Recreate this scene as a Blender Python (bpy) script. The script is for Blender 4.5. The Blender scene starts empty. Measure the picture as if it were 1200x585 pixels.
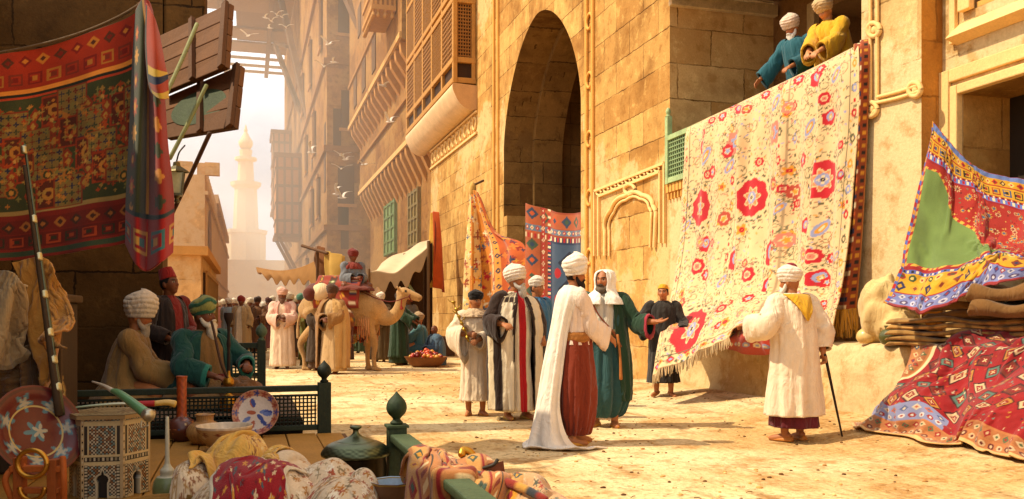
import bpy, math, random
import numpy as np
from mathutils import Vector, Matrix
random.seed(11)
RN = np.random.default_rng(11)
PI = math.pi
scene = bpy.context.scene
COL = bpy.data.collections.new('street_scene'); scene.collection.children.link(COL)

# ---------------------------------------------------------------- camera maths
FPX, HY, HC = 1040.0, 368.0, 1.23           # focal length, horizon row, eye height
TH = math.atan(310/1040); CT, ST = math.cos(TH), math.sin(TH)   # street runs along +Y, camera turned right by TH
def W(px, py, Z):
    X = (px-600)/FPX*Z; z = HC+(HY-py)/FPX*Z
    return np.array([CT*X+ST*Z, -ST*X+CT*Z, z])
def G(px, py, z=0.0):
    return W(px, py, FPX*(HC-z)/(py-HY))
def PX(px, py, X):
    r = (px-600)/FPX; y = (CT*X-r*ST*X)/(ST+r*CT); Z = ST*X+CT*y
    return np.array([X, y, HC+(HY-py)/FPX*Z])
def PY(px, py, Y):
    r = (px-600)/FPX; x = (ST*Y+r*CT*Y)/(CT-r*ST); Z = ST*x+CT*Y
    return np.array([x, Y, HC+(HY-py)/FPX*Z])
def head_to(a):
    """angle in degrees: 0 looks down the view, 90 to the right, 180 to the viewer"""
    a = math.radians(a); dx = math.cos(a)*ST+math.sin(a)*CT; dy = math.cos(a)*CT-math.sin(a)*ST
    return math.atan2(-dx, dy)

# ---------------------------------------------------------------- small numerics
def hx(h, k=1.0):
    h = h.lstrip('#'); c = np.array([int(h[i:i+2], 16)/255 for i in (0, 2, 4)])
    c = np.where(c <= .04045, c/12.92, ((c+.055)/1.055)**2.4)
    return c*k
def sstep(a, b, x):
    t = np.clip((x-a)/(b-a), 0, 1); return t*t*(3-2*t)
_TAB = np.random.default_rng(5).random((256, 256))
def vn(x, y, s=0):
    x = np.asarray(x, float)+s*17.3; y = np.asarray(y, float)+s*7.7
    xi = np.floor(x).astype(int); yi = np.floor(y).astype(int); fx = x-xi; fy = y-yi
    fx = fx*fx*(3-2*fx); fy = fy*fy*(3-2*fy)
    a = _TAB[xi % 256, yi % 256]; b = _TAB[(xi+1) % 256, yi % 256]; c = _TAB[xi % 256, (yi+1) % 256]; d = _TAB[(xi+1) % 256, (yi+1) % 256]
    return (a*(1-fx)+b*fx)*(1-fy)+(c*(1-fx)+d*fx)*fy
def fbm(x, y, s=0, o=4):
    r = 0; a = .5; x = np.asarray(x, float); y = np.asarray(y, float)
    for i in range(o):
        r = r+a*vn(x*2**i, y*2**i, s+i); a *= .5
    return r
def spline(pts, n):
    """Catmull-Rom through pts (k,d) -> (n,d)"""
    p = np.asarray(pts, float)
    if len(p) == 2:
        t = np.linspace(0, 1, n)[:, None]; return p[0]*(1-t)+p[1]*t
    q = np.vstack([2*p[0]-p[1], p, 2*p[-1]-p[-2]]); k = len(p)-1
    t = np.linspace(0, k, n); i = np.minimum(t.astype(int), k-1); u = (t-i)[:, None]
    a, b, c, d = q[i], q[i+1], q[i+2], q[i+3]
    return .5*(2*b+(c-a)*u+(2*a-5*b+4*c-d)*u*u+(3*b-a-3*c+d)*u**3)
def net(ctrl, nu, nv):
    """ctrl (a,b,d) control net -> (nu,nv,d) smooth surface"""
    c = np.asarray(ctrl, float); a, b, d = c.shape
    r = spline(c.reshape(a, b*d), nu).reshape(nu, b, d)
    return spline(r.transpose(1, 0, 2).reshape(b, nu*d), nv).reshape(nv, nu, d).transpose(1, 0, 2)
def nrm(v):
    v = np.asarray(v, float); return v/(np.linalg.norm(v)+1e-12)
def frames(P):
    n = len(P); T = np.gradient(P, axis=0); T /= np.linalg.norm(T, axis=1)[:, None]+1e-12
    ref = np.array([0, 0, 1.]) if abs(T[0][2]) < .9 else np.array([0, 1., 0])
    A = np.zeros_like(P); B = np.zeros_like(P)
    a = nrm(np.cross(ref, T[0]))
    for i in range(n):
        a = nrm(a-T[i]*np.dot(a, T[i])); A[i] = a; B[i] = np.cross(T[i], a)
    return T, A, B

# ---------------------------------------------------------------- mesh builder
class MB:
    def __init__(s): s.v = []; s.f = []; s.c = []; s.n = 0
    def add(s, V, Fs, col, smooth=True):
        V = np.asarray(V, float).reshape(-1, 3); col = np.asarray(col, float)
        if col.ndim == 1: col = np.broadcast_to(col, V.shape)
        s.v.append(V); s.c.append(col.reshape(-1, 3)); s.f.append((np.asarray(Fs, int)+s.n, smooth)); s.n += len(V)
    def grid(s, P, col=(.5, .5, .5), cu=False, cv=False, smooth=True, flip=False):
        P = np.asarray(P, float); a, b = P.shape[:2]
        idx = np.arange(a*b).reshape(a, b)
        if cu: idx = np.vstack([idx, idx[:1]])
        if cv: idx = np.hstack([idx, idx[:, :1]])
        q = np.stack([idx[:-1, :-1], idx[1:, :-1], idx[1:, 1:], idx[:-1, 1:]], -1).reshape(-1, 4)
        if flip: q = q[:, ::-1]
        s.add(P.reshape(-1, 3), q, col, smooth)
    def box(s, x0, x1, y0, y1, z0, z1, col=(.5, .5, .5), M=None):
        V = np.array([[x, y, z] for z in (z0, z1) for y in (y0, y1) for x in (x0, x1)], float)
        if M is not None: V = V@np.asarray(M)[:3, :3].T+np.asarray(M)[:3, 3]
        s.add(V, [[0, 2, 3, 1], [4, 5, 7, 6], [0, 1, 5, 4], [2, 6, 7, 3], [0, 4, 6, 2], [1, 3, 7, 5]], col, False)
    def hexa(s, V, col):      # eight corners: bottom 4 ccw, top 4 ccw
        s.add(V, [[3, 2, 1, 0], [4, 5, 6, 7], [0, 1, 5, 4], [1, 2, 6, 5], [2, 3, 7, 6], [3, 0, 4, 7]], col, False)
    def beam(s, a, b, w, h, col, up=(0, 0, 1)):
        a = np.asarray(a, float); b = np.asarray(b, float); d = nrm(b-a); u = np.asarray(up, float)
        if abs(np.dot(d, u)) > .95: u = np.array([0, 1., 0])
        sd = nrm(np.cross(d, u)); u = np.cross(sd, d); V = []
        for p in (a, b):
            for i, j in ((-1, -1), (1, -1), (1, 1), (-1, 1)): V.append(p+sd*i*w/2+u*j*h/2)
        s.add(V, [[0, 1, 2, 3], [7, 6, 5, 4], [0, 4, 5, 1], [1, 5, 6, 2], [2, 6, 7, 3], [3, 7, 4, 0]], col, False)
    def tube(s, pts, rad, n=10, col=(.5, .5, .5), m=None, cap=True, flat=None, smooth=True):
        pts = np.asarray(pts, float); m = m or (len(pts) if len(pts) > 6 else len(pts)*5)
        P = spline(pts, m)
        r = np.asarray(rad, float)
        if r.ndim == 0: r = np.full(m, float(r))
        else: r = np.interp(np.linspace(0, 1, m), np.linspace(0, 1, len(r)), r)
        T, A, B = frames(P); th = np.linspace(0, 2*PI, n, endpoint=False)
        fl = 1 if flat is None else flat
        R = P[:, None]+r[:, None, None]*(A[:, None]*np.cos(th)[None, :, None]+fl*B[:, None]*np.sin(th)[None, :, None])
        if cap:
            e0 = np.repeat((P[0]-T[0]*r[0]*.45)[None, None], n, 1); e1 = np.repeat((P[-1]+T[-1]*r[-1]*.45)[None, None], n, 1)
            q0 = P[0]+(R[0]-P[0])*.7-T[0]*r[0]*.32; q1 = P[-1]+(R[-1]-P[-1])*.7+T[-1]*r[-1]*.32
            R = np.concatenate([e0, q0[None], R, q1[None], e1])
            if np.ndim(col) == 2: col = np.vstack([col[:1], col[:1], col, col[-1:], col[-1:]])
        if np.ndim(col) == 2: col = np.repeat(np.asarray(col)[:, None], n, 1)
        s.grid(R, col, cv=True, smooth=smooth)
    def lathe(s, prof, c=(0, 0, 0), n=36, col=(.5, .5, .5), m=None, sm=True, sx=1, sy=1):
        p = spline(prof, m or len(prof)*4) if sm else np.asarray(prof, float)
        p = p.copy(); p[:, 0] = np.maximum(p[:, 0], 1e-4)
        th = np.linspace(0, 2*PI, n, endpoint=False)
        P = np.stack([c[0]+sx*p[:, :1]*np.cos(th), c[1]+sy*p[:, :1]*np.sin(th), c[2]+np.repeat(p[:, 1:2], n, 1)], -1)
        cc = col(np.repeat(th[None], len(p), 0), np.repeat(np.linspace(0, 1, len(p))[:, None], n, 1), P) if callable(col) else col
        s.grid(P, cc, cv=True, flip=True, smooth=sm)
    def ball(s, c, r, col=(.5, .5, .5), n=20, m=14, noise=0, seed=0, R=None):
        r = np.broadcast_to(np.asarray(r, float), (3,)); th = np.linspace(0, 2*PI, n, endpoint=False); ph = np.linspace(.02, PI-.02, m)
        D = np.stack([np.sin(ph)[:, None]*np.cos(th), np.sin(ph)[:, None]*np.sin(th), np.repeat(np.cos(ph)[:, None], n, 1)], -1)
        k = 1+noise*(fbm(D[..., 0]*2.5+D[..., 2]*2+9, D[..., 1]*2.5+D[..., 2]+9, seed)-.5)*2 if noise else 1
        P = D*r*(k[..., None] if noise else 1)
        if R is not None: P = P@np.asarray(R).T
        s.grid(P+np.asarray(c, float), col, cv=True)
    def mesh(s, name):
        V = np.vstack(s.v); C = np.vstack(s.c); me = bpy.data.meshes.new(name)
        lt = [np.full(len(f), f.shape[1]) for f, _ in s.f]; lv = [f.ravel() for f, _ in s.f]
        sm = np.concatenate([np.full(len(f), x) for f, x in s.f])
        lt = np.concatenate(lt); lv = np.concatenate(lv)
        me.vertices.add(len(V)); me.vertices.foreach_set('co', V.astype(np.float32).ravel())
        me.loops.add(len(lv)); me.loops.foreach_set('vertex_index', lv.astype(np.int32))
        me.polygons.add(len(lt)); st = np.concatenate([[0], np.cumsum(lt)[:-1]])
        me.polygons.foreach_set('loop_start', st.astype(np.int32)); me.polygons.foreach_set('use_smooth', sm)
        me.update(calc_edges=True)
        paint_mesh(me, C)
        return me
    def build(s, name, mat, parent=None, voxel=None, paint=None, smooth_it=0, bevel=0, solid=0):
        me = s.mesh(name)
        if voxel: me = fuse(me, voxel, paint, name, smooth_it)
        me.materials.append(mat)
        o = bpy.data.objects.new(name, me); COL.objects.link(o); o.parent = parent
        if bevel:
            m = o.modifiers.new('edge', 'BEVEL'); m.width = bevel; m.segments = 2; m.limit_method = 'ANGLE'; m.angle_limit = .6
        if solid:
            m = o.modifiers.new('thick', 'SOLIDIFY'); m.thickness = solid; m.offset = 0
        return o
def paint_mesh(me, C):
    at = me.color_attributes.new('Col', 'FLOAT_COLOR', 'POINT')
    at.data.foreach_set('color', np.hstack([C, np.ones((len(C), 1))]).astype(np.float32).ravel())
def fuse(me, voxel, paint, name, sm=0):
    """union of all shells in me as one continuous skin"""
    o = bpy.data.objects.new('tmp', me); COL.objects.link(o)
    m = o.modifiers.new('r', 'REMESH'); m.mode = 'VOXEL'; m.voxel_size = voxel; m.use_smooth_shade = True
    if sm:
        k = o.modifiers.new('s', 'SMOOTH'); k.iterations = sm; k.factor = .5
    dg = bpy.context.evaluated_depsgraph_get(); dg.update()
    me2 = bpy.data.meshes.new_from_object(o.evaluated_get(dg)); bpy.data.objects.remove(o); bpy.data.meshes.remove(me)
    me2.name = name
    for a in list(me2.color_attributes): me2.color_attributes.remove(a)
    n = len(me2.vertices); V = np.zeros(n*3, np.float32); me2.vertices.foreach_get('co', V); V = V.reshape(-1, 3).astype(float)
    paint_mesh(me2, paint(V) if callable(paint) else np.broadcast_to(np.asarray(paint, float), (n, 3)))
    return me2

# ---------------------------------------------------------------- naming
def tag(o, label, cat, group=None, kind=None):
    if label: o['label'] = label
    if cat: o['category'] = cat
    if group: o['group'] = group
    if kind: o['kind'] = kind
    return o
def empty(name, loc=(0, 0, 0), rz=0, label=None, cat=None, group=None, scale=1):
    o = bpy.data.objects.new(name, None); COL.objects.link(o); o.location = loc; o.rotation_euler = (0, 0, rz)
    o.scale = (scale,)*3; o.empty_display_size = .1
    return tag(o, label, cat, group)
def struct(o): o['kind'] = 'structure'; return o
def copy_tree(o, parent=None):
    c = o.copy(); COL.objects.link(c); c.parent = parent
    for ch in [x for x in COL.objects if x.parent == o]: copy_tree(ch, c)
    return c

# ---------------------------------------------------------------- materials
class NT:
    def __init__(s, name):
        s.m = bpy.data.materials.new(name); s.m.use_nodes = True; s.t = s.m.node_tree; s.N = s.t.nodes; s.b = s.N['Principled BSDF']
    def n(s, typ, **kw):
        x = s.N.new(typ)
        for k, v in kw.items():
            if k in x.inputs: s.set(x.inputs[k], v)
            else: setattr(x, k, v)
        return x
    def set(s, inp, v):
        if isinstance(v, bpy.types.NodeSocket): s.t.links.new(v, inp)
        else: inp.default_value = v
    def math(s, op, a, b=0.0, clamp=False):
        x = s.N.new('ShaderNodeMath'); x.operation = op; x.use_clamp = clamp; s.set(x.inputs[0], a); s.set(x.inputs[1], b); return x.outputs[0]
    def mix(s, f, a, b, mode='MIX'):
        x = s.N.new('ShaderNodeMix'); x.data_type = 'RGBA'; x.blend_type = mode; s.set(x.inputs[0], f)
        for i, v in ((6, a), (7, b)):
            s.set(x.inputs[i], v if isinstance(v, bpy.types.NodeSocket) else (*v[:3], 1))
        return x.outputs[2]
    def noise(s, vec, scale, detail=5, rough=.6):
        x = s.n('ShaderNodeTexNoise', Scale=scale, Detail=detail, Roughness=rough)
        if vec is not None: s.t.links.new(vec, x.inputs['Vector'])
        return x.outputs['Fac']
    def ramp(s, f, a, b):
        x = s.N.new('ShaderNodeMapRange'); x.interpolation_type = 'SMOOTHSTEP'; s.set(x.inputs[0], f); x.inputs[1].default_value = a; x.inputs[2].default_value = b; return x.outputs[0]
    def bump(s, h, strength, dist=.01):
        x = s.n('ShaderNodeBump', Strength=strength, Distance=dist); s.t.links.new(h, x.inputs['Height']); return x.outputs[0]
def surf(name, rough=.8, var=.25, vscale=6, fine=60, fvar=.15, bump=.3, bdist=.004, metal=0, sheen=0, coat=0, weave=0, spec=.3, streak=0, trans=0, crumple=0):
    """procedural material over the painted attribute Col, broken up by two noises"""
    t = NT(name); at = t.n('ShaderNodeAttribute', attribute_name='Col'); tc = t.n('ShaderNodeTexCoord').outputs['Object']
    a = t.noise(tc, vscale, 4); b = t.noise(tc, fine, 3, .7)
    k = t.math('ADD', t.math('MULTIPLY', t.math('SUBTRACT', a, .5), var*2.4), t.math('MULTIPLY', t.math('SUBTRACT', b, .5), fvar*2.4))
    h = b
    if streak:
        mp = t.n('ShaderNodeMapping', Scale=(22, 22, 1.2)); t.t.links.new(tc, mp.inputs['Vector']); st = t.noise(mp.outputs[0], 2.2, 5, .7)
        k = t.math('ADD', k, t.math('MULTIPLY', t.math('SUBTRACT', st, .5), streak*2.4)); h = t.math('ADD', h, st)
    k = t.math('ADD', k, 1.0, False)
    x = t.N.new('ShaderNodeVectorMath'); x.operation = 'SCALE'; t.t.links.new(at.outputs['Color'], x.inputs[0]); t.t.links.new(k, x.inputs['Scale'])
    t.t.links.new(x.outputs[0], t.b.inputs['Base Color'])
    t.b.inputs['Roughness'].default_value = rough; t.b.inputs['Metallic'].default_value = metal; t.b.inputs['Specular IOR Level'].default_value = spec
    if sheen: t.b.inputs['Sheen Weight'].default_value = sheen; t.b.inputs['Sheen Roughness'].default_value = .5
    if coat: t.b.inputs['Coat Weight'].default_value = coat; t.b.inputs['Coat Roughness'].default_value = .15
    if weave:
        wv = t.n('ShaderNodeTexWave', Scale=weave, Distortion=1.5, Detail=2); wv.bands_direction = 'DIAGONAL'; t.t.links.new(tc, wv.inputs['Vector'])
        h = t.math('ADD', h, t.math('MULTIPLY', wv.outputs['Fac'], .6))
    if bump:
        nb = t.bump(h, bump, bdist)
        if crumple:
            mp2 = t.n('ShaderNodeMapping', Scale=(1, 1, .38)); t.t.links.new(tc, mp2.inputs['Vector']); w1 = t.n('ShaderNodeTexNoise', Scale=9.0, Detail=3, Roughness=.5, Distortion=1.2); t.t.links.new(mp2.outputs[0], w1.inputs['Vector'])
            rg = t.math('ABSOLUTE', t.math('SUBTRACT', w1.outputs['Fac'], .5)); bn = t.n('ShaderNodeBump', Strength=crumple, Distance=.06); bn.invert = True; t.t.links.new(rg, bn.inputs['Height']); t.t.links.new(nb, bn.inputs['Normal']); nb = bn.outputs[0]
        t.t.links.new(nb, t.b.inputs['Normal'])
    if trans:
        td = t.n('ShaderNodeBsdfTranslucent'); t.t.links.new(x.outputs[0], td.inputs['Color'])
        ms = t.n('ShaderNodeMixShader'); ms.inputs[0].default_value = trans
        out = t.N['Material Output']; t.t.links.new(t.b.outputs[0], ms.inputs[1]); t.t.links.new(td.outputs[0], ms.inputs[2]); t.t.links.new(ms.outputs[0], out.inputs[0])
    return t.m
M_CLOTH = surf('woven_cloth', .9, .16, 7, 90, .10, .35, .004, sheen=.15, crumple=.55)
M_RUG = surf('knotted_wool', .95, .10, 5, 140, .16, .6, .006, sheen=.2)
M_SKIN = surf('warm_skin', .55, .08, 14, 120, .05, .1, .002, spec=.35)
M_HAIR = surf('hair', .8, .2, 40, 160, .25, .8, .004)
M_WOOD = surf('aged_wood', .75, .22, 4, 50, .18, .5, .006, streak=.25)
M_PAINTW = surf('worn_painted_wood', .65, .4, 6, 40, .35, .6, .006, streak=.2)
M_METAL = surf('worn_brass', .35, .2, 8, 60, .15, .3, .002, metal=.85)
M_GLAZE = surf('glazed_ceramic', .38, .22, 10, 60, .16, .2, .003, coat=.25, spec=.4)
M_LEATHER = surf('leather', .55, .2, 10, 80, .15, .35, .003)
M_FUR = surf('short_fur', .9, .35, 4, 45, .35, .9, .02, sheen=.2, streak=.2)
M_TENT = surf('thin_canvas', .9, .16, 3, 70, .1, .25, .004, trans=.3)
def stone(name, base, dark, bw=1.1, bh=.55, mortar=.55, plaster=0.0, pl_col=None, stain=.5, bstr=.5):
    t = NT(name); g = t.n('ShaderNodeNewGeometry'); P = g.outputs['Position']
    sp = t.n('ShaderNodeSeparateXYZ'); t.t.links.new(P, sp.inputs[0]); sn = t.n('ShaderNodeSeparateXYZ'); t.t.links.new(g.outputs['True Normal'], sn.inputs[0])
    u = t.math('ADD', t.math('MULTIPLY', sp.outputs[0], t.math('ABSOLUTE', sn.outputs[1])), t.math('MULTIPLY', sp.outputs[1], t.math('ABSOLUTE', sn.outputs[0])))
    n1 = t.noise(P, 1.3, 5); n2 = t.noise(P, 6, 6, .7); n3 = t.noise(P, .35, 4); n4 = t.noise(P, 28, 4, .7)
    wob = t.math('MULTIPLY', t.math('SUBTRACT', n2, .5), .10)
    cb = t.n('ShaderNodeCombineXYZ'); t.set(cb.inputs[0], t.math('ADD', u, wob)); t.set(cb.inputs[1], t.math('ADD', sp.outputs[2], t.math('MULTIPLY', wob, .7)))
    br = t.n('ShaderNodeTexBrick', Scale=1.0); br.offset = .5; br.inputs['Brick Width'].default_value = bw; br.inputs['Row Height'].default_value = bh
    br.inputs['Mortar Size'].default_value = .013; br.inputs['Mortar Smooth'].default_value = .5; br.inputs['Bias'].default_value = 0
    br.inputs['Color1'].default_value = (.0, 0, 0, 1); br.inputs['Color2'].default_value = (1, 1, 1, 1); br.inputs['Mortar'].default_value = (.5, .5, .5, 1)
    t.t.links.new(cb.outputs[0], br.inputs['Vector'])
    c = t.mix(br.outputs['Color'], base, dark); c = t.mix(.62, t.mix(.5, base, dark), c)
    c = t.mix(t.math('MULTIPLY', t.ramp(n1, .45, .72), stain), c, np.asarray(dark)*.6)
    c = t.mix(t.math('MULTIPLY', t.ramp(n3, .42, .68), .5), c, np.asarray(base)*np.array([1.15, 1.12, 1.05]))
    n5 = t.noise(P, 3.4, 8, .72); c = t.mix(t.math('MULTIPLY', t.ramp(n5, .52, .66), .55), c, np.asarray(dark)*.8); c = t.mix(t.math('MULTIPLY', t.ramp(n5, .47, .34), .45), c, np.clip(np.asarray(base)*1.2, 0, .9))
    cr = t.ramp(n2, .62, .75); c = t.mix(t.math('MULTIPLY', cr, .5), c, np.asarray(dark)*.8)
    mm = t.math('MULTIPLY', br.outputs['Fac'], t.math('MULTIPLY', t.ramp(n1, .3, .6), mortar))
    hgt = t.math('SUBTRACT', t.math('MULTIPLY', n2, .6), br.outputs['Fac'])
    if plaster:
        pm = t.ramp(t.math('ADD', n3, t.math('MULTIPLY', n2, .25)), .78-plaster*.45, .84-plaster*.45)
        mm = t.math('MULTIPLY', mm, t.math('SUBTRACT', 1.0, t.math('MULTIPLY', pm, .92)))
        c = t.mix(pm, c, t.mix(t.math('MULTIPLY', t.ramp(n5, .48, .66), .6), t.mix(n1, pl_col, np.asarray(pl_col)*.72), np.asarray(dark)))
        hgt = t.math('ADD', t.math('MULTIPLY', hgt, t.math('SUBTRACT', 1.0, pm)), t.math('MULTIPLY', pm, .4))
    c = t.mix(mm, c, np.asarray(dark)*.3)
    c = t.mix(t.math('MULTIPLY', t.ramp(n4, .3, .7), .22), c, np.asarray(dark)*.7)
    # grime near the ground
    gz = t.math('SUBTRACT', 1.0, t.ramp(t.math('ADD', sp.outputs[2], t.math('MULTIPLY', n1, 1.6)), .6, 2.4)); c = t.mix(t.math('MULTIPLY', gz, .25), c, np.asarray(dark)*.6)
    t.t.links.new(c, t.b.inputs['Base Color']); t.b.inputs['Roughness'].default_value = .92; t.b.inputs['Specular IOR Level'].default_value = .15
    t.t.links.new(t.bump(t.math('ADD', hgt, t.math('MULTIPLY', n4, .35)), bstr, .05), t.b.inputs['Normal'])
    return t.m
# ================================================================ camera, light, sky
cam = bpy.data.cameras.new('camera'); cam.sensor_width = 36; cam.lens = 36*FPX/1200; cam.shift_y = (HY-292.5)/1200; cam.clip_end = 3000; cam.clip_start = .05
co = bpy.data.objects.new('camera', cam); COL.objects.link(co); co.location = (0, 0, HC); co.rotation_euler = (PI/2, 0, -TH); scene.camera = co
SUN = Vector((1.0, -.16, -1.22)).normalized()          # direction the light travels
sl = bpy.data.lights.new('sun', 'SUN'); sl.energy = 5.6; sl.angle = math.radians(.6); sl.color = (1, .86, .62)
so = bpy.data.objects.new('sun', sl); COL.objects.link(so); so.rotation_euler = SUN.to_track_quat('-Z', 'Y').to_euler()
wd = bpy.data.worlds.new('World'); scene.world = wd; wd.use_nodes = True
nt = wd.node_tree; bg = nt.nodes['Background']
sky = nt.nodes.new('ShaderNodeTexSky'); sky.sky_type = 'NISHITA'; sky.sun_disc = False
sky.sun_elevation = math.asin(-SUN.z); sky.sun_rotation = math.atan2(-SUN.x, -SUN.y); sky.dust_density = 1.0; sky.air_density = 1.0; sky.ozone_density = 1.5
tc = nt.nodes.new('ShaderNodeTexCoord'); ns = nt.nodes.new('ShaderNodeTexNoise'); ns.inputs['Scale'].default_value = 3.2; ns.inputs['Detail'].default_value = 6; ns.inputs['Roughness'].default_value = .55
mp = nt.nodes.new('ShaderNodeMapping'); mp.inputs['Scale'].default_value = (1, 1, 1.6); nt.links.new(tc.outputs['Generated'], mp.inputs[0]); nt.links.new(mp.outputs[0], ns.inputs['Vector'])
mr = nt.nodes.new('ShaderNodeMapRange'); mr.interpolation_type = 'SMOOTHSTEP'; mr.inputs[1].default_value = .38; mr.inputs[2].default_value = .62; mr.inputs[3].default_value = .5; mr.inputs[4].default_value = 1; nt.links.new(ns.outputs['Fac'], mr.inputs[0])
mx = nt.nodes.new('ShaderNodeMix'); mx.data_type = 'RGBA'; nt.links.new(mr.outputs[0], mx.inputs[0]); nt.links.new(sky.outputs[0], mx.inputs[6]); mx.inputs[7].default_value = (16.5, 16.3, 16.2, 1)
nt.links.new(mx.outputs[2], bg.inputs['Color']); bg.inputs['Strength'].default_value = .082
scene.view_settings.view_transform = 'Standard'; scene.view_settings.look = 'None'; scene.view_settings.exposure = 0
scene.cycles.max_bounces = 6; scene.cycles.diffuse_bounces = 4; scene.cycles.volume_bounces = 1; scene.cycles.transparent_max_bounces = 6
scene.cycles.use_denoising = True; scene.cycles.caustics_reflective = False; scene.cycles.caustics_refractive = False

# ================================================================ ground
def gz(x, y):
    x = np.asarray(x, float); y = np.asarray(y, float)
    b = .16*sstep(4.9, 6.7, x)*sstep(16, 13, y)*sstep(2, 5, y)
    return b+.035*(fbm(x*.6+50, y*.6+50, 3)-.47)*sstep(-2, 1, x)+.02*(fbm(x*2.1+30, y*2.1+30, 4)-.47)-.004
def axis(lo, hi, dlo, dhi, step):
    a = np.arange(dlo, dhi, step); g1 = dlo-np.cumsum(step*1.25**np.arange(1, 40)); g2 = dhi+np.cumsum(step*1.25**np.arange(1, 40))
    return np.unique(np.concatenate([[lo], g1[g1 > lo], a, g2[g2 < hi], [hi]]))
gx = axis(-500, 500, -2.5, 8, .07); gy = axis(-120, 1400, 2, 24, .08)
GX, GY = np.meshgrid(gx, gy, indexing='ij')
mb = MB(); mb.grid(np.stack([GX, GY, gz(GX, GY)], -1), (.6, .4, .2))
t = NT('packed_earth'); P = t.n('ShaderNodeNewGeometry').outputs['Position']
n1 = t.noise(P, .45, 5); n2 = t.noise(P, 2.6, 6, .65); n3 = t.noise(P, 22, 5, .7); n4 = t.noise(P, 9, 5, .75)
c = t.mix(t.ramp(n1, .38, .62), hx('#cfa86e'), hx('#ecd2a0')); c = t.mix(t.math('MULTIPLY', t.ramp(n2, .47, .66), .7), c, hx('#a8763c'))
c = t.mix(t.math('MULTIPLY', t.ramp(n4, .55, .68), .7), c, hx('#7c5226')); c = t.mix(t.math('MULTIPLY', t.ramp(n3, .5, .75), .35), c, hx('#f8e4bc'))
c = t.mix(t.math('MULTIPLY', t.ramp(n3, .52, .32), .35), c, hx('#6b4119'))
vv = t.n('ShaderNodeTexVoronoi', Scale=7.0); t.t.links.new(P, vv.inputs['Vector']); st = t.ramp(vv.outputs['Distance'], .12, .03)
stm = t.math('MULTIPLY', st, t.ramp(n2, .5, .58)); c = t.mix(t.math('MULTIPLY', stm, .8), c, hx('#6a4420'))
t.t.links.new(c, t.b.inputs['Base Color']); t.b.inputs['Roughness'].default_value = .95; t.b.inputs['Specular IOR Level'].default_value = .1
mp3 = t.n('ShaderNodeMapping', Scale=(1.6, .28, 1)); mp3.inputs['Rotation'].default_value = (0, 0, .25); t.t.links.new(P, mp3.inputs['Vector']); n6 = t.noise(mp3.outputs[0], 2.4, 6, .68)
c = t.mix(t.math('MULTIPLY', t.ramp(n6, .53, .68), .6), c, hx('#8e6230')); t.t.links.new(c, t.b.inputs['Base Color']); n4 = t.math('ADD', n4, t.math('MULTIPLY', n6, 1.2))
hh = t.math('ADD', t.math('MULTIPLY', n4, .8), t.math('ADD', t.math('MULTIPLY', n3, .4), stm)); t.t.links.new(t.bump(hh, .85, .045), t.b.inputs['Normal'])
M_EARTH = t.m
struct(mb.build('ground', M_EARTH))
# pebbles and trodden crumbs
mb = MB()
for k in range(2200):
    x = random.uniform(1.0, 6.4); y = random.uniform(4.2, 22); 
    if vn(x*.9, y*.9, 4) < .45: continue
    r = random.uniform(.004, .017)*(1.3 if random.random() < .1 else 1)
    mb.ball((x, y, float(gz(x, y))+r*.2), (r*random.uniform(.8, 1.5), r, r*.6), hx(random.choice(['#c89a58', '#a87840', '#6b4823', '#e0bb7c', '#5a3c20'])), 7, 5, .3, k)
tag(mb.build('pebbles', surf('pebble_stone', .95, .2, 20, 80)), 'small tan pebbles and crumbs scattered over the sandy street', 'pebbles', kind='stuff')

mb = MB()
for k in range(420):
    x, y = random.uniform(1.0, 6.3), random.uniform(4.2, 18); a = random.uniform(0, PI); l = random.uniform(.03, .09); z = float(gz(x, y))+.008
    if vn(x*.7+9, y*.7, 8) < .5: continue
    mb.tube([(x, y, z), (x+l*math.cos(a)*.5, y+l*math.sin(a)*.5, z+.006), (x+l*math.cos(a), y+l*math.sin(a), z)], .003, 4, hx(random.choice(['#b08a48', '#8a6430', '#5a3e1e'])), m=4, cap=False)
tag(mb.build('straw', surf('dry_straw', .9, .2, 20, 60)), 'scattered bits of dry straw lying on the sandy street', 'straw', kind='stuff')
# ================================================================ building materials
M_WALL = stone('honey_stone', hx('#e0b46a'), hx('#9a6428'), 1.25, .62, 1.0, .26, hx('#e8c486'), .7)
M_WALLB = stone('flaking_plaster', hx('#e8c88c'), hx('#a87838'), 1.6, .8, .5, .58, hx('#ecd09a'), .55)
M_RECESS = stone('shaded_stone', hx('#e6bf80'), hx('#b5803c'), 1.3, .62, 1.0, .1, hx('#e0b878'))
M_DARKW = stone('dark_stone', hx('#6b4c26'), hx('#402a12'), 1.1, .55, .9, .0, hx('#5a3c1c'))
M_FAR = stone('far_stone', hx('#ac7a42'), hx('#6e431c'), 2.4, 1.2, .5, .35, hx('#b08248'))  # base colours darkened, standing in for walls out of direct sun
M_FARL = stone('pale_far_stone', hx('#e2b67c'), hx('#c4935a'), 2.0, 1.0, .3, .6, hx('#e0b988'))
M_CARVE = surf('carved_stone', .9, .2, 3, 40, .2, .5, .01)
M_BLACK = surf('dark_interior', .95, .2, 2, 20, .1, 0)
C_CREAM = hx('#e8bf7c'); C_HONEY = hx('#d9a050'); C_DKW = hx('#5c3a18')

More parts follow.
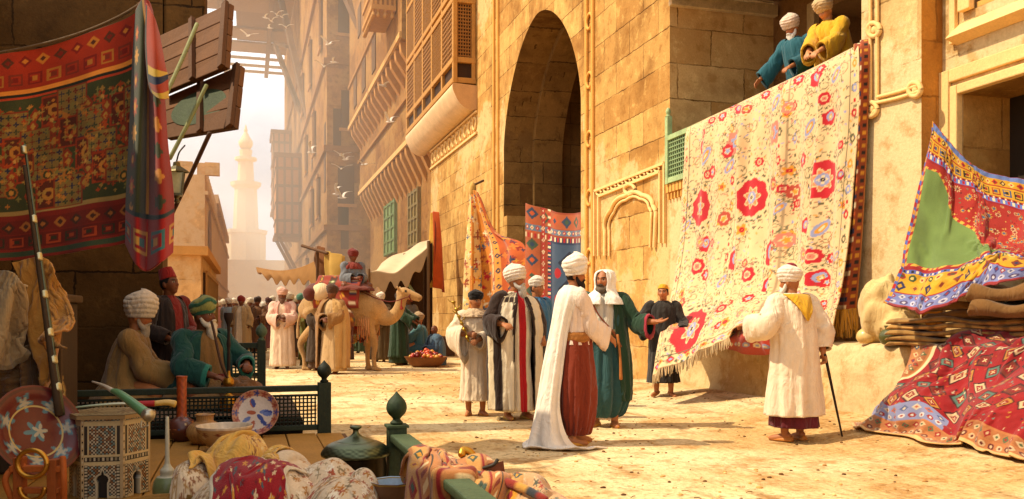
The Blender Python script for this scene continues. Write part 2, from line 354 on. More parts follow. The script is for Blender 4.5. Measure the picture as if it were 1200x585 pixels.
def wall_x(mb, X, y0, y1, z0, z1, holes=(), col=(.6, .4, .2)):
    ys = sorted({y0, y1, *[h for q in holes for h in q[:2]]}); zs = sorted({z0, z1, *[h for q in holes for h in q[2:]]})
    for a, b in zip(ys, ys[1:]):
        for c, d in zip(zs, zs[1:]):
            if any(q[0] <= a and b <= q[1] and q[2] <= c and d <= q[3] for q in holes): continue
            mb.add([[X, a, c], [X, a, d], [X, b, d], [X, b, c]], [[0, 1, 2, 3]], col, False)
def quad(mb, *p, col=(.6, .4, .2)): mb.add(np.array(p), [[0, 1, 2, 3]], col, False)
def reveal_x(mb, X0, X1, ya, yb, za, zb, col=(.6, .4, .2), back=True):
    quad(mb, [X0, ya, za], [X1, ya, za], [X1, ya, zb], [X0, ya, zb], col=col); quad(mb, [X0, yb, za], [X0, yb, zb], [X1, yb, zb], [X1, yb, za], col=col)
    quad(mb, [X0, ya, za], [X0, yb, za], [X1, yb, za], [X1, ya, za], col=col); quad(mb, [X0, ya, zb], [X1, ya, zb], [X1, yb, zb], [X0, yb, zb], col=col)
    if back: quad(mb, [X1, ya, za], [X1, yb, za], [X1, yb, zb], [X1, ya, zb], col=col)

# ================================================================ right: the house with the portal and the rug balcony
PH = empty('portal_house', (7, 14, 0), 0, 'tall honey-coloured stone house with the great pointed portal and the balcony under the flowered rug', 'house')
PHM = Matrix.Translation((-7, -14, 0))
def part(mb, name, mat, root=PH, **kw):
    o = mb.build(name, mat, None, **kw); o.parent = root
    R = Matrix.LocRotScale(root.location, root.rotation_euler, root.scale)
    o.matrix_parent_inverse = R.inverted()
    return o
def sub(mb, name, mat, par, **kw):
    o = mb.build(name, mat, None, **kw); o.parent = par; o.matrix_parent_inverse = par.matrix_parent_inverse.copy() if False else Matrix.Identity(4)
    o.matrix_parent_inverse = Matrix.Identity(4); return o
AY0, AY1 = 18.2, 24.3; AYC = (AY0+AY1)/2; AH = (AY1-AY0)/2
def arch_z(y, half=AH, spring=5.9, rise=2.9):
    tt = np.abs((np.asarray(y)-AYC)/half); return spring+rise*np.clip(1-tt**1.75, 0, 1)**.60
mb = MB(); YW1 = 34.8; ZT = 15.5
wall_x(mb, 7, 13.93, AY0, -.2, ZT); wall_x(mb, 7, AY1, YW1, -.2, ZT)
yy = AYC-AH*np.cos(np.linspace(0, PI, 61)); za = arch_z(yy)
for a, b, c, d in zip(yy, yy[1:], za, za[1:]): quad(mb, [7, a, c], [7, a, ZT], [7, b, ZT], [7, b, d])
quad(mb, [7, YW1, -.2], [7, YW1, ZT], [9, YW1, ZT], [9, YW1, -.2])
part(mb, 'portal_wall', M_WALL)
mb = MB()       # reveal, 0.85 m deep, then an inner arch set in
prof = [(AY0, -.2)]+[(float(a), float(b)) for a, b in zip(yy, za)]+[(AY1, -.2)]
prof = np.array(prof); prof[0, 0] += .0
P0 = np.stack([np.full(len(prof), 7.0), prof[:, 0], prof[:, 1]], -1); P1 = P0.copy(); P1[:, 0] = 7.85; mb.grid(np.stack([P0, P1]), smooth=False)
inn = prof.copy(); inn[:, 0] = AYC+(inn[:, 0]-AYC)*.94; inn[:, 1] = np.where(inn[:, 1] > 1, inn[:, 1]-.18, inn[:, 1])
P2 = np.stack([np.full(len(prof), 7.85), inn[:, 0], inn[:, 1]], -1); P3 = P2.copy(); P3[:, 0] = 8.7
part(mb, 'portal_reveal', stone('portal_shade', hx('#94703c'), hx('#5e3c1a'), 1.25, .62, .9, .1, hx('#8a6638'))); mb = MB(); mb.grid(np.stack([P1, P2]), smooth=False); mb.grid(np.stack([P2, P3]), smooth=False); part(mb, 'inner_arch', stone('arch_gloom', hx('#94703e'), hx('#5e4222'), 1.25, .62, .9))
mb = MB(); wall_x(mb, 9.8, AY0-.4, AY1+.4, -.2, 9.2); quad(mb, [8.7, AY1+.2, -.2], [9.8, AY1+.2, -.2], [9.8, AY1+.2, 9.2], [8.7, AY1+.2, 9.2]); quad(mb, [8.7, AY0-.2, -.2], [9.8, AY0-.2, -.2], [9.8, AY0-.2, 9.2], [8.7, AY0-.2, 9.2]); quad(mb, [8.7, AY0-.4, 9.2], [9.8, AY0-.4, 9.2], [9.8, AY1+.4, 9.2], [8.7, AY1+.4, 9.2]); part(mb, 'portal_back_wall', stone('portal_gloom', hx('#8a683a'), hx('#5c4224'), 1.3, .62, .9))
mb = MB()       # impost ledge at the far jamb, moulded frame strips both sides
mb.box(7.002, 7.85, AY1-.32, AY1-.003, -.2, 4.0); part(mb, 'jamb_pier', M_WALL)
mb = MB()
for ya in (AY0-.42, AY0-.78, AY1+.5, AY1+.95):
    P = np.array([[6.97, ya, z] for z in np.linspace(-.1, ZT, 60)]); mb.tube(P, .05, 6, C_HONEY, cap=False)
for z in np.arange(1.2, 15, 1.25):
    for ya in (AY0-.6,): mb.tube([[6.965, ya+.16*math.cos(a), z+.16*math.sin(a)] for a in np.linspace(0, 2*PI, 17)], .035, 6, C_HONEY, cap=False)
part(mb, 'portal_moulding', M_CARVE)
# scalloped blind arch in relief
mb = MB(); X = 6.97
def q(px, py): return PX(px, py, X)
for pts in ([(697, 300), (697, 224), (779, 191), (779, 285)], [(702, 300), (702, 230), (774, 201), (774, 285)]):
    for a, b in zip(pts, pts[1:]): mb.beam(q(*a), q(*b), .05, .06, C_CREAM, up=(1, 0, 0))
for off, rad in ((0, .045), (-5, .03)):
    P = []
    for a in np.linspace(0, PI, 70):
        k = 1+.06*abs(math.sin(4.5*a*1.0)); P.append(q(738-(29+off)*math.cos(a)*k, 262-(34+off)*math.sin(a)*k-(a-PI/2)*7))
    P = [q(709-off, 300)]+P+[q(767+off, 290)]; mb.tube(P, rad, 6, C_CREAM, m=90, cap=False)
mb.tube([q(738+6*math.cos(a), 222+6*math.sin(a)) for a in np.linspace(0, 2*PI, 17)], .04, 6, C_CREAM, cap=False)
for k in np.arange(0, 9): mb.tube([q(702+k*8.5+3*math.cos(a), 226-k*3.45+3*math.sin(a)) for a in np.linspace(0, 2*PI, 11)], .025, 5, C_CREAM, cap=False)
part(mb, 'blind_arch_relief', M_CARVE)
# balcony recess
RY0, RY1, RXB = 8.93, 13.93, 9.05
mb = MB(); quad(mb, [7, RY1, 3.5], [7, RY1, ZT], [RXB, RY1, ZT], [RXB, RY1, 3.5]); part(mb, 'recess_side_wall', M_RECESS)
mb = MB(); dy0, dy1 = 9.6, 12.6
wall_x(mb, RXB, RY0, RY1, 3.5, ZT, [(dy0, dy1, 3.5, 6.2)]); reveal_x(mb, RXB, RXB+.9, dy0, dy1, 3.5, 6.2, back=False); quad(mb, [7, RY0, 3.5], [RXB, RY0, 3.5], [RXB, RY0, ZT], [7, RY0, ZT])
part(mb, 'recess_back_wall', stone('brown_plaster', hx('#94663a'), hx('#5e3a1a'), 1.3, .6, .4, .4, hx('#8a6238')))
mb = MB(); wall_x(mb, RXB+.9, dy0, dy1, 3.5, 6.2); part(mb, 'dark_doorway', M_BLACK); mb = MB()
mb.box(7.004, RXB, RY0+.003, RY1-.003, 3.3, 3.5); part(mb, 'balcony_floor', M_CARVE)
mb = MB(); mb.box(8.95, 9.12, dy0-.35, dy0-.002, 3.5, 6.4, hx('#b89a68')); part(mb, 'door_jamb', M_PAINTW, bevel=.01); mb = MB(); mb.box(8.95, 9.12, dy1+.002, dy1+.2, 3.5, 6.4, hx('#a5875a')); part(mb, 'door_jamb', M_PAINTW, bevel=.01)
mb = MB()       # canopy over the recess with a pale edge beam
mb.box(6.9, 9.0, 9.0, 13.7, 6.75, 6.87, hx('#6a4a28')); part(mb, 'canopy_boards', M_WOOD)
mb = MB(); mb.box(6.78, 6.9, 9.0, 13.8, 6.62, 6.95, hx('#cdb78c')); mb.box(6.92, 9.0, 13.7, 13.82, 6.5, 6.7, hx('#c0a478')); mb.box(6.92, 9.0, 11.2, 11.36, 6.55, 6.74, hx('#8a6a40')); part(mb, 'canopy_beam', M_PAINTW, bevel=.01)
# wall under the balcony, and the flaking plaster wall nearer the viewer
mb = MB(); wall_x(mb, 7.0, RY0, RY1, -.2, 3.5); part(mb, 'balcony_base_wall', M_WALLB)
YB = 7.95; XN = 7.28
mb = MB(); wall_x(mb, 7.0, YB, RY0, -.2, ZT); part(mb, 'plastered_pier', M_WALLB)
mb = MB(); quad(mb, [7, YB, -.2], [XN, YB, -.2], [XN, YB, ZT], [7, YB, ZT]); part(mb, 'pier_return', stone('shaded_return', hx('#c98c3c'), hx('#9a5f20'), 1.2, .6, .6, .3, hx('#c48a42')))  # darker copy of the wall: the return's shade is put into its colour
wy0, wy1, wz0, wz1 = 4.6, 7.66, 1.7, 3.56; uy0, uy1, uz0, uz1 = 4.9, 7.5, 4.42, 5.6
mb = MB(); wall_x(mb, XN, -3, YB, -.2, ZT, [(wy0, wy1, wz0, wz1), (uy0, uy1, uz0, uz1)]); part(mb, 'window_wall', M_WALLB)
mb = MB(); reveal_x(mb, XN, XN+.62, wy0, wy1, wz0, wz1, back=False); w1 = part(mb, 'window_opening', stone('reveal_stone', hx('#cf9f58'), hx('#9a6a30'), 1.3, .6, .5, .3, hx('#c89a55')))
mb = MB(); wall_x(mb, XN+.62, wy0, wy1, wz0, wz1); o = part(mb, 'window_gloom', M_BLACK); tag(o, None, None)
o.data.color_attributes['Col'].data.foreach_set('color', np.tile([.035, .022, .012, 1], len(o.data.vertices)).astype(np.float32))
mb = MB()
for d0, d1, pr in ((.0, .10, .09), (.16, .3, .05)):
    mb.box(XN-pr, XN-.002, wy1+d0, wy1+d1, wz0, wz1+d1, C_CREAM); mb.box(XN-pr, XN-.002, wy0-d1, wy1+d0-.003, wz1+d0, wz1+d1, C_CREAM)
part(mb, 'window_frame', M_CARVE, bevel=.012)
mb = MB()       # upper window: sloping sill, lattice of square holes
mb.hexa([[XN-.001, uy0, uz0-.32], [XN-.001, uy1+.25, uz0-.32], [XN+.0, uy1+.25, uz0-.3], [XN, uy0, uz0-.3], [XN-.16, uy0, uz0-.26], [XN-.16, uy1+.25, uz0-.26], [XN+.1, uy1+.25, uz0], [XN+.1, uy0, uz0]], C_CREAM)
mb.box(XN-.08, XN-.003, uy1+.003, uy1+.16, uz0+.003, uz1, C_CREAM); mb.box(XN-.06, XN-.003, uy1+.22, uy1+.3, uz0-.3, uz1, C_CREAM); part(mb, 'window_sill', M_CARVE, bevel=.01)
mb = MB(); pt = .125
for y in np.arange(uy0, uy1+.01, pt): mb.box(XN+.03, XN+.07, y-.028, y+.028, uz0, uz1, C_HONEY)
for z in np.arange(uz0+.04, uz1, pt): mb.box(XN+.022, XN+.066, uy0, uy1, z-.028, z+.028, C_HONEY)
part(mb, 'window_grille', M_CARVE)
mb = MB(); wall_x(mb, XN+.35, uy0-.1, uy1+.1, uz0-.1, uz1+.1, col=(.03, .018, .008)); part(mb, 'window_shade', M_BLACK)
mb = MB()       # knotted relief strip
X = 6.97
for xo in (-4, 4):
    mb.tube([q(1024+xo, -60), q(1024+xo, 40), q(1024+xo, 118-xo)], .022, 6, C_CREAM, cap=False)
    mb.tube([q(1024+xo, 118-xo), q(1050, 112-xo*.9), q(1079, 103-xo*.9)], .022, 6, C_CREAM, cap=False)
for cx, cy in ((1024, 35), (1024, -30), (1072, 105), (1021, 128)):
    mb.tube([q(cx+7*math.cos(a), cy+8*math.sin(a)) for a in np.linspace(0, 2*PI, 21)], .03, 6, C_CREAM, cap=False)
    mb.ball(q(cx, cy)-np.array([-.01, 0, 0]), (.03, .05, .05), C_CREAM, 10, 8)
mb.tube([q(1020, 118), q(1014, 128), q(1020, 137), q(1026, 130)], .03, 6, C_CREAM)
part(mb, 'knotted_relief', M_CARVE)
mb = MB()       # frieze under the lattice
for k in range(22):
    y = 13.9-k*.12; mb.box(6.93, 6.998, y-.045, y+.045, 3.32, 3.46, C_HONEY); mb.box(6.95, 6.997, y-.02, y+.02, 3.2, 3.318, C_HONEY)
part(mb, 'balcony_frieze', M_CARVE)
mb = MB()       # stone bench running along the foot of the wall
ys = np.linspace(-2, 13.0, 170); pf = spline([(6.38, -.15), (6.42, .2), (6.46, .55), (6.50, .8), (6.56, .885), (6.7, .905), (7.0, .92), (7.3, .93)], 40)
P = np.zeros((40, 170, 3)); P[..., 0] = pf[:, :1]; P[..., 2] = pf[:, 1:]; P[..., 1] = ys
nse = fbm(P[..., 1]*1.7+40, P[..., 2]*2.2+P[..., 0]*1.3+40, 7, 5)-.47; P[..., 0] -= nse*.20; P[..., 2] += nse*.07*(pf[:, 1:] > .1)
mb.grid(P, flip=True); ends = P[:, -1]; mb.add(np.vstack([ends, [[7.3, 13, -.15]]]), [[i, i+1, 40] for i in range(39)], (.6, .4, .2)); part(mb, 'stone_bench', M_WALLB)
# green lattice balustrade along the balcony edge
G1 = hx('#9db07c'); G2 = hx('#7d9164'); mb = MB()
XR = 6.93
mb.box(XR-.04, XR+.05, 13.80, 13.90, 3.46, 4.62, G1); mb.lathe([(.001, .16), (.03, .13), (.045, .08), (.03, .03), (.05, .01), (.05, 0)], (XR, 13.85, 4.62), 12, G1)
mb.box(XR-.04, XR+.05, RY0+.02, RY0+.098, 3.46, 4.30, G1); BAL = part(mb, 'balustrade_post', M_PAINTW)
mb = MB(); mb.box(XR-.045, XR+.055, RY0+.1, 13.797, 4.20, 4.28, G1); mb.box(XR-.035, XR+.045, RY0+.1, 13.797, 3.47, 3.56, G1); part(mb, 'balustrade_rail', M_PAINTW)
mb = MB()
for y in np.arange(9.1, 13.8, .075): mb.box(XR-.012, XR+.012, y-.011, y+.011, 3.563, 4.197, G2)
for z in np.arange(3.62, 4.19, .075): mb.box(XR-.02, XR+.02, 9.03, 13.79, z-.011, z+.011, G2)
part(mb, 'balustrade_lattice', M_PAINTW)

# ---------------------------------------------------------------- carved wooden bay on the portal house
MW = hx('#b5813e'); MW2 = hx('#8f5f28'); MD = hx('#3a220c')
bx0, bx1, by0, by1, bz0 = 6.27, 6.99, 27.5, 36.0, 8.55
mb = MB(); mb.box(bx0+.06, bx1, by0+.06, by1-.06, bz0, 15.4, MD); part(mb, 'bay_core', M_WOOD)
mb = MB()
for y in np.linspace(by0, by1, 6): mb.box(bx0-.04, bx0+.1, y-.09, y+.09, bz0, 15.4, MW)
for z in (bz0+.1, bz0+.75, 11.2, 11.5, 13.6): mb.box(bx0-.055, bx0+.09, by0-.07, by1+.07, z-.09, z+.09, MW); mb.box(bx0+.1, bx1, by0-.065, by0+.1, z-.088, z+.088, MW)
mb.box(bx1-.14, bx1-.01, by0-.05, by0+.1, bz0, 15.4, MW); part(mb, 'bay_frame', M_WOOD, bevel=.015)
def lat_panel(y0, y1, z0, z1, kind):
    mb = MB(); n = int((y1-y0)/.16); 
    if kind:      # diagonal
        for k in np.arange(-(z1-z0), (y1-y0), .17):
            a0 = max(0, k); a1 = min(y1-y0, k+(z1-z0))
            if a1-a0 > .05:
                mb.beam((bx0, y0+a0, z0+a0-k), (bx0, y0+a1, z0+a1-k), .03, .05, MW2, up=(1, 0, 0)); mb.beam((bx0+.02, y1-a0, z0+a0-k), (bx0+.02, y1-a1, z0+a1-k), .03, .05, MW2, up=(1, 0, 0))
    else:
        for y in np.linspace(y0, y1, n): mb.box(bx0-.015, bx0+.03, y-.03, y+.03, z0, z1, MW2)
        for z in np.arange(z0, z1, .16): mb.box(bx0-.02, bx0+.025, y0, y1, z-.03, z+.03, MW2)
    part(mb, 'bay_lattice', M_WOOD)
yl = np.linspace(by0, by1, 6)
for i in range(5):
    lat_panel(yl[i]+.09, yl[i+1]-.09, bz0+.85, 11.1, i % 2); lat_panel(yl[i]+.09, yl[i+1]-.09, 11.6, 13.5, (i+1) % 2); lat_panel(yl[i]+.09, yl[i+1]-.09, 13.7, 15.2, 0)
mb = MB()
for x in np.arange(bx0+.14, bx1-.15, .085):
    mb.box(x-.018, x+.018, by0+.02, by0+.055, bz0+.85, 15.3, MW2)
for z in np.arange(bz0+.9, 15.2, .11): mb.box(bx0+.1, bx1-.15, by0+.01, by0+.05, z-.02, z+.02, MW2)
part(mb, 'bay_end_lattice', M_WOOD)
mb = MB(); pf = spline([(7.0, 7.75), (6.75, 7.72), (6.45, 7.9), (6.25, 8.25), (6.2, 8.45), (6.25, 8.54)], 14)
P = np.stack([np.stack([pf[:, 0], np.full(14, y), pf[:, 1]], -1) for y in (by0-.1, by1+.1)]); mb.grid(P, hx('#e2bf92'))
mb.add(np.vstack([P[0], [[7, by0-.1, 8.5]]]), [[i+1, i, 14] for i in range(13)], hx('#c89a66'), False); part(mb, 'bay_underside', M_CARVE)
mb = MB()
mb.box(6.93, 6.995, 27.3, 34.7, 6.95, 7.02, C_CREAM); mb.box(6.93, 6.995, 27.3, 34.7, 7.62, 7.69, C_CREAM)
for k in range(12):
    y = 27.6+k*.6; mb.tube([[6.97, y+.2*math.cos(a), 7.32+.2*math.sin(a)] for a in np.linspace(0, 2*PI, 13)], .04, 5, C_CREAM, cap=False); mb.box(6.95, 6.994, y+.28, y+.32, 7.03, 7.61, C_CREAM)
part(mb, 'bay_frieze', M_CARVE)

# ================================================================ corbelled house farther down the street
CH = empty('corbelled_house', (7.4, 35, 0), 0, 'brown jettied house with two rows of stone corbels beyond the carved bay', 'house')
def cpart(mb, n, m, **k): return part(mb, n, m, CH, **k)
mb = MB(); 
quad(mb, [7.4, 34.82, 0], [7.4, 34.82, 8.6], [7.4, 56, 8.6], [7.4, 56, 0]); cpart(mb, 'lower_wall', M_FAR)
mb = MB()
mb.box(6.7, 9, 34.85, 56, 8.6, 9.3); mb.box(6.75, 9, 34.85, 56, 9.3, 12.6); mb.box(6.1, 9, 36.4, 56, 12.6, 28); cpart(mb, 'jettied_wall', M_FAR)
mb = MB()
for y in np.arange(35.3, 56, 1.25): mb.hexa([[6.72, y-.22, 8.3], [7.39, y-.22, 6.9], [7.39, y+.22, 6.9], [6.72, y+.22, 8.3], [6.68, y-.22, 8.598], [7.39, y-.22, 8.598], [7.39, y+.22, 8.598], [6.68, y+.22, 8.598]], hx('#b98142'))
for y in np.arange(37, 56, 1.3): mb.hexa([[6.15, y-.2, 12.2], [6.748, y-.2, 11.3], [6.748, y+.2, 11.3], [6.15, y+.2, 12.2], [6.1, y-.2, 12.597], [6.748, y-.2, 12.597], [6.748, y+.2, 12.597], [6.1, y+.2, 12.597]], hx('#b98142'))
cpart(mb, 'corbels', M_CARVE)
mb = MB()
mb.box(6.62, 6.7, 34.9, 56, 8.62, 8.85, hx('#d8a868')); mb.box(6.6, 6.748, 34.9, 56, 10.6, 10.75, hx('#9a6830')); mb.box(6.0, 6.1, 36.4, 56, 12.65, 12.9, hx('#c99a5a')); mb.box(6.0, 6.1, 36.4, 56, 15.2, 15.4, hx('#9a6830')); cpart(mb, 'string_course', M_CARVE)
for (y0, y1, z0, z1, c) in ((45.5, 49.2, 4.4, 7.2, '#6f8a52'), (39.0, 41.5, 4.3, 6.9, '#8a7440')):
    mb = MB(); mb.box(7.3, 7.398, y0, y1, z0, z1, hx(c))
    for z in np.linspace(z0+.1, z1-.1, 5): mb.box(7.24, 7.3, y0, y1, z-.06, z+.06, hx(c, .7))
    for y in np.linspace(y0+.08, y1-.08, 4): mb.box(7.23, 7.299, y-.1, y+.1, z0, z1, hx(c, .75))
    cpart(mb, 'shutter', M_PAINTW)
for (y0, z0) in ((44, 13.4), (48, 13.4), (52, 13.4), (46, 17), (50, 17)):
    mb = MB(); mb.box(6.05, 6.098, y0, y0+1.3, z0, z0+1.7, hx('#5a3a1a')); cpart(mb, 'window', M_WOOD)
mb = MB(); mb.box(5.1, 6.08, 37.6, 40.6, 14.2, 19, MW2); cpart(mb, 'small_bay', M_WOOD)
mb = MB()
for y in np.arange(37.7, 40.6, .2): mb.box(5.06, 5.099, y-.05, y+.05, 14.2, 19, MW)
for x in np.arange(5.2, 6.05, .2): mb.box(x-.05, x+.05, 37.55, 37.597, 14.2, 19, MW)
for z in (14.2, 14.9, 16.5): mb.box(5.0, 6.05, 37.5, 40.65, z-.1, z+.1, MW)
for y in np.arange(37.6, 40.7, .3): mb.lathe([(.0, -.35), (.1, -.25), (.05, -.1), (.12, 0)], (5.1, y, 14.1), 8, MW)
for x in np.arange(5.3, 6.05, .3): mb.lathe([(.0, -.35), (.1, -.25), (.05, -.1), (.12, 0)], (x, 37.6, 14.1), 8, MW)
cpart(mb, 'small_bay_lattice', M_WOOD)

# ================================================================ tall house closing the right side
TH_ = empty('tall_house', (4.8, 57, 0), 0, 'very tall brown house with slit windows closing the right side of the hazy street', 'house')
mb = MB(); quad(mb, [4.8, 57, 0], [7.6, 57, 0], [7.6, 57, 46], [4.8, 57, 46]); wall_x(mb, 4.8, 57, 124, 0, 46); quad(mb, [4.8, 124, 0], [4.8, 124, 46], [9, 124, 46], [9, 124, 0]); part(mb, 'wall', M_FAR, TH_)
for (px, py, w, h) in ((395, 150, 9, 45), (381, 185, 7, 80), (366, 200, 7, 60), (363, 270, 8, 50), (402, 232, 12, 70), (404, 262, 9, 60)):
    p = PY(px, py, 57) if px > 387 else PX(px, py, 4.8); mb = MB(); s_ = float(ST*p[0]+CT*p[1])/FPX
    if px > 387: mb.box(p[0]-w*s_/2, p[0]+w*s_/2, 56.96, 57.05, p[2]-h*s_/2, p[2]+h*s_/2, hx('#4d2e14'))
    else: mb.box(4.77, 4.9, p[1]-w*s_*1.6, p[1]+w*s_*1.6, p[2]-h*s_/2, p[2]+h*s_/2, hx('#4d2e14'))
    part(mb, 'window', M_WOOD, TH_)
for (y0, y1, x0, z0, z1) in ((84, 90, 2.5, 8.6, 15.6), (103, 109, 2.7, 13, 21.5)):
    mb = MB(); mb.box(x0, 4.79, y0, y1, z0, z1, hx('#a86a30')); mb.box(x0-.2, 4.78, y0-.2, y1+.2, z1, z1+.4, hx('#7a4a20')); mb.box(x0-.15, 4.78, y0-.15, y1+.15, z0-.3, z0, hx('#7a4a20'))
    for z in np.linspace(z0+1.2, z1-1, 4): mb.box(x0-.08, x0, y0, y1, z-.12, z+.12, hx('#6d421c')); mb.box(x0, 4.77, y0-.08, y0-.001, z-.12, z+.12, hx('#6d421c'))
    for x in np.linspace(x0+.1, 4.6, 4): mb.box(x-.1, x+.1, y0-.085, y0-.002, z0, z1, hx('#6d421c'))
    for y in (y0+.3, y1-.3): mb.beam((x0+.1, y, z0), (4.75, y, z0-4.2), .3, .3, hx('#7a4a20'))
    part(mb, 'wooden_bay', M_WOOD, TH_)
mb = MB()
for z in (6.5, 11.5, 17, 24): mb.box(4.6, 4.797, 57, 124, z, z+.35, hx('#8a5c30')); mb.box(4.6, 7.3, 56.8, 56.997, z, z+.35, hx('#8a5c30'))
part(mb, 'string_course', M_CARVE, TH_)
for (y, z, w_, h_) in ((62, 8, 1.6, 2.6), (68, 8, 1.6, 2.6), (75, 13, 2, 3), (66, 13, 1.8, 3), (60, 19, 1.6, 3.4), (70, 19, 1.8, 3.4), (80, 19, 2, 3.4), (64, 3, 1.8, 2.8), (74, 3, 1.8, 2.8)):
    mb = MB(); mb.box(4.68, 4.797, y, y+w_, z, z+h_, hx('#5a381a')); mb.box(4.55, 4.68, y-.2, y+w_+.2, z-.2, z, hx('#a8743c')); mb.box(4.55, 4.68, y-.2, y+w_+.2, z+h_, z+h_+.2, hx('#a8743c'))
    for q_ in np.linspace(y+.2, y+w_-.2, 4): mb.box(4.62, 4.679, q_-.06, q_+.06, z, z+h_, hx('#8a5a2a'))
    part(mb, 'window', M_WOOD, TH_)
for (x, z) in ((5.6, 8.2), (5.7, 13), (5.5, 19)):
    mb = MB(); mb.box(x, x+.9, 56.9, 56.996, z, z+2.4, hx('#4d2e14')); mb.box(x-.15, x+1.05, 56.8, 56.9, z-.2, z, hx('#a8743c')); part(mb, 'window', M_WOOD, TH_)
# loose struts leaning out of the walls
for (a, b, Z0, Z1, w) in (((328, -5), (362, 140), 88, 76, .5), ((356, -40), (414, 84), 70, 60, .45), ((398, -20), (434, 57), 56, 50, .4), ((322, 52), (356, 142), 92, 82, .4), ((322, 51), (338, 55), 92, 90, .35)):
    mb = MB(); mb.beam(W(*a, Z0), W(*b, Z1), w, w, hx('#5f3c1a')); part(mb, 'roof_strut', M_WOOD, TH_)

# ================================================================ matting roof across the street
SR = empty('street_roof', (0, 106, 34), 0, 'slatted wooden roof spanning the street high above the far crowd', 'roof')
mb = MB()
for (y0, y1) in ((87.5, 91), (95.5, 100.5), (106.5, 110.5), (112, 116)): mb.box(-14, 4.7, y0, y1, 34, 34.25, hx('#8d6230'))
part(mb, 'planks', M_WOOD, SR)
mb = MB()
for y in (118.5, 122, 125): mb.box(-14, 4.7, y, y+.35, 33.9, 34.2, hx('#a37a40'))
for x in (-9, -3, 2.2): mb.box(x, x+.5, 87, 126, 33.5, 33.9, hx('#7a5228'))
part(mb, 'crossbeams', M_WOOD, SR)
mb = MB(); mb.box(-1.2, 4.7, 91.02, 112, 34.27, 34.4, hx('#7f5528')); part(mb, 'matting', M_WOOD, SR)

# ================================================================ left side of the far street
LH = empty('gabled_house', (-1.5, 34, 0), 0, 'pale house with crow-stepped parapet and pointed window on the left of the far street', 'house')
mb = MB(); X = -1.6
p0 = PX(240, 205, X); p1 = PX(261, 262, X)
ya, yb = p0[1], p1[1]
quad(mb, [-9, ya, 0], [X, ya, 0], [X, ya, p0[2]], [-9, ya, p0[2]]); quad(mb, [X, ya, 0], [X, yb+16, 0], [X, yb+16, p0[2]], [X, ya, p0[2]]); quad(mb, [-9, ya, p0[2]], [X, ya, p0[2]], [X, yb+16, p0[2]], [-9, yb+16, p0[2]])
part(mb, 'wall', M_FARL, LH)
mb = MB()
for k in range(14):
    y = ya+.2+k*1.1; mb.box(X-.3, X-.002, y, y+.6, p0[2]+.002, p0[2]+.5, hx('#d8a868'))
for k in range(8): mb.box(-8.6+k, -8.05+k, ya+.002, ya+.3, p0[2]+.002, p0[2]+.5, hx('#d8a868'))
part(mb, 'parapet', M_FARL, LH)
mb = MB(); P = spline([(0, 0), (0, 1.9), (.5, 2.6), (1.0, 1.9), (1.0, 0)], 24); Vb = [[X+.03, ya+3+p[0]*3, 3.2+p[1]] for p in P]; mb.add(Vb+[[X+.03, ya+4.5, 4]], [[i, i+1, 24] for i in range(23)], hx('#7a4c24'), False); part(mb, 'pointed_window', M_WOOD, LH)
mb = MB()
for z in (2.2, 3.0, 5.9): mb.box(X, X+.12, ya, yb+15.9, z, z+.15, hx('#c69052'))
part(mb, 'string_course', M_FARL, LH)
FH = empty('receding_house', (-2, 60, 0), 0, 'low pale house receding into the haze below the minaret', 'house')
mb = MB(); mb.box(-12, -1.9, 54, 84, 0, 7.6); part(mb, 'wall', M_FARL, FH)
for y in range(56, 82, 5): mb = MB(); mb.box(-1.899, -1.8, y, y+1.6, 3, 5.2, hx('#8a5c30')); part(mb, 'window', M_WOOD, FH)
mb = MB(); mb.box(-12.2, -1.6, 53.8, 84.2, 7.6, 8.1, hx('#d0a068')); part(mb, 'cornice', M_FARL, FH)
SH = empty('shop_house', (-1, 21, 0), 0, 'low ochre shop house with a grilled side wall behind the turbaned crowd', 'shop')
mb = MB(); mb.box(-6, -1.0, 21.2, 31, 0, 2.55); part(mb, 'wall', M_FARL, SH)
mb = MB(); mb.box(-6.1, -.85, 21.05, 31.1, 2.55, 2.75, hx('#c08a4a')); part(mb, 'roof_edge', M_CARVE, SH)
mb = MB(); mb.box(-.998, -.94, 22, 30, .9, 2.2, hx('#4a3018'))
for y in np.arange(22, 30.1, .5): mb.box(-.94, -.9, y-.05, y+.05, .9, 2.2, hx('#a0743c'))
for z in (.9, 1.5, 2.2): mb.box(-.94, -.89, 22, 30, z-.05, z+.05, hx('#a0743c'))
part(mb, 'grille', M_WOOD, SH); mb = MB(); mb.box(-2.6, -1.9, 21.1, 21.197, 1.6, 2.1, hx('#7a4f24')); part(mb, 'small_window', M_WOOD, SH)
EH = empty('end_house', (0, 118, 0), 0, 'hazy pale house standing across the far end of the street', 'house')
mb = MB(); mb.box(-30, -5, 128, 140, 0, 14); mb.box(-4.5, 8, 150, 165, 0, 10); part(mb, 'wall', M_FARL, EH)
for x in np.arange(-28, -6, 4): mb = MB(); mb.box(x, x+1.4, 127.9, 127.998, 7, 10, hx('#9a6e40')); part(mb, 'window', M_WOOD, EH)
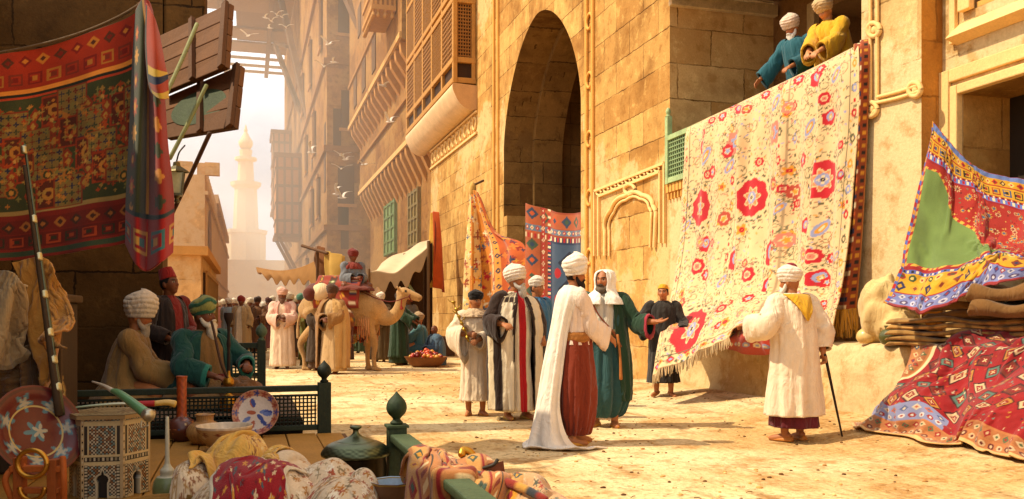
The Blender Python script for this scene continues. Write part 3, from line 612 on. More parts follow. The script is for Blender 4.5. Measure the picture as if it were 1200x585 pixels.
# minaret
MN = tag(empty('minaret', (0, 0, 0)), 'slender pale minaret with a bulbous top far off in the haze', 'minaret')
b = W(288, 368, 165); MN.location = (b[0], b[1], 0); mc = hx('#e6c69c'); mb = MB()
def zz(py): return HC+(HY-py)/FPX*165
mb.lathe([(3.6, 0), (3.6, zz(275)), (3.9, zz(274)), (3.9, zz(270)), (2.3, zz(269)), (2.1, zz(235)), (2.0, zz(222))], (b[0], b[1], 0), 8, mc, sm=False)
mb.lathe([(2.0, zz(222)), (2.7, zz(218)), (2.8, zz(214)), (1.5, zz(213.5)), (1.35, zz(190))], (b[0], b[1], 0), 8, mc, sm=False); part(mb, 'shaft', M_CARVE, MN)
mb = MB(); mb.lathe([(1.35, zz(190)), (2.0, zz(188)), (2.0, zz(185)), (1.0, zz(184.5)), (1.2, zz(176))], (b[0], b[1], 0), 12, mc, sm=False); part(mb, 'balcony', M_CARVE, MN)
mb = MB(); mb.lathe([(.7, zz(176)), (1.2, zz(171)), (1.25, zz(166)), (.7, zz(160)), (.3, zz(155)), (.35, zz(153)), (.05, zz(146))], (b[0], b[1], 0), 16, mc); part(mb, 'bulb', M_CARVE, MN)

# ================================================================ warm dusty air down the street
for nm, den, x0, x1, y0, y1, z0, z1, cc in (('street_haze', .010, -12, 6.6, 30, 150, -.4, 19, (1, .94, .84, 1)),):
    t = NT(nm); t.N.remove(t.b); vs = t.n('ShaderNodeVolumeScatter', Density=den, Anisotropy=.3); vs.inputs['Color'].default_value = cc; t.t.links.new(vs.outputs[0], t.N['Material Output'].inputs['Volume'])
    mb = MB(); mb.box(x0, x1, y0, y1, z0, z1); struct(mb.build(nm, t.m))
# ================================================================ people
SK = hx('#a8683c'); SKD = hx('#6e3d20'); SKL = hx('#c08050')
def rot(yaw=0, pitch=0, roll=0):
    a, b, c = (math.radians(v) for v in (-yaw, -pitch, roll))
    Rz = np.array([[math.cos(a), -math.sin(a), 0], [math.sin(a), math.cos(a), 0], [0, 0, 1]])
    Rx = np.array([[1, 0, 0], [0, math.cos(b), -math.sin(b)], [0, math.sin(b), math.cos(b)]])
    Ry = np.array([[math.cos(c), 0, math.sin(c)], [0, 1, 0], [-math.sin(c), 0, math.cos(c)]])
    return Rz@Rx@Ry
def head_surface(nu=56, nv=44):
    th = np.linspace(0, 2*PI, nu, endpoint=False); ph = np.linspace(.02, PI-.02, nv)
    D = np.stack([np.sin(ph)[:, None]*np.sin(th), np.sin(ph)[:, None]*np.cos(th), np.repeat(np.cos(ph)[:, None], nu, 1)], -1)
    P = D*np.array([.076, .096, .118]); x, y, z = P[..., 0].copy(), P[..., 1].copy(), P[..., 2].copy()
    f = sstep(.2, .8, D[..., 1])
    jaw = sstep(0, -.11, z); x *= 1-.22*jaw; y += .012*jaw*sstep(-.5, .6, D[..., 1])
    y -= .012*f*np.exp(-(x/.05)**2)*(y > .06)*.6
    g = lambda zc, zs, xs, xc=0: np.exp(-((z-zc)/zs)**2-((np.abs(x)-xc)/xs)**2)*(D[..., 1] > 0)
    y += .026*g(-.022, .016, .012)+.012*g(.004, .02, .009)
    y += .008*g(.034, .010, .045)-.013*g(.012, .011, .015, .031)+.006*g(-.02, .02, .018, .045)
    y += .008*g(-.060, .010, .022)-.004*g(-.0525, .003, .022)+.012*g(-.095, .016, .026)-.003*g(-.075, .006, .03)
    return np.stack([x, y, z], -1)
HEADS = head_surface()
class Person:
    def __init__(s, loc, ang, label, height=1.75, lean=0, side=0, yaw=0, pitch=0, seated=False, skin=SK, group=None, head_fwd=.025, rz=None, hi=True):
        s.root = empty('person', tuple(loc), head_to(ang) if rz is None else rz, label, 'person', group, height/1.75)
        s.lean, s.side, s.seated, s.skin, s.hi = lean, side, seated, skin, hi
        s.dz = -.83 if seated else 0; s.hr = rot(yaw, pitch); s.head = s.T((0, head_fwd, 1.625)); s.mb = MB()
        hd = HEADS.copy(); s.mb.grid(hd@s.hr.T+s.head, cv=True, flip=True)
        for sx in (-1, 1): s.mb.ball(s.H((sx*.077, -.012, -.008)), (.014, .02, .033), n=10, m=8, R=s.hr)
        s.mb.tube([s.T((0, 0, 1.42)), s.T((0, .005, 1.49)), s.H((0, -.012, -.07))], [.066, .055, .058], 14)
        L = [(.92, .165, .115), (1.0, .165, .115), (1.1, .145, .105), (1.25, .17, .12), (1.36, .18, .115), (1.43, .15, .09), (1.47, .07, .06)]
        th = np.linspace(0, 2*PI, 24, endpoint=False); sp = spline(L, 24)
        R = np.stack([s.T(np.stack([a[1]*np.sin(th), a[2]*np.cos(th), np.full(24, a[0])], -1)) for a in sp]); s.mb.grid(np.concatenate([np.repeat(R[:1].mean(1, keepdims=True), 24, 1), R]), cv=True)
        s.arms = {}; s.ground = 0
    def T(s, p):
        p = np.array(p, float); t = np.clip((p[..., 2]-.93)/.7, -.15 if s.seated else 0, 1.5); p[..., 0] += s.side*t; p[..., 1] += s.lean*t; p[..., 2] += s.dz-(s.lean**2+s.side**2)*.7*np.maximum(t, 0); return p
    def H(s, p): return np.asarray(p, float)@s.hr.T+s.head
    def legs(s, feet=None, knees=None, shoe=None, shoe_col=hx('#b5702c'), bare=False):
        """feet: [(x,y,toe angle) left, right]"""
        feet = feet or [(-.1, .02, -12), (.1, -.02, 14)]
        for i, (x, y, a) in enumerate(feet):
            sx = -1 if i == 0 else 1
            if s.seated:
                hip = np.array([sx*.1, 0, .12]); kn = np.array([sx*.33, .30, .13]); an = np.array([-sx*.10, .36, .06])
                s.mb.tube([hip, kn*.55+hip*.45+[0, 0, .03], kn], [.085, .08, .06], 12); s.mb.tube([kn, (kn+an)/2, an], [.06, .055, .04], 12); continue
            hip = np.array([sx*.095, 0, .94]); an = np.array([x, y, .075]); kn = (hip+an)/2+np.array([sx*.01, .03, .03])
            s.mb.tube([hip, kn], [.088, .06], 14); s.mb.tube([kn, (kn+an)/2+[0, -.012, .02], an], [.058, .056, .038], 14)
            d = np.array([math.sin(math.radians(a)), math.cos(math.radians(a)), 0])
            s.mb.tube([an+[0, 0, -.01]-d*.05, an-[0, 0, .035]+d*.03, an-[0, 0, .05]+d*.11, an-[0, 0, .055]+d*.16], [.036, .04, .036, .022], 12)
            if shoe:
                mb = MB(); c = an.copy(); c[2] = .03; l = np.array([d[1], -d[0], 0]); P = []
                for k, t in enumerate(np.linspace(0, 1, 14)):
                    w = .047*math.sin(PI*min(1, .18+t*.9))**.6*(1-.35*t) + .006; h = (.052 if t < .45 else .05-.045*(t-.45)/.55); up = .03*max(0, t-.8)/.2*(shoe == 'point')
                    th = np.linspace(0, 2*PI, 16, endpoint=False)
                    P.append([c-d*.085+d*(.285*t)+l*(w*math.cos(q))+np.array([0, 0, up-.026+h*max(0, math.sin(q))]) for q in th])
                P = np.array(P); P = np.concatenate([np.repeat(P[:1].mean(1, keepdims=True), 16, 1), P, np.repeat(P[-1:].mean(1, keepdims=True), 16, 1)])
                mb.grid(P, shoe_col, cv=True); mb.build('slipper', M_LEATHER, s.root)
    def arm(s, side, wrist, hint=None, hd=None, pn=None, curl=.35, spread=.1):
        """side -1 left, +1 right; wrist target local"""
        S = s.T((side*.185, 0, 1.415)); Wt = np.array(wrist, float); a, b = .295, .265
        v = Wt-S; d = np.linalg.norm(v)
        if d > a+b-.005: Wt = S+v/d*(a+b-.005); v = Wt-S; d = np.linalg.norm(v)
        u = v/d; h = np.asarray(hint if hint is not None else (side*.6, -.5, -.7), float); h = nrm(h-u*np.dot(h, u))
        c = (a*a-b*b+d*d)/(2*d); E = S+u*c+h*math.sqrt(max(0, a*a-c*c))
        s.mb.tube([S-[side*.03, 0, 0], S*.5+E*.5, E], [.062, .052, .044], 12); s.mb.tube([E, E*.6+Wt*.4, Wt], [.044, .043, .028], 12)
        s.arms[side] = (S, E, Wt)
        d0 = nrm(hd) if hd is not None else nrm(Wt-E); n0 = np.asarray(pn if pn is not None else (-side*.4, .2, -.9), float); n0 = nrm(n0-d0*np.dot(n0, d0))
        l = np.cross(d0, n0)*side
        Rm = np.stack([l, d0, n0], 1)
        s.mb.tube([Wt-d0*.02, Wt+d0*.03], [.027, .027], 10); s.mb.ball(Wt+d0*.055, (.041, .052, .017), n=14, m=10, R=Rm)
        for i in range(4):
            base = Wt+d0*.075+l*(.030-i*.0205); dr = nrm(d0+l*spread*(1.5-i)); L = (.074, .082, .076, .060)[i]; pts = [base-dr*.02, base]; ang = curl*.5
            for k in range(3):
                pts.append(pts[-1]+(dr*math.cos(ang)+n0*math.sin(ang))*L*(.42, .32, .26)[k]); ang += curl
            s.mb.tube(pts, [.0105, .0105, .0095, .0075], 8, m=14)
        b0 = Wt+d0*.02+l*.026; t1 = nrm(d0*.65+l*.75+n0*.3*(.5+curl)); t2 = nrm(d0*.9+l*.25+n0*.35*(.5+curl)); s.mb.tube([b0-l*.015, b0, b0+t1*.04, b0+t1*.04+t2*.034], [.013, .0135, .012, .009], 8, m=14)
        return Wt, E
    def body(s):
        hr, hd, sk = s.hr, s.head, s.skin
        def paint(V):
            q = (V-hd)@hr; x, y, z = q[:, 0], q[:, 1], q[:, 2]; c = np.repeat(sk[None], len(V), 0)*(.92+.16*fbm(V[:, 0]*14+V[:, 2]*9+40, V[:, 1]*14+V[:, 2]*6+40, 3)[:, None])
            fr = (y > .045)
            c = np.where((fr & (np.abs(z+.02) < .03) & (np.abs(x) < .016))[:, None], c*np.array([1.15, 1.05, 1.0]), c)
            ck = np.exp(-((np.abs(x)-.042)/.02)**2-((z+.03)/.02)**2)*fr; c = c*(1+ck[:, None]*np.array([.25, .0, -.05]))
            so = np.exp(-((np.abs(x)-.031)/.017)**2-((z-.014)/.011)**2)*fr; c = c*(1-.55*so[:, None])
            ey = fr & (((np.abs(x)-.031)/.013)**2+((z-.010)/.0065)**2 < 1); c = np.where(ey[:, None], hx('#b8a890'), c)
            ir = fr & (((np.abs(x)-.031)/.0065)**2+((z-.010)/.007)**2 < 1); c = np.where(ir[:, None], hx('#1c0f08'), c)
            br = fr & (np.abs(z-.032-.003*(1-((np.abs(x)-.032)/.02)**2)) < .0052) & (np.abs(np.abs(x)-.033) < .021); c = np.where(br[:, None], hx('#2a180c'), c)
            lp = fr & ((x/.023)**2+((z+.057)/.009)**2 < 1); c = np.where(lp[:, None], c*np.array([.85, .5, .45]), c)
            return np.clip(c, 0, 1)
        s.mb.build('body', M_SKIN, s.root, voxel=.0075 if s.hi else .011, paint=paint)
    # ---- clothes
    def loft(s, levels, col, name='robe', folds=.02, top=.25, k=(6, 13), seed=0, gap=None, n=150, m=70, mat=None, thick=.012, shear=True, jag=.0, rng=None, build=True, wr=.004):
        R = np.random.default_rng(seed); lv = spline([tuple(a)+(0.0,)*(5-len(a)) for a in levels], m)
        if lv.shape[1] < 5: lv = np.hstack([lv, np.zeros((m, 5-lv.shape[1]))])
        zf = np.linspace(0, 1, m)[:, None]
        if gap is not None: g = np.interp(zf[:, 0], np.linspace(0, 1, len(gap)), gap)[:, None]; th = g+(2*PI-2*g)*np.linspace(0, 1, n)[None]
        elif rng is not None:
            a = np.interp(zf[:, 0], np.linspace(0, 1, len(rng)), [r[0] for r in rng])[:, None]; b = np.interp(zf[:, 0], np.linspace(0, 1, len(rng)), [r[1] for r in rng])[:, None]; th = a+(b-a)*np.linspace(0, 1, n)[None]
        else: th = np.linspace(0, 2*PI, n, endpoint=False)[None]+0*zf
        f = 0
        for i in range(5):
            kk = int(R.integers(k[0], k[1]+1)); p = R.uniform(0, 6.28)+R.uniform(-1.2, 1.2)*zf+.5*np.sin(2.2*zf+i); q = np.sin(kk*th+p); f = f+(q+.4*np.sin(2*(kk*th+p)+.6))*R.uniform(.5, 1)
        f = f/2.6; w1 = np.cos(th)*1.6+7; w2 = np.sin(th)*1.6+7     # sharp hanging creases and slanting pulls
        wd_ = .35*np.sin(zf*5+seed)+.6*(vn(w1+zf*1.5, w2, seed+1)-.5)
        r1 = 1-np.abs(2*vn(w1*1.5+wd_+seed, w2*1.5+zf*.9, seed+2)-1)*2.2; r2 = 1-np.abs(2*vn(w1*3+zf*1.1, w2*3+wd_*1.4, seed+3)-1)*2.2; r3 = 1-np.abs(2*vn(w1*1.2+zf*5, w2*1.2-zf*4, seed+4)-1)*2.4
        f = .55*f+.55*np.clip(r1, -1, 1)+.30*np.clip(r2, -1, 1)+.22*np.clip(r3, -.6, 1); amp = folds*(top+(1-top)*zf**1.1)
        w = (fbm(np.cos(th)*3+seed, np.sin(th)*3+zf*9+seed*3, seed)-.47)*wr*4
        rr_ = 0
        x = lv[:, 1:2]*np.sin(th)+lv[:, 3:4]; y = lv[:, 2:3]*np.cos(th)+lv[:, 4:5]; z = lv[:, 0:1]+0*th
        w = (fbm(th*5+seed, z*13+seed*3, seed)-.47)*wr*4
        rr = f*amp+w; x = x+rr*np.sin(th); y = y+rr*np.cos(th)
        if jag: z = z+jag*zf**6*(np.sin(3*th+seed)+.5*np.sin(7*th))
        P = np.stack([x, y, z], -1); P = s.T(P) if shear else P
        c = col(th, zf+0*th, P) if callable(col) else np.broadcast_to(np.asarray(col), P.shape)
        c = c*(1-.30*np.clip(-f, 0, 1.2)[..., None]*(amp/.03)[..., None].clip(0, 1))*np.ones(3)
        mb = MB(); mb.grid(P, c, cv=(gap is None and rng is None), flip=False)
        if not build: return mb
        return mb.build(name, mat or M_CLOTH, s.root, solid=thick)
    def robe(s, col, hem=.10, w=1.0, flare=1.0, seed=0, folds=.022, name='robe', depth=1.0, **k):
        L = [(1.50, .07, .065), (1.475, .105, .08), (1.43, .185*w, .115*depth), (1.33, .215*w, .15*depth), (1.15, .215*w, .165*depth), (1.0, .225*w, .175*depth), (.7, .235*w*flare, .195*depth*flare), (.4, .25*w*flare, .22*depth*flare), (hem, .27*w*flare, .24*depth*flare)]
        return s.loft(L, col, name, folds, seed=seed, **k)
    def lap(s, col, seed=0, name='robe'):
        L = [(1.50, .07, .065), (1.475, .105, .08), (1.43, .19, .12), (1.33, .225, .155), (1.15, .235, .18), (1.03, .27, .22, 0, .03), (.96, .36, .33, 0, .1), (.9, .42, .40, 0, .14), (.845, .44, .42, 0, .14)]
        return s.loft(L, col, name, .03, seed=seed, k=(5, 11))
    def sleeve(s, side, col, r=(.085, .085, .085), hang=0, upto=.93, seed=0, name='sleeve', cuff=None):
        S, E, Wt = s.arms[side]; path = [S+np.array([-side*.05, 0, .012]), S+np.array([side*.02, 0, .0]), (S+E)/2, E, E+(Wt-E)*.5, E+(Wt-E)*upto]
        m = 40; n = 26; P0 = spline(path, m); T, A, B = frames(P0); t = np.linspace(0, 1, m); rr = np.interp(t, np.linspace(0, 1, len(r)), r)*.80; rr[:8] = np.maximum(rr[:8], .068); th = np.linspace(0, 2*PI, n, endpoint=False)
        a1 = np.cos(th)[None]*1.1+6; a2 = np.sin(th)[None]*1.1+6; tt_ = t[:, None]
        cr = 1-np.abs(2*vn(a1+tt_*7+seed, a2-tt_*4, seed+5)-1)*2.2; cr2 = 1-np.abs(2*vn(a1*2+tt_*3, a2*2+tt_*9, seed+6)-1)*2.2
        wob = 1+.13*np.clip(cr, -1, 1)*(.5+.5*np.exp(-((tt_-.5)/.25)**2))+.07*np.clip(cr2, -1, 1)+.06*np.sin(3*th+seed+2*tt_)*tt_
        P = P0[:, None]+(rr[:, None]*wob)[..., None]*(A[:, None]*np.cos(th)[None, :, None]+B[:, None]*np.sin(th)[None, :, None])
        rel = (P-P0[:, None])[..., 2]/(rr[:, None]); P[..., 2] -= hang*sstep(.35, 1, t)[:, None]*np.clip(-rel+.3, 0, 1.3)
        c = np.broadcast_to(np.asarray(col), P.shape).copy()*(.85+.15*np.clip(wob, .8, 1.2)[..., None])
        if cuff is not None: c[-4:] = cuff
        # turn the cuff inward so the sleeve has an inside
        inn = P[-1:]*.72+P0[-5][None, None]*.28; P = np.concatenate([P, inn]); c = np.concatenate([c, c[-1:]*.4])
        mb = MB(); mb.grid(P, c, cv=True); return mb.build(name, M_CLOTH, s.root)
    def turban(s, col, r=(.118, .128, .10), up=.075, seed=0, wraps=4, col2=None, tilt=8, name='turban', cap=None, back=-.008):
        n, m = 72, 48; th = np.linspace(0, 2*PI, n, endpoint=False)[None]; v = np.linspace(0, 1, m)[:, None]
        R = (.74+.26*np.sin(PI*np.clip(v*.95+.02, 0, 1))**.9)*np.where(v > .6, np.sqrt(np.clip(1-((v-.6)/.4)**2, 0, 1))*.999+.001, 1)
        sg = np.tanh(3*np.sin(th+.4+seed)); ph = wraps*v*PI*.9+sg*1.5*(v-.2)*np.cos(th*.5+seed)**2*2+.7*np.sin(th*2+seed*2)+2.4*(vn(np.cos(th)*1.3+5, np.sin(th)*1.3+5+v*2, seed)-.5)
        rid = np.abs(np.sin(ph))**.7; k = 1-.055*(1-rid)+.26*(fbm(np.cos(th)*1.6+seed+9, np.sin(th)*1.6+9+v*2.5, seed)-.47)
        x = R*k*r[0]*np.sin(th); y = R*k*r[1]*np.cos(th); z = (v-.38)*2*r[2]*(1+0*th)+.014*np.sin(th+seed)*v
        P = np.stack([x, y, z], -1)@rot(0, -tilt).T+np.array([0, back, up]); P = s.H(P)
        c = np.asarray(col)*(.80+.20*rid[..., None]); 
        if col2 is not None: c = np.where((np.sin(ph*1.0) > .2)[..., None], c, np.asarray(col2)*(.72+.28*rid[..., None]))
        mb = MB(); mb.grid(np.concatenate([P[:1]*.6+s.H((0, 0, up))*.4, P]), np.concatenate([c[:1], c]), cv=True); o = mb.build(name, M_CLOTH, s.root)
        if cap is not None:
            mb = MB(); mb.ball(s.H((0, back-.015, up+r[2]*.92)), (.066, .07, .05), cap, 20, 12, R=s.hr); mb.build('cap', M_CLOTH, s.root)
        return o
    def skull_cap(s, col, h=.085, up=.055, flat=False):
        mb = MB(); pr = [(.001, h), (.04, h*.97), (.066, h*.8), (.079, h*.4), (.083, -.005), (.078, -.01)] if not flat else [(.001, h), (.055, h), (.066, h*.93), (.08, 0), (.075, -.01)]
        mb.lathe(pr, (0, 0, 0), 30, col); V = mb.v[0]; V[:, 1] *= 1.18; mb.v[0] = s.H(V@rot(0, -10).T+np.array([0, -.012, up])); mb.build('cap', M_CLOTH, s.root)
    def hair(s, col):
        mb = MB(); mb.ball(s.H((0, -.014, .02)), (.084, .095, .105), col, 24, 16, .05, 3, R=s.hr); mb.build('hair', M_HAIR, s.root)
    def beard(s, col, ln=.10, w=1.0, seed=1, full=True):
        mb = MB(); n, m = 30, 18; th = np.linspace(0, 2*PI, n, endpoint=False); ph = np.linspace(.02, PI-.02, m)
        D = np.stack([np.sin(ph)[:, None]*np.sin(th), np.sin(ph)[:, None]*np.cos(th), np.repeat(np.cos(ph)[:, None], n, 1)], -1)
        P = D*np.array([.058*w, .042, ln*.62+.03]); low = np.clip(-D[..., 2], 0, 1); P[..., 0] *= 1-.45*low**1.5
        P[..., 0] += .006*np.sin(D[..., 0]*22+seed)*low; P[..., 1] += .007*np.sin(D[..., 0]*26+seed*2)*(low+.3)
        mb.grid(s.H(P+np.array([0, .068, -.088-ln*.42])), col, cv=True)
        if full:
            for sx in (-1, 1): mb.tube([s.H((sx*.074, .012, -.02)), s.H((sx*.066, .035, -.065)), s.H((sx*.045, .07, -.095))], [.014, .022, .03], 10, col)
        for sx in (-1, 1): mb.tube([s.H((0, .104, -.042)), s.H((sx*.02, .099, -.047)), s.H((sx*.042, .083, -.068))], [.009, .010, .005], 8, col)
        mb.build('beard', M_HAIR, s.root, voxel=.007, paint=col)
    def moustache(s, col):
        mb = MB()
        for sx in (-1, 1): mb.tube([s.H((0, .106, -.043)), s.H((sx*.02, .101, -.047)), s.H((sx*.04, .086, -.06))], [.009, .010, .004], 8, col)
        mb.build('moustache', M_HAIR, s.root)
    def sash(s, col, z=1.06, h=.11, r=(.225, .18), seed=2):
        s.loft([(z+h/2, r[0]*.97, r[1]*.97), (z+h*.2, r[0]*1.04, r[1]*1.04), (z-h*.2, r[0]*1.04, r[1]*1.04), (z-h/2, r[0]*.97, r[1]*.97)], lambda th, zf, P: np.asarray(col)*(.75+.25*np.abs(np.sin(zf*9+.7*np.sin(th*2)))[..., None]), 'sash', .006, 1, seed=seed, m=20, n=80)
    def to_local(s, w):
        p = np.asarray(w, float)-np.array(s.root.location); a = -s.root.rotation_euler[2]; k = s.root.scale[0]
        return np.array([math.cos(a)*p[0]-math.sin(a)*p[1], math.sin(a)*p[0]+math.cos(a)*p[1], p[2]])/k
    def to_world(s, p):
        p = np.asarray(p, float)*s.root.scale[0]; a = s.root.rotation_euler[2]; return np.array([math.cos(a)*p[0]-math.sin(a)*p[1], math.sin(a)*p[0]+math.cos(a)*p[1], p[2]])+np.array(s.root.location)
WHITE = hx('#e6d3bd'); CREAM = hx('#e2c79c'); OFFW = hx('#dcc5a6'); DKB = hx('#2c1a10')
def gpt(px, py, Z=None):
    p = G(px, py) if Z is None else W(px, py, Z)
    for _ in range(3):
        g = float(gz(p[0], p[1])); p = G(px, py, g) if Z is None else W(px, py, Z)
    p[2] = float(gz(p[0], p[1])); return p
def stripes(th, edges, cols):
    out = np.zeros(th.shape+(3,)); 
    idx = np.searchsorted(edges, th.ravel()).reshape(th.shape) % len(cols); return np.asarray(cols)[idx]

# ---- 1 boy in a cream robe with black turban
p = Person(gpt(557, 487), 165, 'boy in a short cream robe and black turban holding a gilded stick', 1.50, yaw=-18, pitch=4, skin=SK)
p.arm(1, (.16, .26, 1.16), hint=(.8, -.4, -.5), pn=(-.8, .3, -.2), curl=.9); p.arm(-1, (.03, .29, 1.08), pn=(.3, -.6, -.5), curl=.5)
p.legs([(-.1, .03, -10), (.09, -.03, 22)], shoe='point', shoe_col=hx('#d98a2c')); p.body()
p.robe(OFFW, .22, .92, .9, seed=11); p.sleeve(1, OFFW, (.085, .1, .12, .16), .22, .8, 1); p.sleeve(-1, OFFW, (.085, .1, .1, .1), .05, .9, 2)
p.loft([(1.52, .075, .075), (1.5, .11, .1), (1.45, .2, .14), (1.40, .235, .165)], hx('#c8a984'), 'scarf', .014, .8, seed=3, m=24)
p.turban(hx('#1c1512'), (.108, .118, .072), .07, 1, 4); BOY = p
# ---- 2 bearded man in the striped cloak
p = Person(gpt(604, 491), 152, 'white-bearded man in a dark and cream striped cloak over a red waistcoat', 1.74, yaw=-30, pitch=-8, skin=SK)
p.arm(1, (.30, .26, 1.12), hint=(.5, -.5, -.6), curl=.6); p.arm(-1, (-.30, .12, .98), curl=.5)
p.legs([(-.12, .05, -8), (.1, 0, 10)], shoe='point', shoe_col=hx('#c9a24a')); p.body()
p.robe(lambda th, z, P: np.where((np.abs(P[..., 0]) < .045)[..., None], hx('#b3161a'), hx('#e3cfae')), .1, .9, .85, seed=21)
def cloak_col(th, zf, P):
    c = stripes(th, [.42, .86, 1.25, 1.6, 2.5, 3.5, 4.1, 4.7, 5.0, 5.42, 5.86], [DKB, hx('#e4d2b2'), DKB, hx('#d8c4a0'), DKB, hx('#33201a'), DKB, DKB, hx('#d8c4a0'), DKB, hx('#e4d2b2'), DKB])
    c = np.where(((zf < .36) & (th > .25) & (th < 1.3))[..., None], DKB*1.1, c)
    pl = (zf < .38) & ((np.abs((zf*22) % 1-.5) < .11) | (np.abs((th*4.2) % 1-.5) < .07)) & (th > .3) & (th < 3); c = np.where(pl[..., None], hx('#d8c4a0'), c)
    return c
p.loft([(1.49, .085, .08), (1.46, .16, .11), (1.42, .26, .15), (1.30, .33, .20), (1.1, .37, .235), (.8, .35, .24), (.4, .34, .25), (.12, .33, .26)], cloak_col, 'cloak', .03, .3, (5, 10), 5, gap=(.25, .2, .2, .3, .36, .4, .42))
p.sleeve(1, DKB*1.1, (.1, .12, .12, .105), .10, .90, 3, 'cloak_sleeve', cuff=None)
p.turban(WHITE, (.128, .138, .108), .082, 4, 6); p.beard(hx('#b9b0a4'), .11, 1.05)
# ---- 3 man in blue behind them
p = Person(gpt(628, 478), 135, 'man in a blue robe and white head wrap standing behind the striped cloak', 1.70, yaw=-10, skin=SK)
p.arm(-1, (-.2, .2, 1.02)); p.arm(1, (.2, .2, 1.02)); p.legs(shoe='point'); p.body(); BL = hx('#35688f')
p.robe(BL, .1, 1.0, seed=31); p.sleeve(1, BL, (.09, .1, .11)); p.sleeve(-1, BL, (.09, .1, .11)); p.turban(hx('#d9cbb8'), (.105, .116, .075), .07, 7, 4); p.hair(hx('#2a1a10'))
# ---- 4 man with the long white cape
p = Person(gpt(672, 521), 72, 'dark-bearded man in white turban, red-brown trousers and long white trailing cape', 1.73, yaw=22, pitch=2, skin=SK); p.root.scale = (.87, .87, .988)
p.arm(1, (.13, .36, 1.03), hint=(.3, -.8, -.5), pn=(-.7, 0, -.6), curl=.4); p.arm(-1, (-.14, .33, 1.02), hint=(-.4, -.8, -.5), pn=(.7, 0, -.6), curl=.4)
p.legs([(-.1, .1, -6), (.1, -.05, 10)], shoe='point', shoe_col=hx('#c88a2a')); p.body(); SHIRT = hx('#e6cdb8')
p.loft([(1.50, .07, .065), (1.475, .105, .08), (1.43, .185, .115), (1.33, .215, .15), (1.15, .2, .16), (1.03, .2, .165), (.96, .215, .175)], SHIRT, 'shirt', .014, .6, seed=41, m=50)
RB = hx('#7c2c12'); L2 = [(1.05, .2, .165), (.98, .215, .185), (.8, .235, .205), (.55, .25, .225), (.32, .235, .21), (.17, .19, .165), (.11, .15, .14), (.10, .05, .05)]
p.loft(L2, RB, 'trousers', .045, .25, (5, 12), 42); p.sash(hx('#a86a2c'), 1.03, .10, (.215, .175))
p.sleeve(1, SHIRT, (.09, .105, .1, .1), .06, .86, 4); p.sleeve(-1, SHIRT, (.09, .1, .1), .05, .86, 5)
ctrl = np.array([   # rows shoulder -> ground, columns right shoulder -> back -> left shoulder
    [(.13, .00, 1.505), (.11, -.06, 1.52), (0, -.095, 1.525), (-.12, -.05, 1.52), (-.14, .03, 1.50)],
    [(.225, -.03, 1.41), (.19, -.13, 1.41), (0, -.17, 1.42), (-.2, -.10, 1.42), (-.24, .03, 1.40)],
    [(.22, -.12, 1.12), (.2, -.22, 1.12), (.02, -.26, 1.12), (-.2, -.19, 1.12), (-.26, -.04, 1.12)],
    [(.23, -.20, .72), (.22, -.31, .72), (.05, -.38, .72), (-.18, -.29, .72), (-.26, -.10, .72)],
    [(.25, -.24, .32), (.27, -.38, .32), (.08, -.48, .34), (-.18, -.36, .32), (-.24, -.14, .32)],
    [(.36, -.12, .03), (.42, -.38, .05), (.14, -.60, .04), (-.2, -.44, .03), (-.26, -.16, .03)],
    [(.55, .22, .014), (.62, -.16, .02), (.30, -.66, .016), (-.2, -.56, .015), (-.32, -.30, .014)]])
ctrl[2:, :, 0] = ctrl[2:, :, 0]*.85-.02; ctrl[2:, :, 1] *= .9; C = net(ctrl, 90, 80); u = np.linspace(0, 1, 90)[:, None]; v = np.linspace(0, 1, 80)[None]
fo = (np.sin(v*30+1.5*np.sin(u*4))+.6*np.sin(v*49+2+2*u)+.5*np.sin(v*19+u*3))*.012*(.25+u)*(1-.6*sstep(.85, 1, u)); C[..., 1] += -fo*1.2; C[..., 0] += fo*.5
C[..., 2] += sstep(.82, .95, u)*(fbm(u*9+v*3, v*10, 6)-.42)*.09; C[..., 2] = np.maximum(C[..., 2], .012)
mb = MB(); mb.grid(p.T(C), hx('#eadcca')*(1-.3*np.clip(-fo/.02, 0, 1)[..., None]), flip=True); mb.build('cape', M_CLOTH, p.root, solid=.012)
p.turban(hx('#efe0cc'), (.13, .142, .11), .08, 2, 6); p.beard(hx('#241610'), .055); p.hair(hx('#20130c'))
# ---- 5 man in dark green with white headscarf
p = Person(gpt(708, 500), 190, 'moustached man in dark green coat and white headscarf stretching out an open palm', 1.73, yaw=22, pitch=2, skin=SK)
p.arm(-1, (-.56, .22, 1.17), hint=(-.1, -.3, -1), hd=(-.9, .25, .12), pn=(-.1, .25, 1), curl=.18, spread=.14); p.arm(1, (.02, .29, 1.08), pn=(.1, -.7, -.5), curl=.5)
p.legs([(-.12, .04, -16), (.1, 0, 20)], shoe='point', shoe_col=hx('#c98a34')); p.body(); GRN = hx('#203a26'); TEAL = hx('#274a4a')
p.loft([(1.50, .07, .065), (1.46, .13, .09), (1.40, .19, .13), (1.25, .2, .15), (1.05, .2, .165), (.8, .235, .20), (.5, .26, .225), (.3, .25, .22), (.17, .20, .17), (.12, .14, .13), (.11, .05, .05)],
       lambda th, z, P: np.where(((P[..., 2] > 1.05) & (np.abs(P[..., 0]) < .11))[..., None], hx('#cfc4b0'), TEAL), 'robe', .034, .25, (6, 13), 51)
p.sash(hx('#6f5430'), 1.04, .09, (.215, .18))
p.loft([(1.49, .09, .08), (1.46, .16, .11), (1.42, .21, .14), (1.3, .24, .175), (1.1, .24, .19), (.8, .27, .23), (.5, .29, .25), (.3, .29, .25)], GRN, 'coat', .03, .3, (5, 11), 52, gap=(.45, .42, .5, .6, .7, .8))
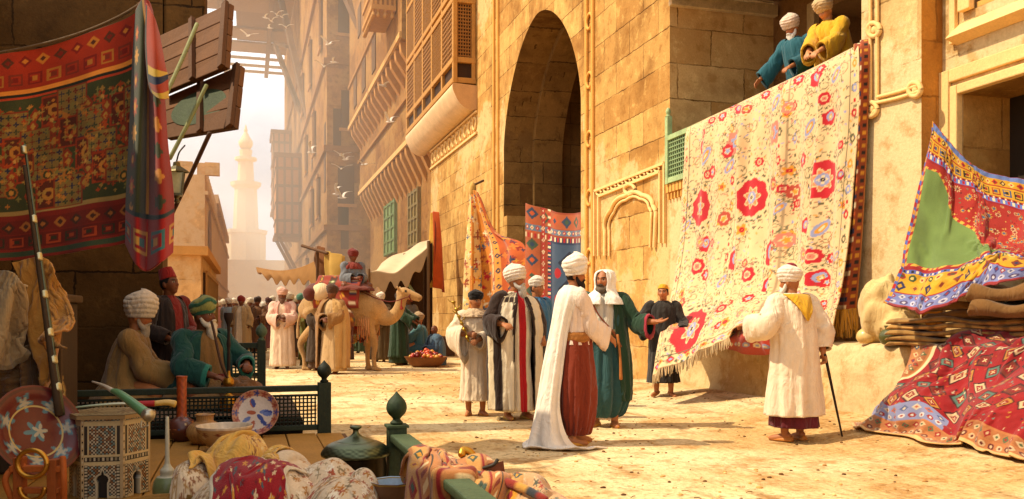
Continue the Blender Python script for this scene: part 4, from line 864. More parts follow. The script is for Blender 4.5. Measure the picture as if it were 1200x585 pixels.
p.sleeve(-1, GRN, (.09, .1, .10, .095), .09, .80, 6, cuff=hx('#a32c3c')); p.sleeve(1, GRN, (.09, .1, .1, .1), .04, .86, 7)
mb = MB(); mb.tube([p.T((.14, .13, 1.43)), p.T((.05, .195, 1.25)), p.T((-.12, .2, 1.05)), (-.2, .2, .9)], .013, 8, hx('#7c3a1c'), flat=.4); mb.tube([(-.16, .22, 1.03), (-.19, .25, .8), (-.2, .27, .55)], [.014, .012, .018], 8, hx('#a8662c')); mb.build('shoulder_strap', M_LEATHER, p.root)
HS = [(1.745, .01, .01, 0, -.0), (1.74, .05, .055, 0, -.0), (1.71, .092, .105, 0, 0), (1.65, .108, .122, 0, .0), (1.58, .108, .12, 0, .0), (1.52, .115, .125, 0, .005), (1.47, .165, .15, 0, .01), (1.42, .215, .17, 0, .01), (1.36, .235, .185, 0, .01)]
def scarf(p, lv, col, g=(.0, .0, .62, .72, .70, .6, .15, .1, .1), seed=8):
    lv = spline(lv, 60); mbq = p.loft([tuple(a) for a in lv], col, folds=.010, top=1, k=(4, 9), seed=seed, gap=g, m=60, n=90, shear=False, build=False, wr=.005); V = mbq.v[0]; V -= np.array([0, .025, 1.625]); t = sstep(-.14, -.10, V[:, 2])[:, None]
    mbq.v[0] = t*(V@p.hr.T)+(1-t)*V+p.head; return mbq.build('headscarf', M_CLOTH, p.root, solid=.012)
scarf(p, HS, hx('#efe6d8')); p.moustache(hx('#4a3a2c')); p.beard(hx('#6a5a48'), .03)
# ---- 6 boy with the yellow cap pulling the rug
p = Person(gpt(777, 462), 188, 'boy in dark robe and yellow cap pulling the corner of the flowered rug', 1.58, yaw=12, skin=SK)
p.arm(1, (.24, .2, 1.02), hint=(.9, -.2, -.4), curl=.8); p.arm(-1, (-.3, .28, 1.02), hint=(-.5, -.5, -.6), hd=(-.5, .8, 0), curl=1.0)
p.legs([(-.12, .06, -24), (.1, -.02, 30)]); p.body(); DK = hx('#2c2620')
p.robe(DK, .22, .95, .95, seed=61); p.sleeve(1, DK, (.09, .11, .12, .13), .08, .85); p.sleeve(-1, DK, (.09, .1, .11), .05, .85); p.skull_cap(hx('#d79a1e'), .07, .065); p.hair(hx('#1c120c'))
# ---- 7 old man with the cane, from behind
p = Person(gpt(931, 517), -22, 'old man in a long white coat, seen from behind, leaning on a cane', 1.66, lean=.05, yaw=-28, pitch=6, skin=SK)
p.arm(-1, (-.42, .22, 1.19), hint=(-.5, -.6, -.6), curl=.7, pn=(.3, .2, -.9)); p.arm(1, (.28, -.10, .90), hint=(1, -.2, .2), hd=(.1, -.2, -1), pn=(-.9, .1, 0), curl=1.0)
p.legs([(-.1, .03, -30), (.11, .05, 10)], shoe='point', shoe_col=hx('#c07a34')); p.body(); CO = hx('#e4cdae')
p.robe(hx('#5a1620'), .15, .92, .92, seed=71, name='robe')
p.loft([(1.51, .075, .07), (1.475, .12, .09), (1.43, .2, .13), (1.33, .235, .17), (1.15, .24, .185), (1.0, .245, .19), (.7, .262, .205), (.45, .285, .225), (.27, .30, .24)], CO, 'coat', .026, .3, (5, 10), 72, gap=(.1, .1, .15, .2, .25))
p.sleeve(-1, CO, (.1, .12, .14, .12), .06, .88, 2); p.sleeve(1, CO, (.1, .13, .15, .11), .05, .8, 3)
vs_ = np.linspace(0, 1, 26)[:, None]; us_ = np.linspace(-1, 1, 30)[None]; w_ = .15*(1-vs_)**.9+.006
X_ = us_*w_; Z_ = 1.50-.27*vs_-.0*us_; Y_ = -.098-.128*np.sqrt(np.clip(vs_*1.5, 0, 1))*(1-.25*(X_/.2)**2)+.04*(np.abs(us_)*(1-vs_))**2
mb = MB(); mb.grid(p.T(np.stack([X_, Y_+.004*np.sin(us_*6+vs_*9), Z_], -1)), hx('#cf9c1c'), flip=False); mb.build('scarf', M_CLOTH, p.root, solid=.012)
p.turban(hx('#e9d8c4'), (.122, .132, .088), .072, 3, 5, cap=hx('#7c1424')); p.beard(hx('#d8cfc0'), .12, 1.05); OLD = p; hw = p.to_world(p.arms[1][2]+np.array([.01, -.03, -.06]))
mb = MB(); ft = gpt(987, 511); mb.tube([hw+(hw-ft)*.06, hw, (hw+ft)/2, ft], [.013, .015, .012, .009], 10, hx('#2c1a0e')); 
o = mb.build('cane', M_WOOD); tag(o, 'thin dark walking cane in the hand of the old man in the white coat', 'cane')
# ---- 8, 9 the two sellers on the balcony
b8 = PX(944, 80, 7.50); b8[2] = 3.62
p = Person(b8, 232, 'white-bearded man in a teal robe leaning over the balcony', 1.75, lean=.16, side=.10, yaw=12, pitch=26, skin=SK)
hand = p.to_local(PX(888, 97, 7.0)); p.arm(1, hand, hint=(.3, -.4, -.6), curl=.5); p.arm(-1, (-.05, .42, 1.0), curl=.5); p.legs(); p.body(); TL = hx('#1f5560')
p.robe(TL, .1, 1.12, seed=81, depth=1.1); p.sleeve(1, TL, (.1, .11, .12, .13), .08, .9); p.sleeve(-1, TL, (.1, .11, .12), .06, .9); p.turban(hx('#dcc0a8'), (.128, .138, .105), .08, 5, 6); p.beard(hx('#dcd4c8'), .11); 
b9 = PX(978, 80, 7.48); b9[2] = 3.58
p = Person(b9, 238, 'man in a yellow robe and tan turban looking down over the balcony rug', 1.80, lean=.10, side=.05, yaw=6, pitch=32, skin=SKL)
p.arm(1, (.05, .46, 1.02), curl=.5); p.arm(-1, (-.12, .44, 1.02), curl=.5); p.legs(); p.body(); YL = hx('#d6a01c')
p.robe(YL, .1, 1.15, seed=91, depth=1.1, folds=.028); p.sleeve(1, YL, (.1, .12, .13, .12), .08, .86); p.sleeve(-1, YL, (.1, .12, .13, .12), .06, .86); p.turban(hx('#cba878'), (.125, .135, .10), .078, 6, 6)
# ---- 10, 11, 12 the men on the bench
b = W(146, 400, 7.75); b[2] = .43
p = Person(b, 76, 'old man in tan robe and big white turban sitting leftmost on the bench', 1.72, lean=.10, yaw=6, pitch=10, seated=True, skin=SK)
p.arm(1, (.16, .46, .26), hint=(.5, -.4, -.7), curl=.4); p.arm(-1, (-.14, .44, .25), curl=.4); p.legs(); p.body(); TN = hx('#8d6a38')
p.lap(TN, 101); p.sleeve(1, TN, (.1, .12, .12, .11), .04, .92); p.sleeve(-1, TN, (.1, .11, .12), .03, .92); p.turban(hx('#d6c4ac'), (.138, .148, .125), .088, 8, 7); p.beard(hx('#a89a88'), .11)
b = W(236, 400, 7.85); b[2] = .43
p = Person(b, 128, 'white-bearded man in a green coat and green turban sitting with a water pipe', 1.72, lean=.02, yaw=-24, pitch=-4, seated=True, skin=SKD)
p.arm(1, (.12, .36, .28), hint=(.9, -.2, -.4), curl=.5); p.arm(-1, (-.20, .40, .36), hint=(-.8, -.2, -.5), curl=.9); p.legs(); p.body(); GC = hx('#15423a')
p.lap(hx('#7a5a30'), 111); p.sash(hx('#6b1c14'), 1.05, .12, (.25, .2))
p.loft([(1.49, .09, .08), (1.46, .16, .11), (1.42, .215, .145), (1.3, .25, .185), (1.1, .265, .21), (.98, .32, .26), (.9, .4, .32)], GC, 'coat', .028, .4, (5, 9), 112, gap=(.45, .45, .5, .6, .7))
p.sleeve(1, GC, (.1, .11, .11, .09), .04, .86, cuff=hx('#2c7462')); p.sleeve(-1, GC, (.1, .11, .10, .085), .04, .88, cuff=hx('#2c7462')); p.turban(hx('#2c5a40'), (.115, .126, .088), .074, 9, 5, col2=hx('#8a8a4a')); p.beard(hx('#c8bca8'), .12); SM = p
b = W(197, 400, 8.75); b[2] = .02
p = Person(b, 118, 'boy in dark jacket and red fez standing behind the men on the bench', 1.62, yaw=-10, pitch=-10, skin=SKD)
p.arm(1, (.2, .26, 1.05), curl=.5); p.arm(-1, (-.1, .28, 1.05), curl=.5); p.legs(); p.body(); DJ = hx('#2a1e1a')
p.robe(lambda th, z, P: np.where((np.abs(P[..., 0]) < .05)[..., None], hx('#7a2018'), DJ), .1, .95, seed=121); p.sleeve(1, DJ, (.09, .1, .09)); p.sleeve(-1, hx('#6a1c14'), (.09, .1, .09)); p.skull_cap(hx('#8c1a14'), .11, .06, flat=True); p.hair(hx('#140c08'))

# ================================================================ people farther back
def folk(px, py, ang, label, h, robe, tur, coat=None, arms='fold', group=None, yaw=0, beard=None, skin=SKD, seed=0, hood=False, seated=False, loc=None, slv=None, w=1.0, gap=(.3, .3, .4, .5), pitch=0, cape=None):
    p = Person(gpt(px, py) if loc is None else loc, ang, label, h, yaw=yaw, pitch=pitch, skin=skin, group=group, seated=seated, hi=False)
    A = {'fold': ((.02, .27, 1.1), (-.02, .25, 1.12)), 'down': ((.26, .05, .88), (-.26, .05, .88)), 'fwd': ((.2, .42, 1.08), (-.2, .42, 1.08)), 'hip': ((.24, .02, 1.02), (-.1, .27, 1.1))}[arms]
    for sd, a in zip((1, -1), A): p.arm(sd, np.array(a)+[0, 0, p.dz], hint=(sd*1, -.3, -.4), curl=.5)
    p.legs(); p.body()
    if seated: p.lap(robe, seed)
    else: p.robe(robe, .06, w, seed=seed, n=90, m=45)
    if coat is not None: p.loft([(1.49, .09, .08), (1.46, .16, .11), (1.42, .22*w, .145), (1.3, .25*w, .185), (1.1, .26*w, .20), (.7, .28*w, .22), (.2, .31*w, .26)], coat, 'coat', .03, .3, (5, 9), seed+1, gap=gap, n=90, m=45)
    if cape is not None: p.loft([(1.52, .085, .085), (1.48, .16, .12), (1.42, .26, .17), (1.25, .33, .22), (.9, .35, .25), (.5, .34, .25), (.12, .33, .26)], cape, 'cloak', .035, .3, (4, 8), seed+2, gap=(.5, .4, .45, .6, .7), n=90, m=45)
    sc = slv if slv is not None else (coat if coat is not None and not callable(coat) else (robe if not callable(robe) else WHITE))
    for sd in (1, -1): p.sleeve(sd, sc, (.09, .11, .12, .13), .1, .85, seed)
    if hood: scarf(p, HS, tur, seed=seed)
    elif tur is not None: p.turban(tur, (.122, .132, .098), .078, seed, 5)
    if beard is not None: p.beard(beard, .09)
    return p
PINK = hx('#d89a84')
folk(331, 432, 172, 'bearded man in pale robe, pink jacket and pink turban standing alone in the street', 1.76, hx('#e6c6a4'), hx('#d8a890'), beard=hx('#6a4a38'), seed=201, slv=hx('#e0b49a'), w=1.05).loft([(1.49, .09, .08), (1.46, .16, .11), (1.42, .22, .145), (1.3, .26, .185), (1.1, .27, .20), (.98, .27, .21)], PINK, 'jacket', .02, .4, (5, 9), 5, gap=(.3, .3, .3, .4), n=90, m=40)
BRN = hx('#7d5028')
folk(390, 438, 205, 'man in a tan and brown draped cloak standing with his back to the camel', 1.78, hx('#b89464'), hx('#4a2c18'), slv=hx('#8a6030'), cape=lambda th, zf, P: np.where((th > 3.6)[..., None], hx('#b48a50'), np.where((th > 2.0)[..., None], BRN, hx('#8a6030'))), seed=203, yaw=20)
folk(302, 414, 185, 'dark-faced man in a brown robe behind the bench, hands on hips', 1.72, hx('#6a4424'), hx('#3a2414'), arms='hip', seed=205)
folk(315, 410, 175, 'man in a dark red robe and dark turban left of the pink-jacketed man', 1.74, hx('#5a2018'), hx('#4a2018'), seed=207)
folk(352, 418, 150, 'man in a blue-grey robe and green turban right behind the pink-jacketed man', 1.76, hx('#4a5a58'), hx('#4f7a60'), seed=209, coat=hx('#3a4a3c'))
folk(366, 431, 178, 'man in olive robe and dark hood left of the tan and brown cloak', 1.70, hx('#5a5a24'), hx('#2a1c10'), seed=211, hood=True, coat=hx('#6a6828'))
folk(379, 416, 180, 'man in a white hood peeping over the olive robe', 1.70, hx('#8a7a50'), hx('#e0d0b8'), seed=213, hood=True)
folk(376, 434, 160, 'dark-turbaned man in a brown robe standing in front of the camel hindquarters', 1.68, hx('#54381e'), hx('#2c1a10'), seed=225, coat=hx('#3c2a18'))
folk(403, 424, 190, 'white-turbaned figure in dark clothes standing behind the camel\'s saddlebags', 1.66, hx('#4a2c18'), hx('#e0cdb0'), seed=215)
folk(446, 424, 190, 'white-turbaned man standing behind the neck of the camel', 1.72, hx('#5a4424'), hx('#e6d4b8'), seed=217)
folk(468, 428, 100, 'man in a dark green robe standing under the head of the camel', 1.70, hx('#2a3820'), hx('#3a2a18'), arms='fwd', seed=219, coat=hx('#2a4028'))
b = W(492, 400, 22.0); b[2] = .30
folk(0, 0, 265, 'seated seller in a teal robe and tan turban under the pale awning', 1.74, hx('#3a5a5c'), hx('#a88a64'), arms='fwd', seed=221, seated=True, loc=b, coat=hx('#4a7072'), skin=SK)
b = W(510, 408, 21.4); b[2] = .12
folk(0, 0, 235, 'crouching customer in a blue shawl beside the red wares under the awning', 1.6, hx('#3a4a58'), None, arms='fold', seed=223, seated=True, loc=b, hood=False, cape=hx('#4a6274'))
folk(345, 408, 190, 'man in a rust robe far behind the pink jacket', 1.7, hx('#8a4a28'), hx('#d8c4a4'), seed=227)
folk(357, 406, 170, 'man in a grey robe and white turban far behind the green turban', 1.72, hx('#6a6258'), hx('#e0d0b4'), seed=229)
folk(432, 410, 185, 'man in a dark blue robe behind the camel chest', 1.72, hx('#2c3644'), hx('#c8a880'), seed=231)
folk(457, 412, 170, 'man in a maroon robe in the shade of the pale awning', 1.7, hx('#5a2418'), hx('#8a6a44'), seed=233)
folk(415, 404, 200, 'man in an ochre robe behind the camel hump', 1.74, hx('#96682c'), hx('#d8c8a8'), seed=235)
for k, (px, py, a_, lb, rb, tb, cb) in enumerate(((268, 412, 10, 'man in a pale blue robe seen over the bench rail', '#8a9aa0', '#e0d4c0', None), (283, 416, 190, 'man in a cream robe and red turban seen over the bench rail', '#dcc8a4', '#8a2a1c', '#b09060'), (293, 410, 170, 'man in a tan coat behind the brown-robed man', '#a88454', '#d8c8a8', '#8a6434'), (340, 421, 200, 'man in a dark brown coat close behind the pink jacket', '#6a4a2c', '#c8b494', '#3c2818'), (397, 414, 165, 'man in a white robe behind the camel saddle', '#d8c4a0', '#e4d8c4', None), (411, 411, 195, 'man in a maroon coat behind the camel belly', '#7a3020', '#d0bc98', '#5c2018'), (424, 414, 180, 'man in a green coat behind the camel forelegs', '#3c4a30', '#d8c4a4', '#4a5a38'), (479, 417, 200, 'man in a grey robe at the mouth of the dark stall', '#6c645a', '#a83020', None), (334, 404, 0, 'man in a yellow robe walking away in the dust', '#b88a3c', '#e0d0b0', None), (251, 410, 350, 'man in a rose robe seen behind the green turban of the bench', '#b88070', '#e0d0b8', None))):
    folk(px, py, a_, lb, 1.7+.02*(k % 4), hx(rb), hx(tb), seed=501+k*3, coat=hx(cb) if cb else None, arms=('fold', 'down', 'hip')[k % 3])
mass = []
for k, (rb, tb, cb) in enumerate((('#7a5430', '#d8c8a8', '#4a3018'), ('#a88a5c', '#e0d4bc', None), ('#5c5a34', '#c8b48c', '#6a5a30'), ('#8a4a30', '#dccbb0', '#7a3c24'))):
    mass.append(folk(262+k*7, 407, 5+k*60, 'small robed figure in the packed crowd filling the middle of the street', 1.72, hx(rb), hx(tb), seed=601+k*5, coat=hx(cb) if cb else None, arms=('fold', 'hip')[k % 2], group='robed figures packed across the middle of the street').root)
for k, (px, py, a_) in enumerate(((256, 408, 10), (275, 410, 180), (289, 407, 20), (298, 409, 200), (309, 406, 350), (319, 408, 170), (327, 407, 10), (338, 409, 190), (347, 412, 160), (355, 409, 0), (362, 412, 180), (372, 408, 20), (381, 410, 200), (388, 407, 340), (394, 410, 170), (405, 408, 190), (419, 407, 175), (428, 406, 10), (438, 408, 195), (449, 409, 180), (461, 407, 160), (312, 400, 5), (336, 401, 190), (352, 400, 0), (378, 402, 10), (400, 402, 180))):
    o = copy_tree(mass[(k*3+k//4) % 4]); o.location = gpt(px, py); o.rotation_euler = (0, 0, head_to(a_)); s_ = random.uniform(.92, 1.04); o.scale = (s_,)*3
WR = [hx('#ead8c0'), hx('#e2cdb0'), hx('#e8d2b8')]
crowd = [(242, 402, 10), (252, 404, 350), (262, 399, 20), (271, 403, 0), (281, 400, 15), (290, 403, 340), (299, 399, 5), (287, 396, 10), (257, 396, 0), (272, 395, 8), (311, 397, 180), (323, 396, 350), (236, 399, 30), (247, 397, 190), (267, 393, 0), (279, 392, 10), (295, 392, 350), (306, 392, 5), (317, 392, 20), (329, 393, 0), (338, 395, 180), (348, 394, 10), (360, 396, 0), (370, 398, 170), (302, 388, 0), (284, 387, 5), (312, 387, 0), (325, 387, 10)]
protos = []
for i, (px, py, a) in enumerate(crowd):
    if i < 3:
        q_ = folk(px, py, a, 'white-robed turbaned figure in the hazy far crowd', 1.74, WR[i], WR[(i+1) % 3], seed=300+i*7, arms=('down', 'fold', 'hip')[i], group='white-robed figures in the far crowd'); protos.append(q_.root)
    else:
        o = copy_tree(protos[i % 3]); o.location = gpt(px, py); o.rotation_euler = (0, 0, head_to(a)); s_ = random.uniform(.93, 1.04); o.scale = (s_,)*3
# ================================================================ pattern painting on (u,v) sheets, units are metres
class Pat:
    def __init__(s, U, V, base): s.U, s.V = U, V; s.c = np.broadcast_to(np.asarray(base, float), U.shape+(3,)).copy()
    def put(s, m, col): s.c[m] = col if np.ndim(col) < 3 else col[m]
    def rect(s, u0, u1, v0, v1, col): s.put((s.U > u0) & (s.U < u1) & (s.V > v0) & (s.V < v1), col)
    def loc(s, u, v, r=0): c, q = math.cos(r), math.sin(r); x = s.U-u; y = s.V-v; return c*x+q*y, -q*x+c*y
    def disc(s, u, v, a, b, col, r=0): x, y = s.loc(u, v, r); s.put((x/a)**2+(y/b)**2 < 1, col)
    def dia(s, u, v, a, b, col, r=0): x, y = s.loc(u, v, r); s.put(np.abs(x)/a+np.abs(y)/b < 1, col)
    def petal(s, u, v, r, n, col, depth=.25, ph=0, ky=1):
        x, y = s.U-u, (s.V-v)/ky; d = np.hypot(x, y); t = np.arctan2(y, x); s.put(d < r*(1-depth+depth*np.cos(n*t+ph)), col)
    def ring(s, u, v, r0, r1, col, dash=0, ky=1):
        x, y = s.U-u, (s.V-v)/ky; d = np.hypot(x, y); m = (d > r0) & (d < r1)
        if dash: m &= np.sin(np.arctan2(y, x)*dash) > .1
        s.put(m, col)
    def teeth(s, v0, v1, step, cols, ph=0, horizontal=True, width=.5):
        a, b = (s.U, s.V) if horizontal else (s.V, s.U); k = (a/step+ph); i = np.floor(k).astype(int); f = k-i; m = (b > v0) & (b < v1) & (f < width); s.c[m] = np.asarray(cols)[i % len(cols)][m]
    def motifs(s, v0, v1, step, cols, horizontal=True, kind='dia', ground=None, ph=0):
        a, b = (s.U, s.V) if horizontal else (s.V, s.U); band = (b > v0) & (b < v1)
        if ground is not None: s.c[band] = ground
        k = a/step+ph; i = np.floor(k).astype(int); x = (k-i-.5)*2; y = (b-(v0+v1)/2)/((v1-v0)/2)
        q = {'dia': np.abs(x)/.8+np.abs(y)/.85, 'disc': np.hypot(x/.72, y/.78), 'hook': np.maximum(np.abs(x)/.75, np.abs(y)/.7)}[kind]
        m = band & (q < 1); s.c[m] = np.asarray(cols)[i % len(cols)][m]
        if kind == 'hook': m2 = band & (q < .72) & ((x > -.3) | (np.abs(y) > .25)); s.c[m2] = (ground if ground is not None else np.array([.02, .02, .02])); m3 = band & (q < .4); s.c[m3] = np.asarray(cols)[(i+1) % len(cols)][m3]
        else: m2 = band & (q < .45); s.c[m2] = np.asarray(cols)[(i+1) % len(cols)][m2]
    def wear(s, k=.2, sc=6, seed=1): s.c *= (1-k+2*k*fbm(s.U*sc+30, s.V*sc+30, seed)[..., None]); return s.c
NAVY, TEALC, REDC, RUST, GOLD, IVORY = hx('#1c2440'), hx('#2a5a5e'), hx('#a3181c'), hx('#b04a1c'), hx('#c98a24'), hx('#d8bf94')
def sheet(ctrl, nu, nv, fn, noise=.0, ns=3, seed=0):
    """ctrl rows x cols of world points"""
    return net([[fn(*p) for p in row] for row in ctrl], nu, nv)
def normals(P):
    du = np.gradient(P, axis=0); dv = np.gradient(P, axis=1); n = np.cross(du, dv); return n/(np.linalg.norm(n, axis=-1, keepdims=True)+1e-9)
def arclen(P):
    a = np.linalg.norm(np.diff(P, axis=0), axis=-1).mean(1); b = np.linalg.norm(np.diff(P, axis=1), axis=-1).mean(0)
    V = np.concatenate([[0], np.cumsum(a)]); U = np.concatenate([[0], np.cumsum(b)]); return np.meshgrid(U, V, indexing='xy')     # U along columns, V along rows
def proj(P):
    x = CT*P[..., 0]-ST*P[..., 1]; Z = ST*P[..., 0]+CT*P[..., 1]; return 600+FPX*x/Z, HY-FPX*(P[..., 2]-HC)/Z, Z
def fringe(mb, E, down, col, n, ln=.12, w=.012, seed=0):
    E = np.asarray(E); R = np.random.default_rng(seed); idx = np.linspace(0, len(E)-1, n)
    for t in idx:
        p = np.array([np.interp(t, np.arange(len(E)), E[:, k]) for k in range(3)]); d = np.asarray(down)+R.normal(0, .12, 3); d = nrm(d)*ln*R.uniform(.75, 1.15)
        mb.tube([p, p+d*.5+R.normal(0, .004, 3), p+d], [w*.5, w*.6, w*.3], 5, np.asarray(col)*R.uniform(.6, 1.1), m=5, cap=False)

# ---------------------------------------------------------------- the great flowered rug
rows = [[(806, 168, 7.10), (846, 147, 7.10), (888, 125, 7.10), (922, 108, 7.1), (965, 88, 7.10), (1006, 66, 7.10)],
        [(806, 150, 6.97), (846, 131, 6.97), (888, 111, 6.97), (922, 95, 6.97), (965, 74, 6.97), (1006, 53, 6.97)],
        [(805, 162, 6.80), (846, 146, 6.82), (888, 127, 6.80), (922, 112, 6.82), (965, 93, 6.80), (1005, 73, 6.82)],
        [(804, 225, 6.78), (845, 212, 6.76), (886, 197, 6.78), (920, 185, 6.74), (963, 170, 6.78), (1003, 156, 6.78)],
        [(799, 290, 6.72), (842, 282, 6.70), (882, 272, 6.66), (916, 264, 6.70), (958, 255, 6.72), (998, 246, 6.74)],
        [(786, 350, 6.35), (832, 345, 6.45), (874, 338, 6.45), (910, 334, 6.50), (953, 328, 6.60), (991, 325, 6.66)],
        [(770, 395, 5.45), (814, 385, 5.85), (860, 370, 6.20), (892, 358, 6.20), (945, 368, 6.42), (983, 368, 6.56)],
        [(761, 440, 5.12), (804, 421, 5.45), (848, 398, 5.9), (884, 373, 5.95), (935, 392, 6.38), (976, 394, 6.46)]]
C = sheet(rows, 420, 330, PX); U, V = arclen(C); su = np.linspace(0, 1, 330)[None]; sv = np.linspace(0, 1, 420)[:, None]
dr = sstep(.12, .4, sv); f = 2.3*(.055*np.exp(-((su-.33-.03*sv)/.022)**2)+.05*np.exp(-((su-.60-.02*sv)/.03)**2)+.04*np.exp(-((su-.80)/.025)**2)+.035*np.exp(-((su-.14+.05*sv)/.03)**2))*(1-.55*sstep(.5, 1, sv))
f = f+.035*np.sin(su*34+2.2*np.sin(sv*3+1))*dr+.014*np.sin(su*61+3*sv)*dr+.02*(fbm(su*6+4, sv*7+3, 9)-.47)*2
C[..., 0] -= f*dr+.02*dr*0; C[..., 1] += .02*np.sin(su*30+sv*5)*dr
px_, py_, _z = proj(C)
def uv_at(px, py):
    k = np.argmin((px_[60:]-px)**2+(py_[60:]-py)**2); i, j = np.unravel_index(k, px_[60:].shape); return U[i+60, j], V[i+60, j], _z[i+60, j]/FPX
SC = hx('#dab684'); RD = hx('#b31822'); PK = hx('#c8735c'); LB = hx('#8d8fae'); GR = hx('#5c5638'); OR = hx('#d08a2a')
pt = Pat(U, V, SC); pt.c[:] = SC*(.93+.14*fbm(U*2+9, V*2+9, 4)[..., None])
R = np.random.default_rng(3)
for k in range(3400):        # tiny embroidered sprigs
    u, v = R.uniform(0, U.max()), R.uniform(0, V.max()); m = (np.abs(U-u) < .09) & (np.abs(V-v) < .09)
    cc = [GR, hx('#6b5a3a'), PK, OR, hx('#b59a74'), LB, hx('#5a5444')][R.integers(0, 7)]
    a, b, r = R.uniform(.012, .028), R.uniform(.007, .012), R.uniform(0, 3.1); x, y = pt.loc(u, v, r); pt.c[m & ((x/a)**2+(y/b)**2 < 1)] = cc*.9+.1*SC
for uu in (.34*U.max(), .69*U.max()):       # stitched strip seams with vine borders
    pt.rect(uu-.012, uu+.012, 0, 99, hx('#a88a64')); pt.motifs(uu-.12, uu-.04, .19, [GR, SC, RD, SC, OR, SC], False, 'disc', ph=.2); pt.motifs(uu+.04, uu+.11, .22, [LB, SC, GR, SC, RD, SC], False, 'dia', ph=.5)
for k in range(260):        # curling tendrils
    u, v, r = R.uniform(0, U.max()), R.uniform(0, V.max()), R.uniform(.05, .12); m = (np.abs(U-u) < r*1.2) & (np.abs(V-v) < r*1.2); x, y = U-u, V-v; d = np.hypot(x, y); a = np.arctan2(y, x)+R.uniform(0, 6); pt.c[m & (np.abs(d-r*(.45+.55*((a/6.283) % 1))) < .0055)] = [hx('#7a7450'), hx('#8a7a54'), hx('#a0704a')][k % 3]
def rosette(px, py, rpx, kind=0):
    u, v, k = uv_at(px, py); r = rpx*k*1.1; ky = 1.12
    pt.ring(u, v, r*1.28, r*1.40, GR, int(14+r*20), ky); pt.ring(u, v, r*1.5, r*1.58, hx('#8a7a54'), int(20+r*20), ky)
    if kind == 0:
        pt.petal(u, v, r*1.12, 9, RD, .05, 0, ky); pt.petal(u, v, r*.66, 7, SC, .16, .5, ky); pt.petal(u, v, r*.58, 7, PK*.6+.4*OR, .2, .5, ky); pt.ring(u, v, 0, r*.36, LB, 0, ky); pt.petal(u, v, r*.26, 4, IVORY, .3, 0, ky); pt.ring(u, v, 0, r*.12, hx('#2a2018'))
    elif kind == 1:
        pt.petal(u, v, r*1.05, 5, RD, .09, .4, ky); pt.disc(u+.1*r, v-.15*r, r*.55, r*.6, LB, .4); pt.dia(u+.12*r, v-.1*r, r*.34, r*.5, OR, .3); pt.disc(u+.1*r, v-.1*r, r*.16, r*.22, IVORY)
    elif kind == 2: pt.petal(u, v, r*1.05, 7, RD, .06); pt.ring(u, v, 0, r*.5, SC); pt.ring(u, v, 0, r*.34, PK)
    elif kind == 3: pt.petal(u, v, r*1.05, 6, PK, .10, .7); pt.petal(u, v, r*.6, 5, LB, .2, .2); pt.ring(u, v, 0, r*.2, OR)
    elif kind == 4: pt.disc(u, v, r*.55, r*1.2, LB, .6); pt.disc(u, v, r*.3, r*.8, OR, .6); pt.disc(u, v, r*.14, r*.4, IVORY, .6)
    elif kind == 5: pt.petal(u, v, r, 5, OR, .2); pt.ring(u, v, 0, r*.4, RD)
for a in ((881, 232, 17, 0), (965, 211, 17, 0), (821, 243, 17, 0), (811, 386, 25, 0), (903, 297, 14, 1), (862, 304, 12, 1), (900, 335, 11, 1), (875, 322, 9, 2), (950, 301, 9, 2), (960, 327, 11, 1), (817, 312, 9, 2), (827, 287, 8, 1), (918, 221, 5, 2), (846, 219, 5, 5), (829, 204, 5, 2), (964, 268, 9, 4), (944, 265, 8, 1), (958, 91, 11, 1), (863, 167, 13, 3), (907, 156, 13, 3), (835, 141, 6, 2), (825, 157, 6, 2), (866, 128, 7, 1), (973, 138, 8, 1), (966, 115, 7, 2), (922, 134, 5, 5), (827, 183, 9, 4), (949, 149, 9, 4), (909, 120, 9, 4), (980, 87, 8, 4), (855, 195, 7, 4), (845, 260, 6, 5), (925, 200, 6, 5), (890, 190, 5, 2), (935, 238, 5, 2), (846, 330, 7, 4), (925, 275, 6, 5), (845, 362, 8, 2), (985, 170, 5, 2), (988, 240, 5, 5), (980, 300, 6, 4), (935, 345, 8, 3), (850, 378, 8, 5), (805, 265, 6, 4), (912, 245, 6, 4), (870, 270, 7, 5), (800, 345, 7, 5), (835, 285, 5, 2), (965, 360, 7, 2), (987, 340, 6, 5), (985, 205, 5, 1)): rosette(*a)
taken = [uv_at(a, b)[:2] for a, b in ((881, 232), (965, 211), (821, 243), (811, 386), (903, 297), (862, 304), (900, 335))]; R = np.random.default_rng(31)
for k in range(120):
    u, v = R.uniform(.3, U.max()-.3), R.uniform(.25, V.max()-.3)
    if min(math.hypot(u-a, v-b) for a, b in taken) < .34: continue
    taken.append((u, v)); rr = R.uniform(.07, .12); c_ = [RD, hx('#a8402c'), RD, PK][k % 4]; pt.ring(u, v, rr*1.25, rr*1.36, GR, 18); pt.petal(u, v, rr, 7, c_, .08, k); pt.petal(u, v, rr*.55, 5, SC, .2, k); pt.petal(u, v, rr*.4, 5, [LB, OR][k % 2], .2, k)
um = U.max(); pt.rect(um-.13, um-.115, 0, 99, GR); pt.motifs(um-.11, um-.03, .15, [RD, SC, GR, SC, OR, SC, LB, SC], False, 'disc'); pt.motifs(.03, .10, .16, [RD, SC, GR, SC, OR, SC], False, 'dia'); pt.rect(.115, .125, 0, 99, GR)
vm = V.max(); pt.rect(0, 99, vm-.16, vm-.145, GR); pt.motifs(vm-.14, vm-.03, .17, [RD, LB, OR])
SUZ = empty('flowered_rug', tuple(C[60, 165]), 0, 'huge cream embroidered rug with red rosettes hanging from the balcony', 'rug')
def under(o, root):
    o.parent = root; o.matrix_parent_inverse = Matrix.LocRotScale(root.location, root.rotation_euler, root.scale).inverted(); return o
mb = MB(); mb.grid(C, pt.wear(.10, 5, 2), flip=True); under(mb.build('rug_cloth', M_RUG, solid=.014), SUZ)
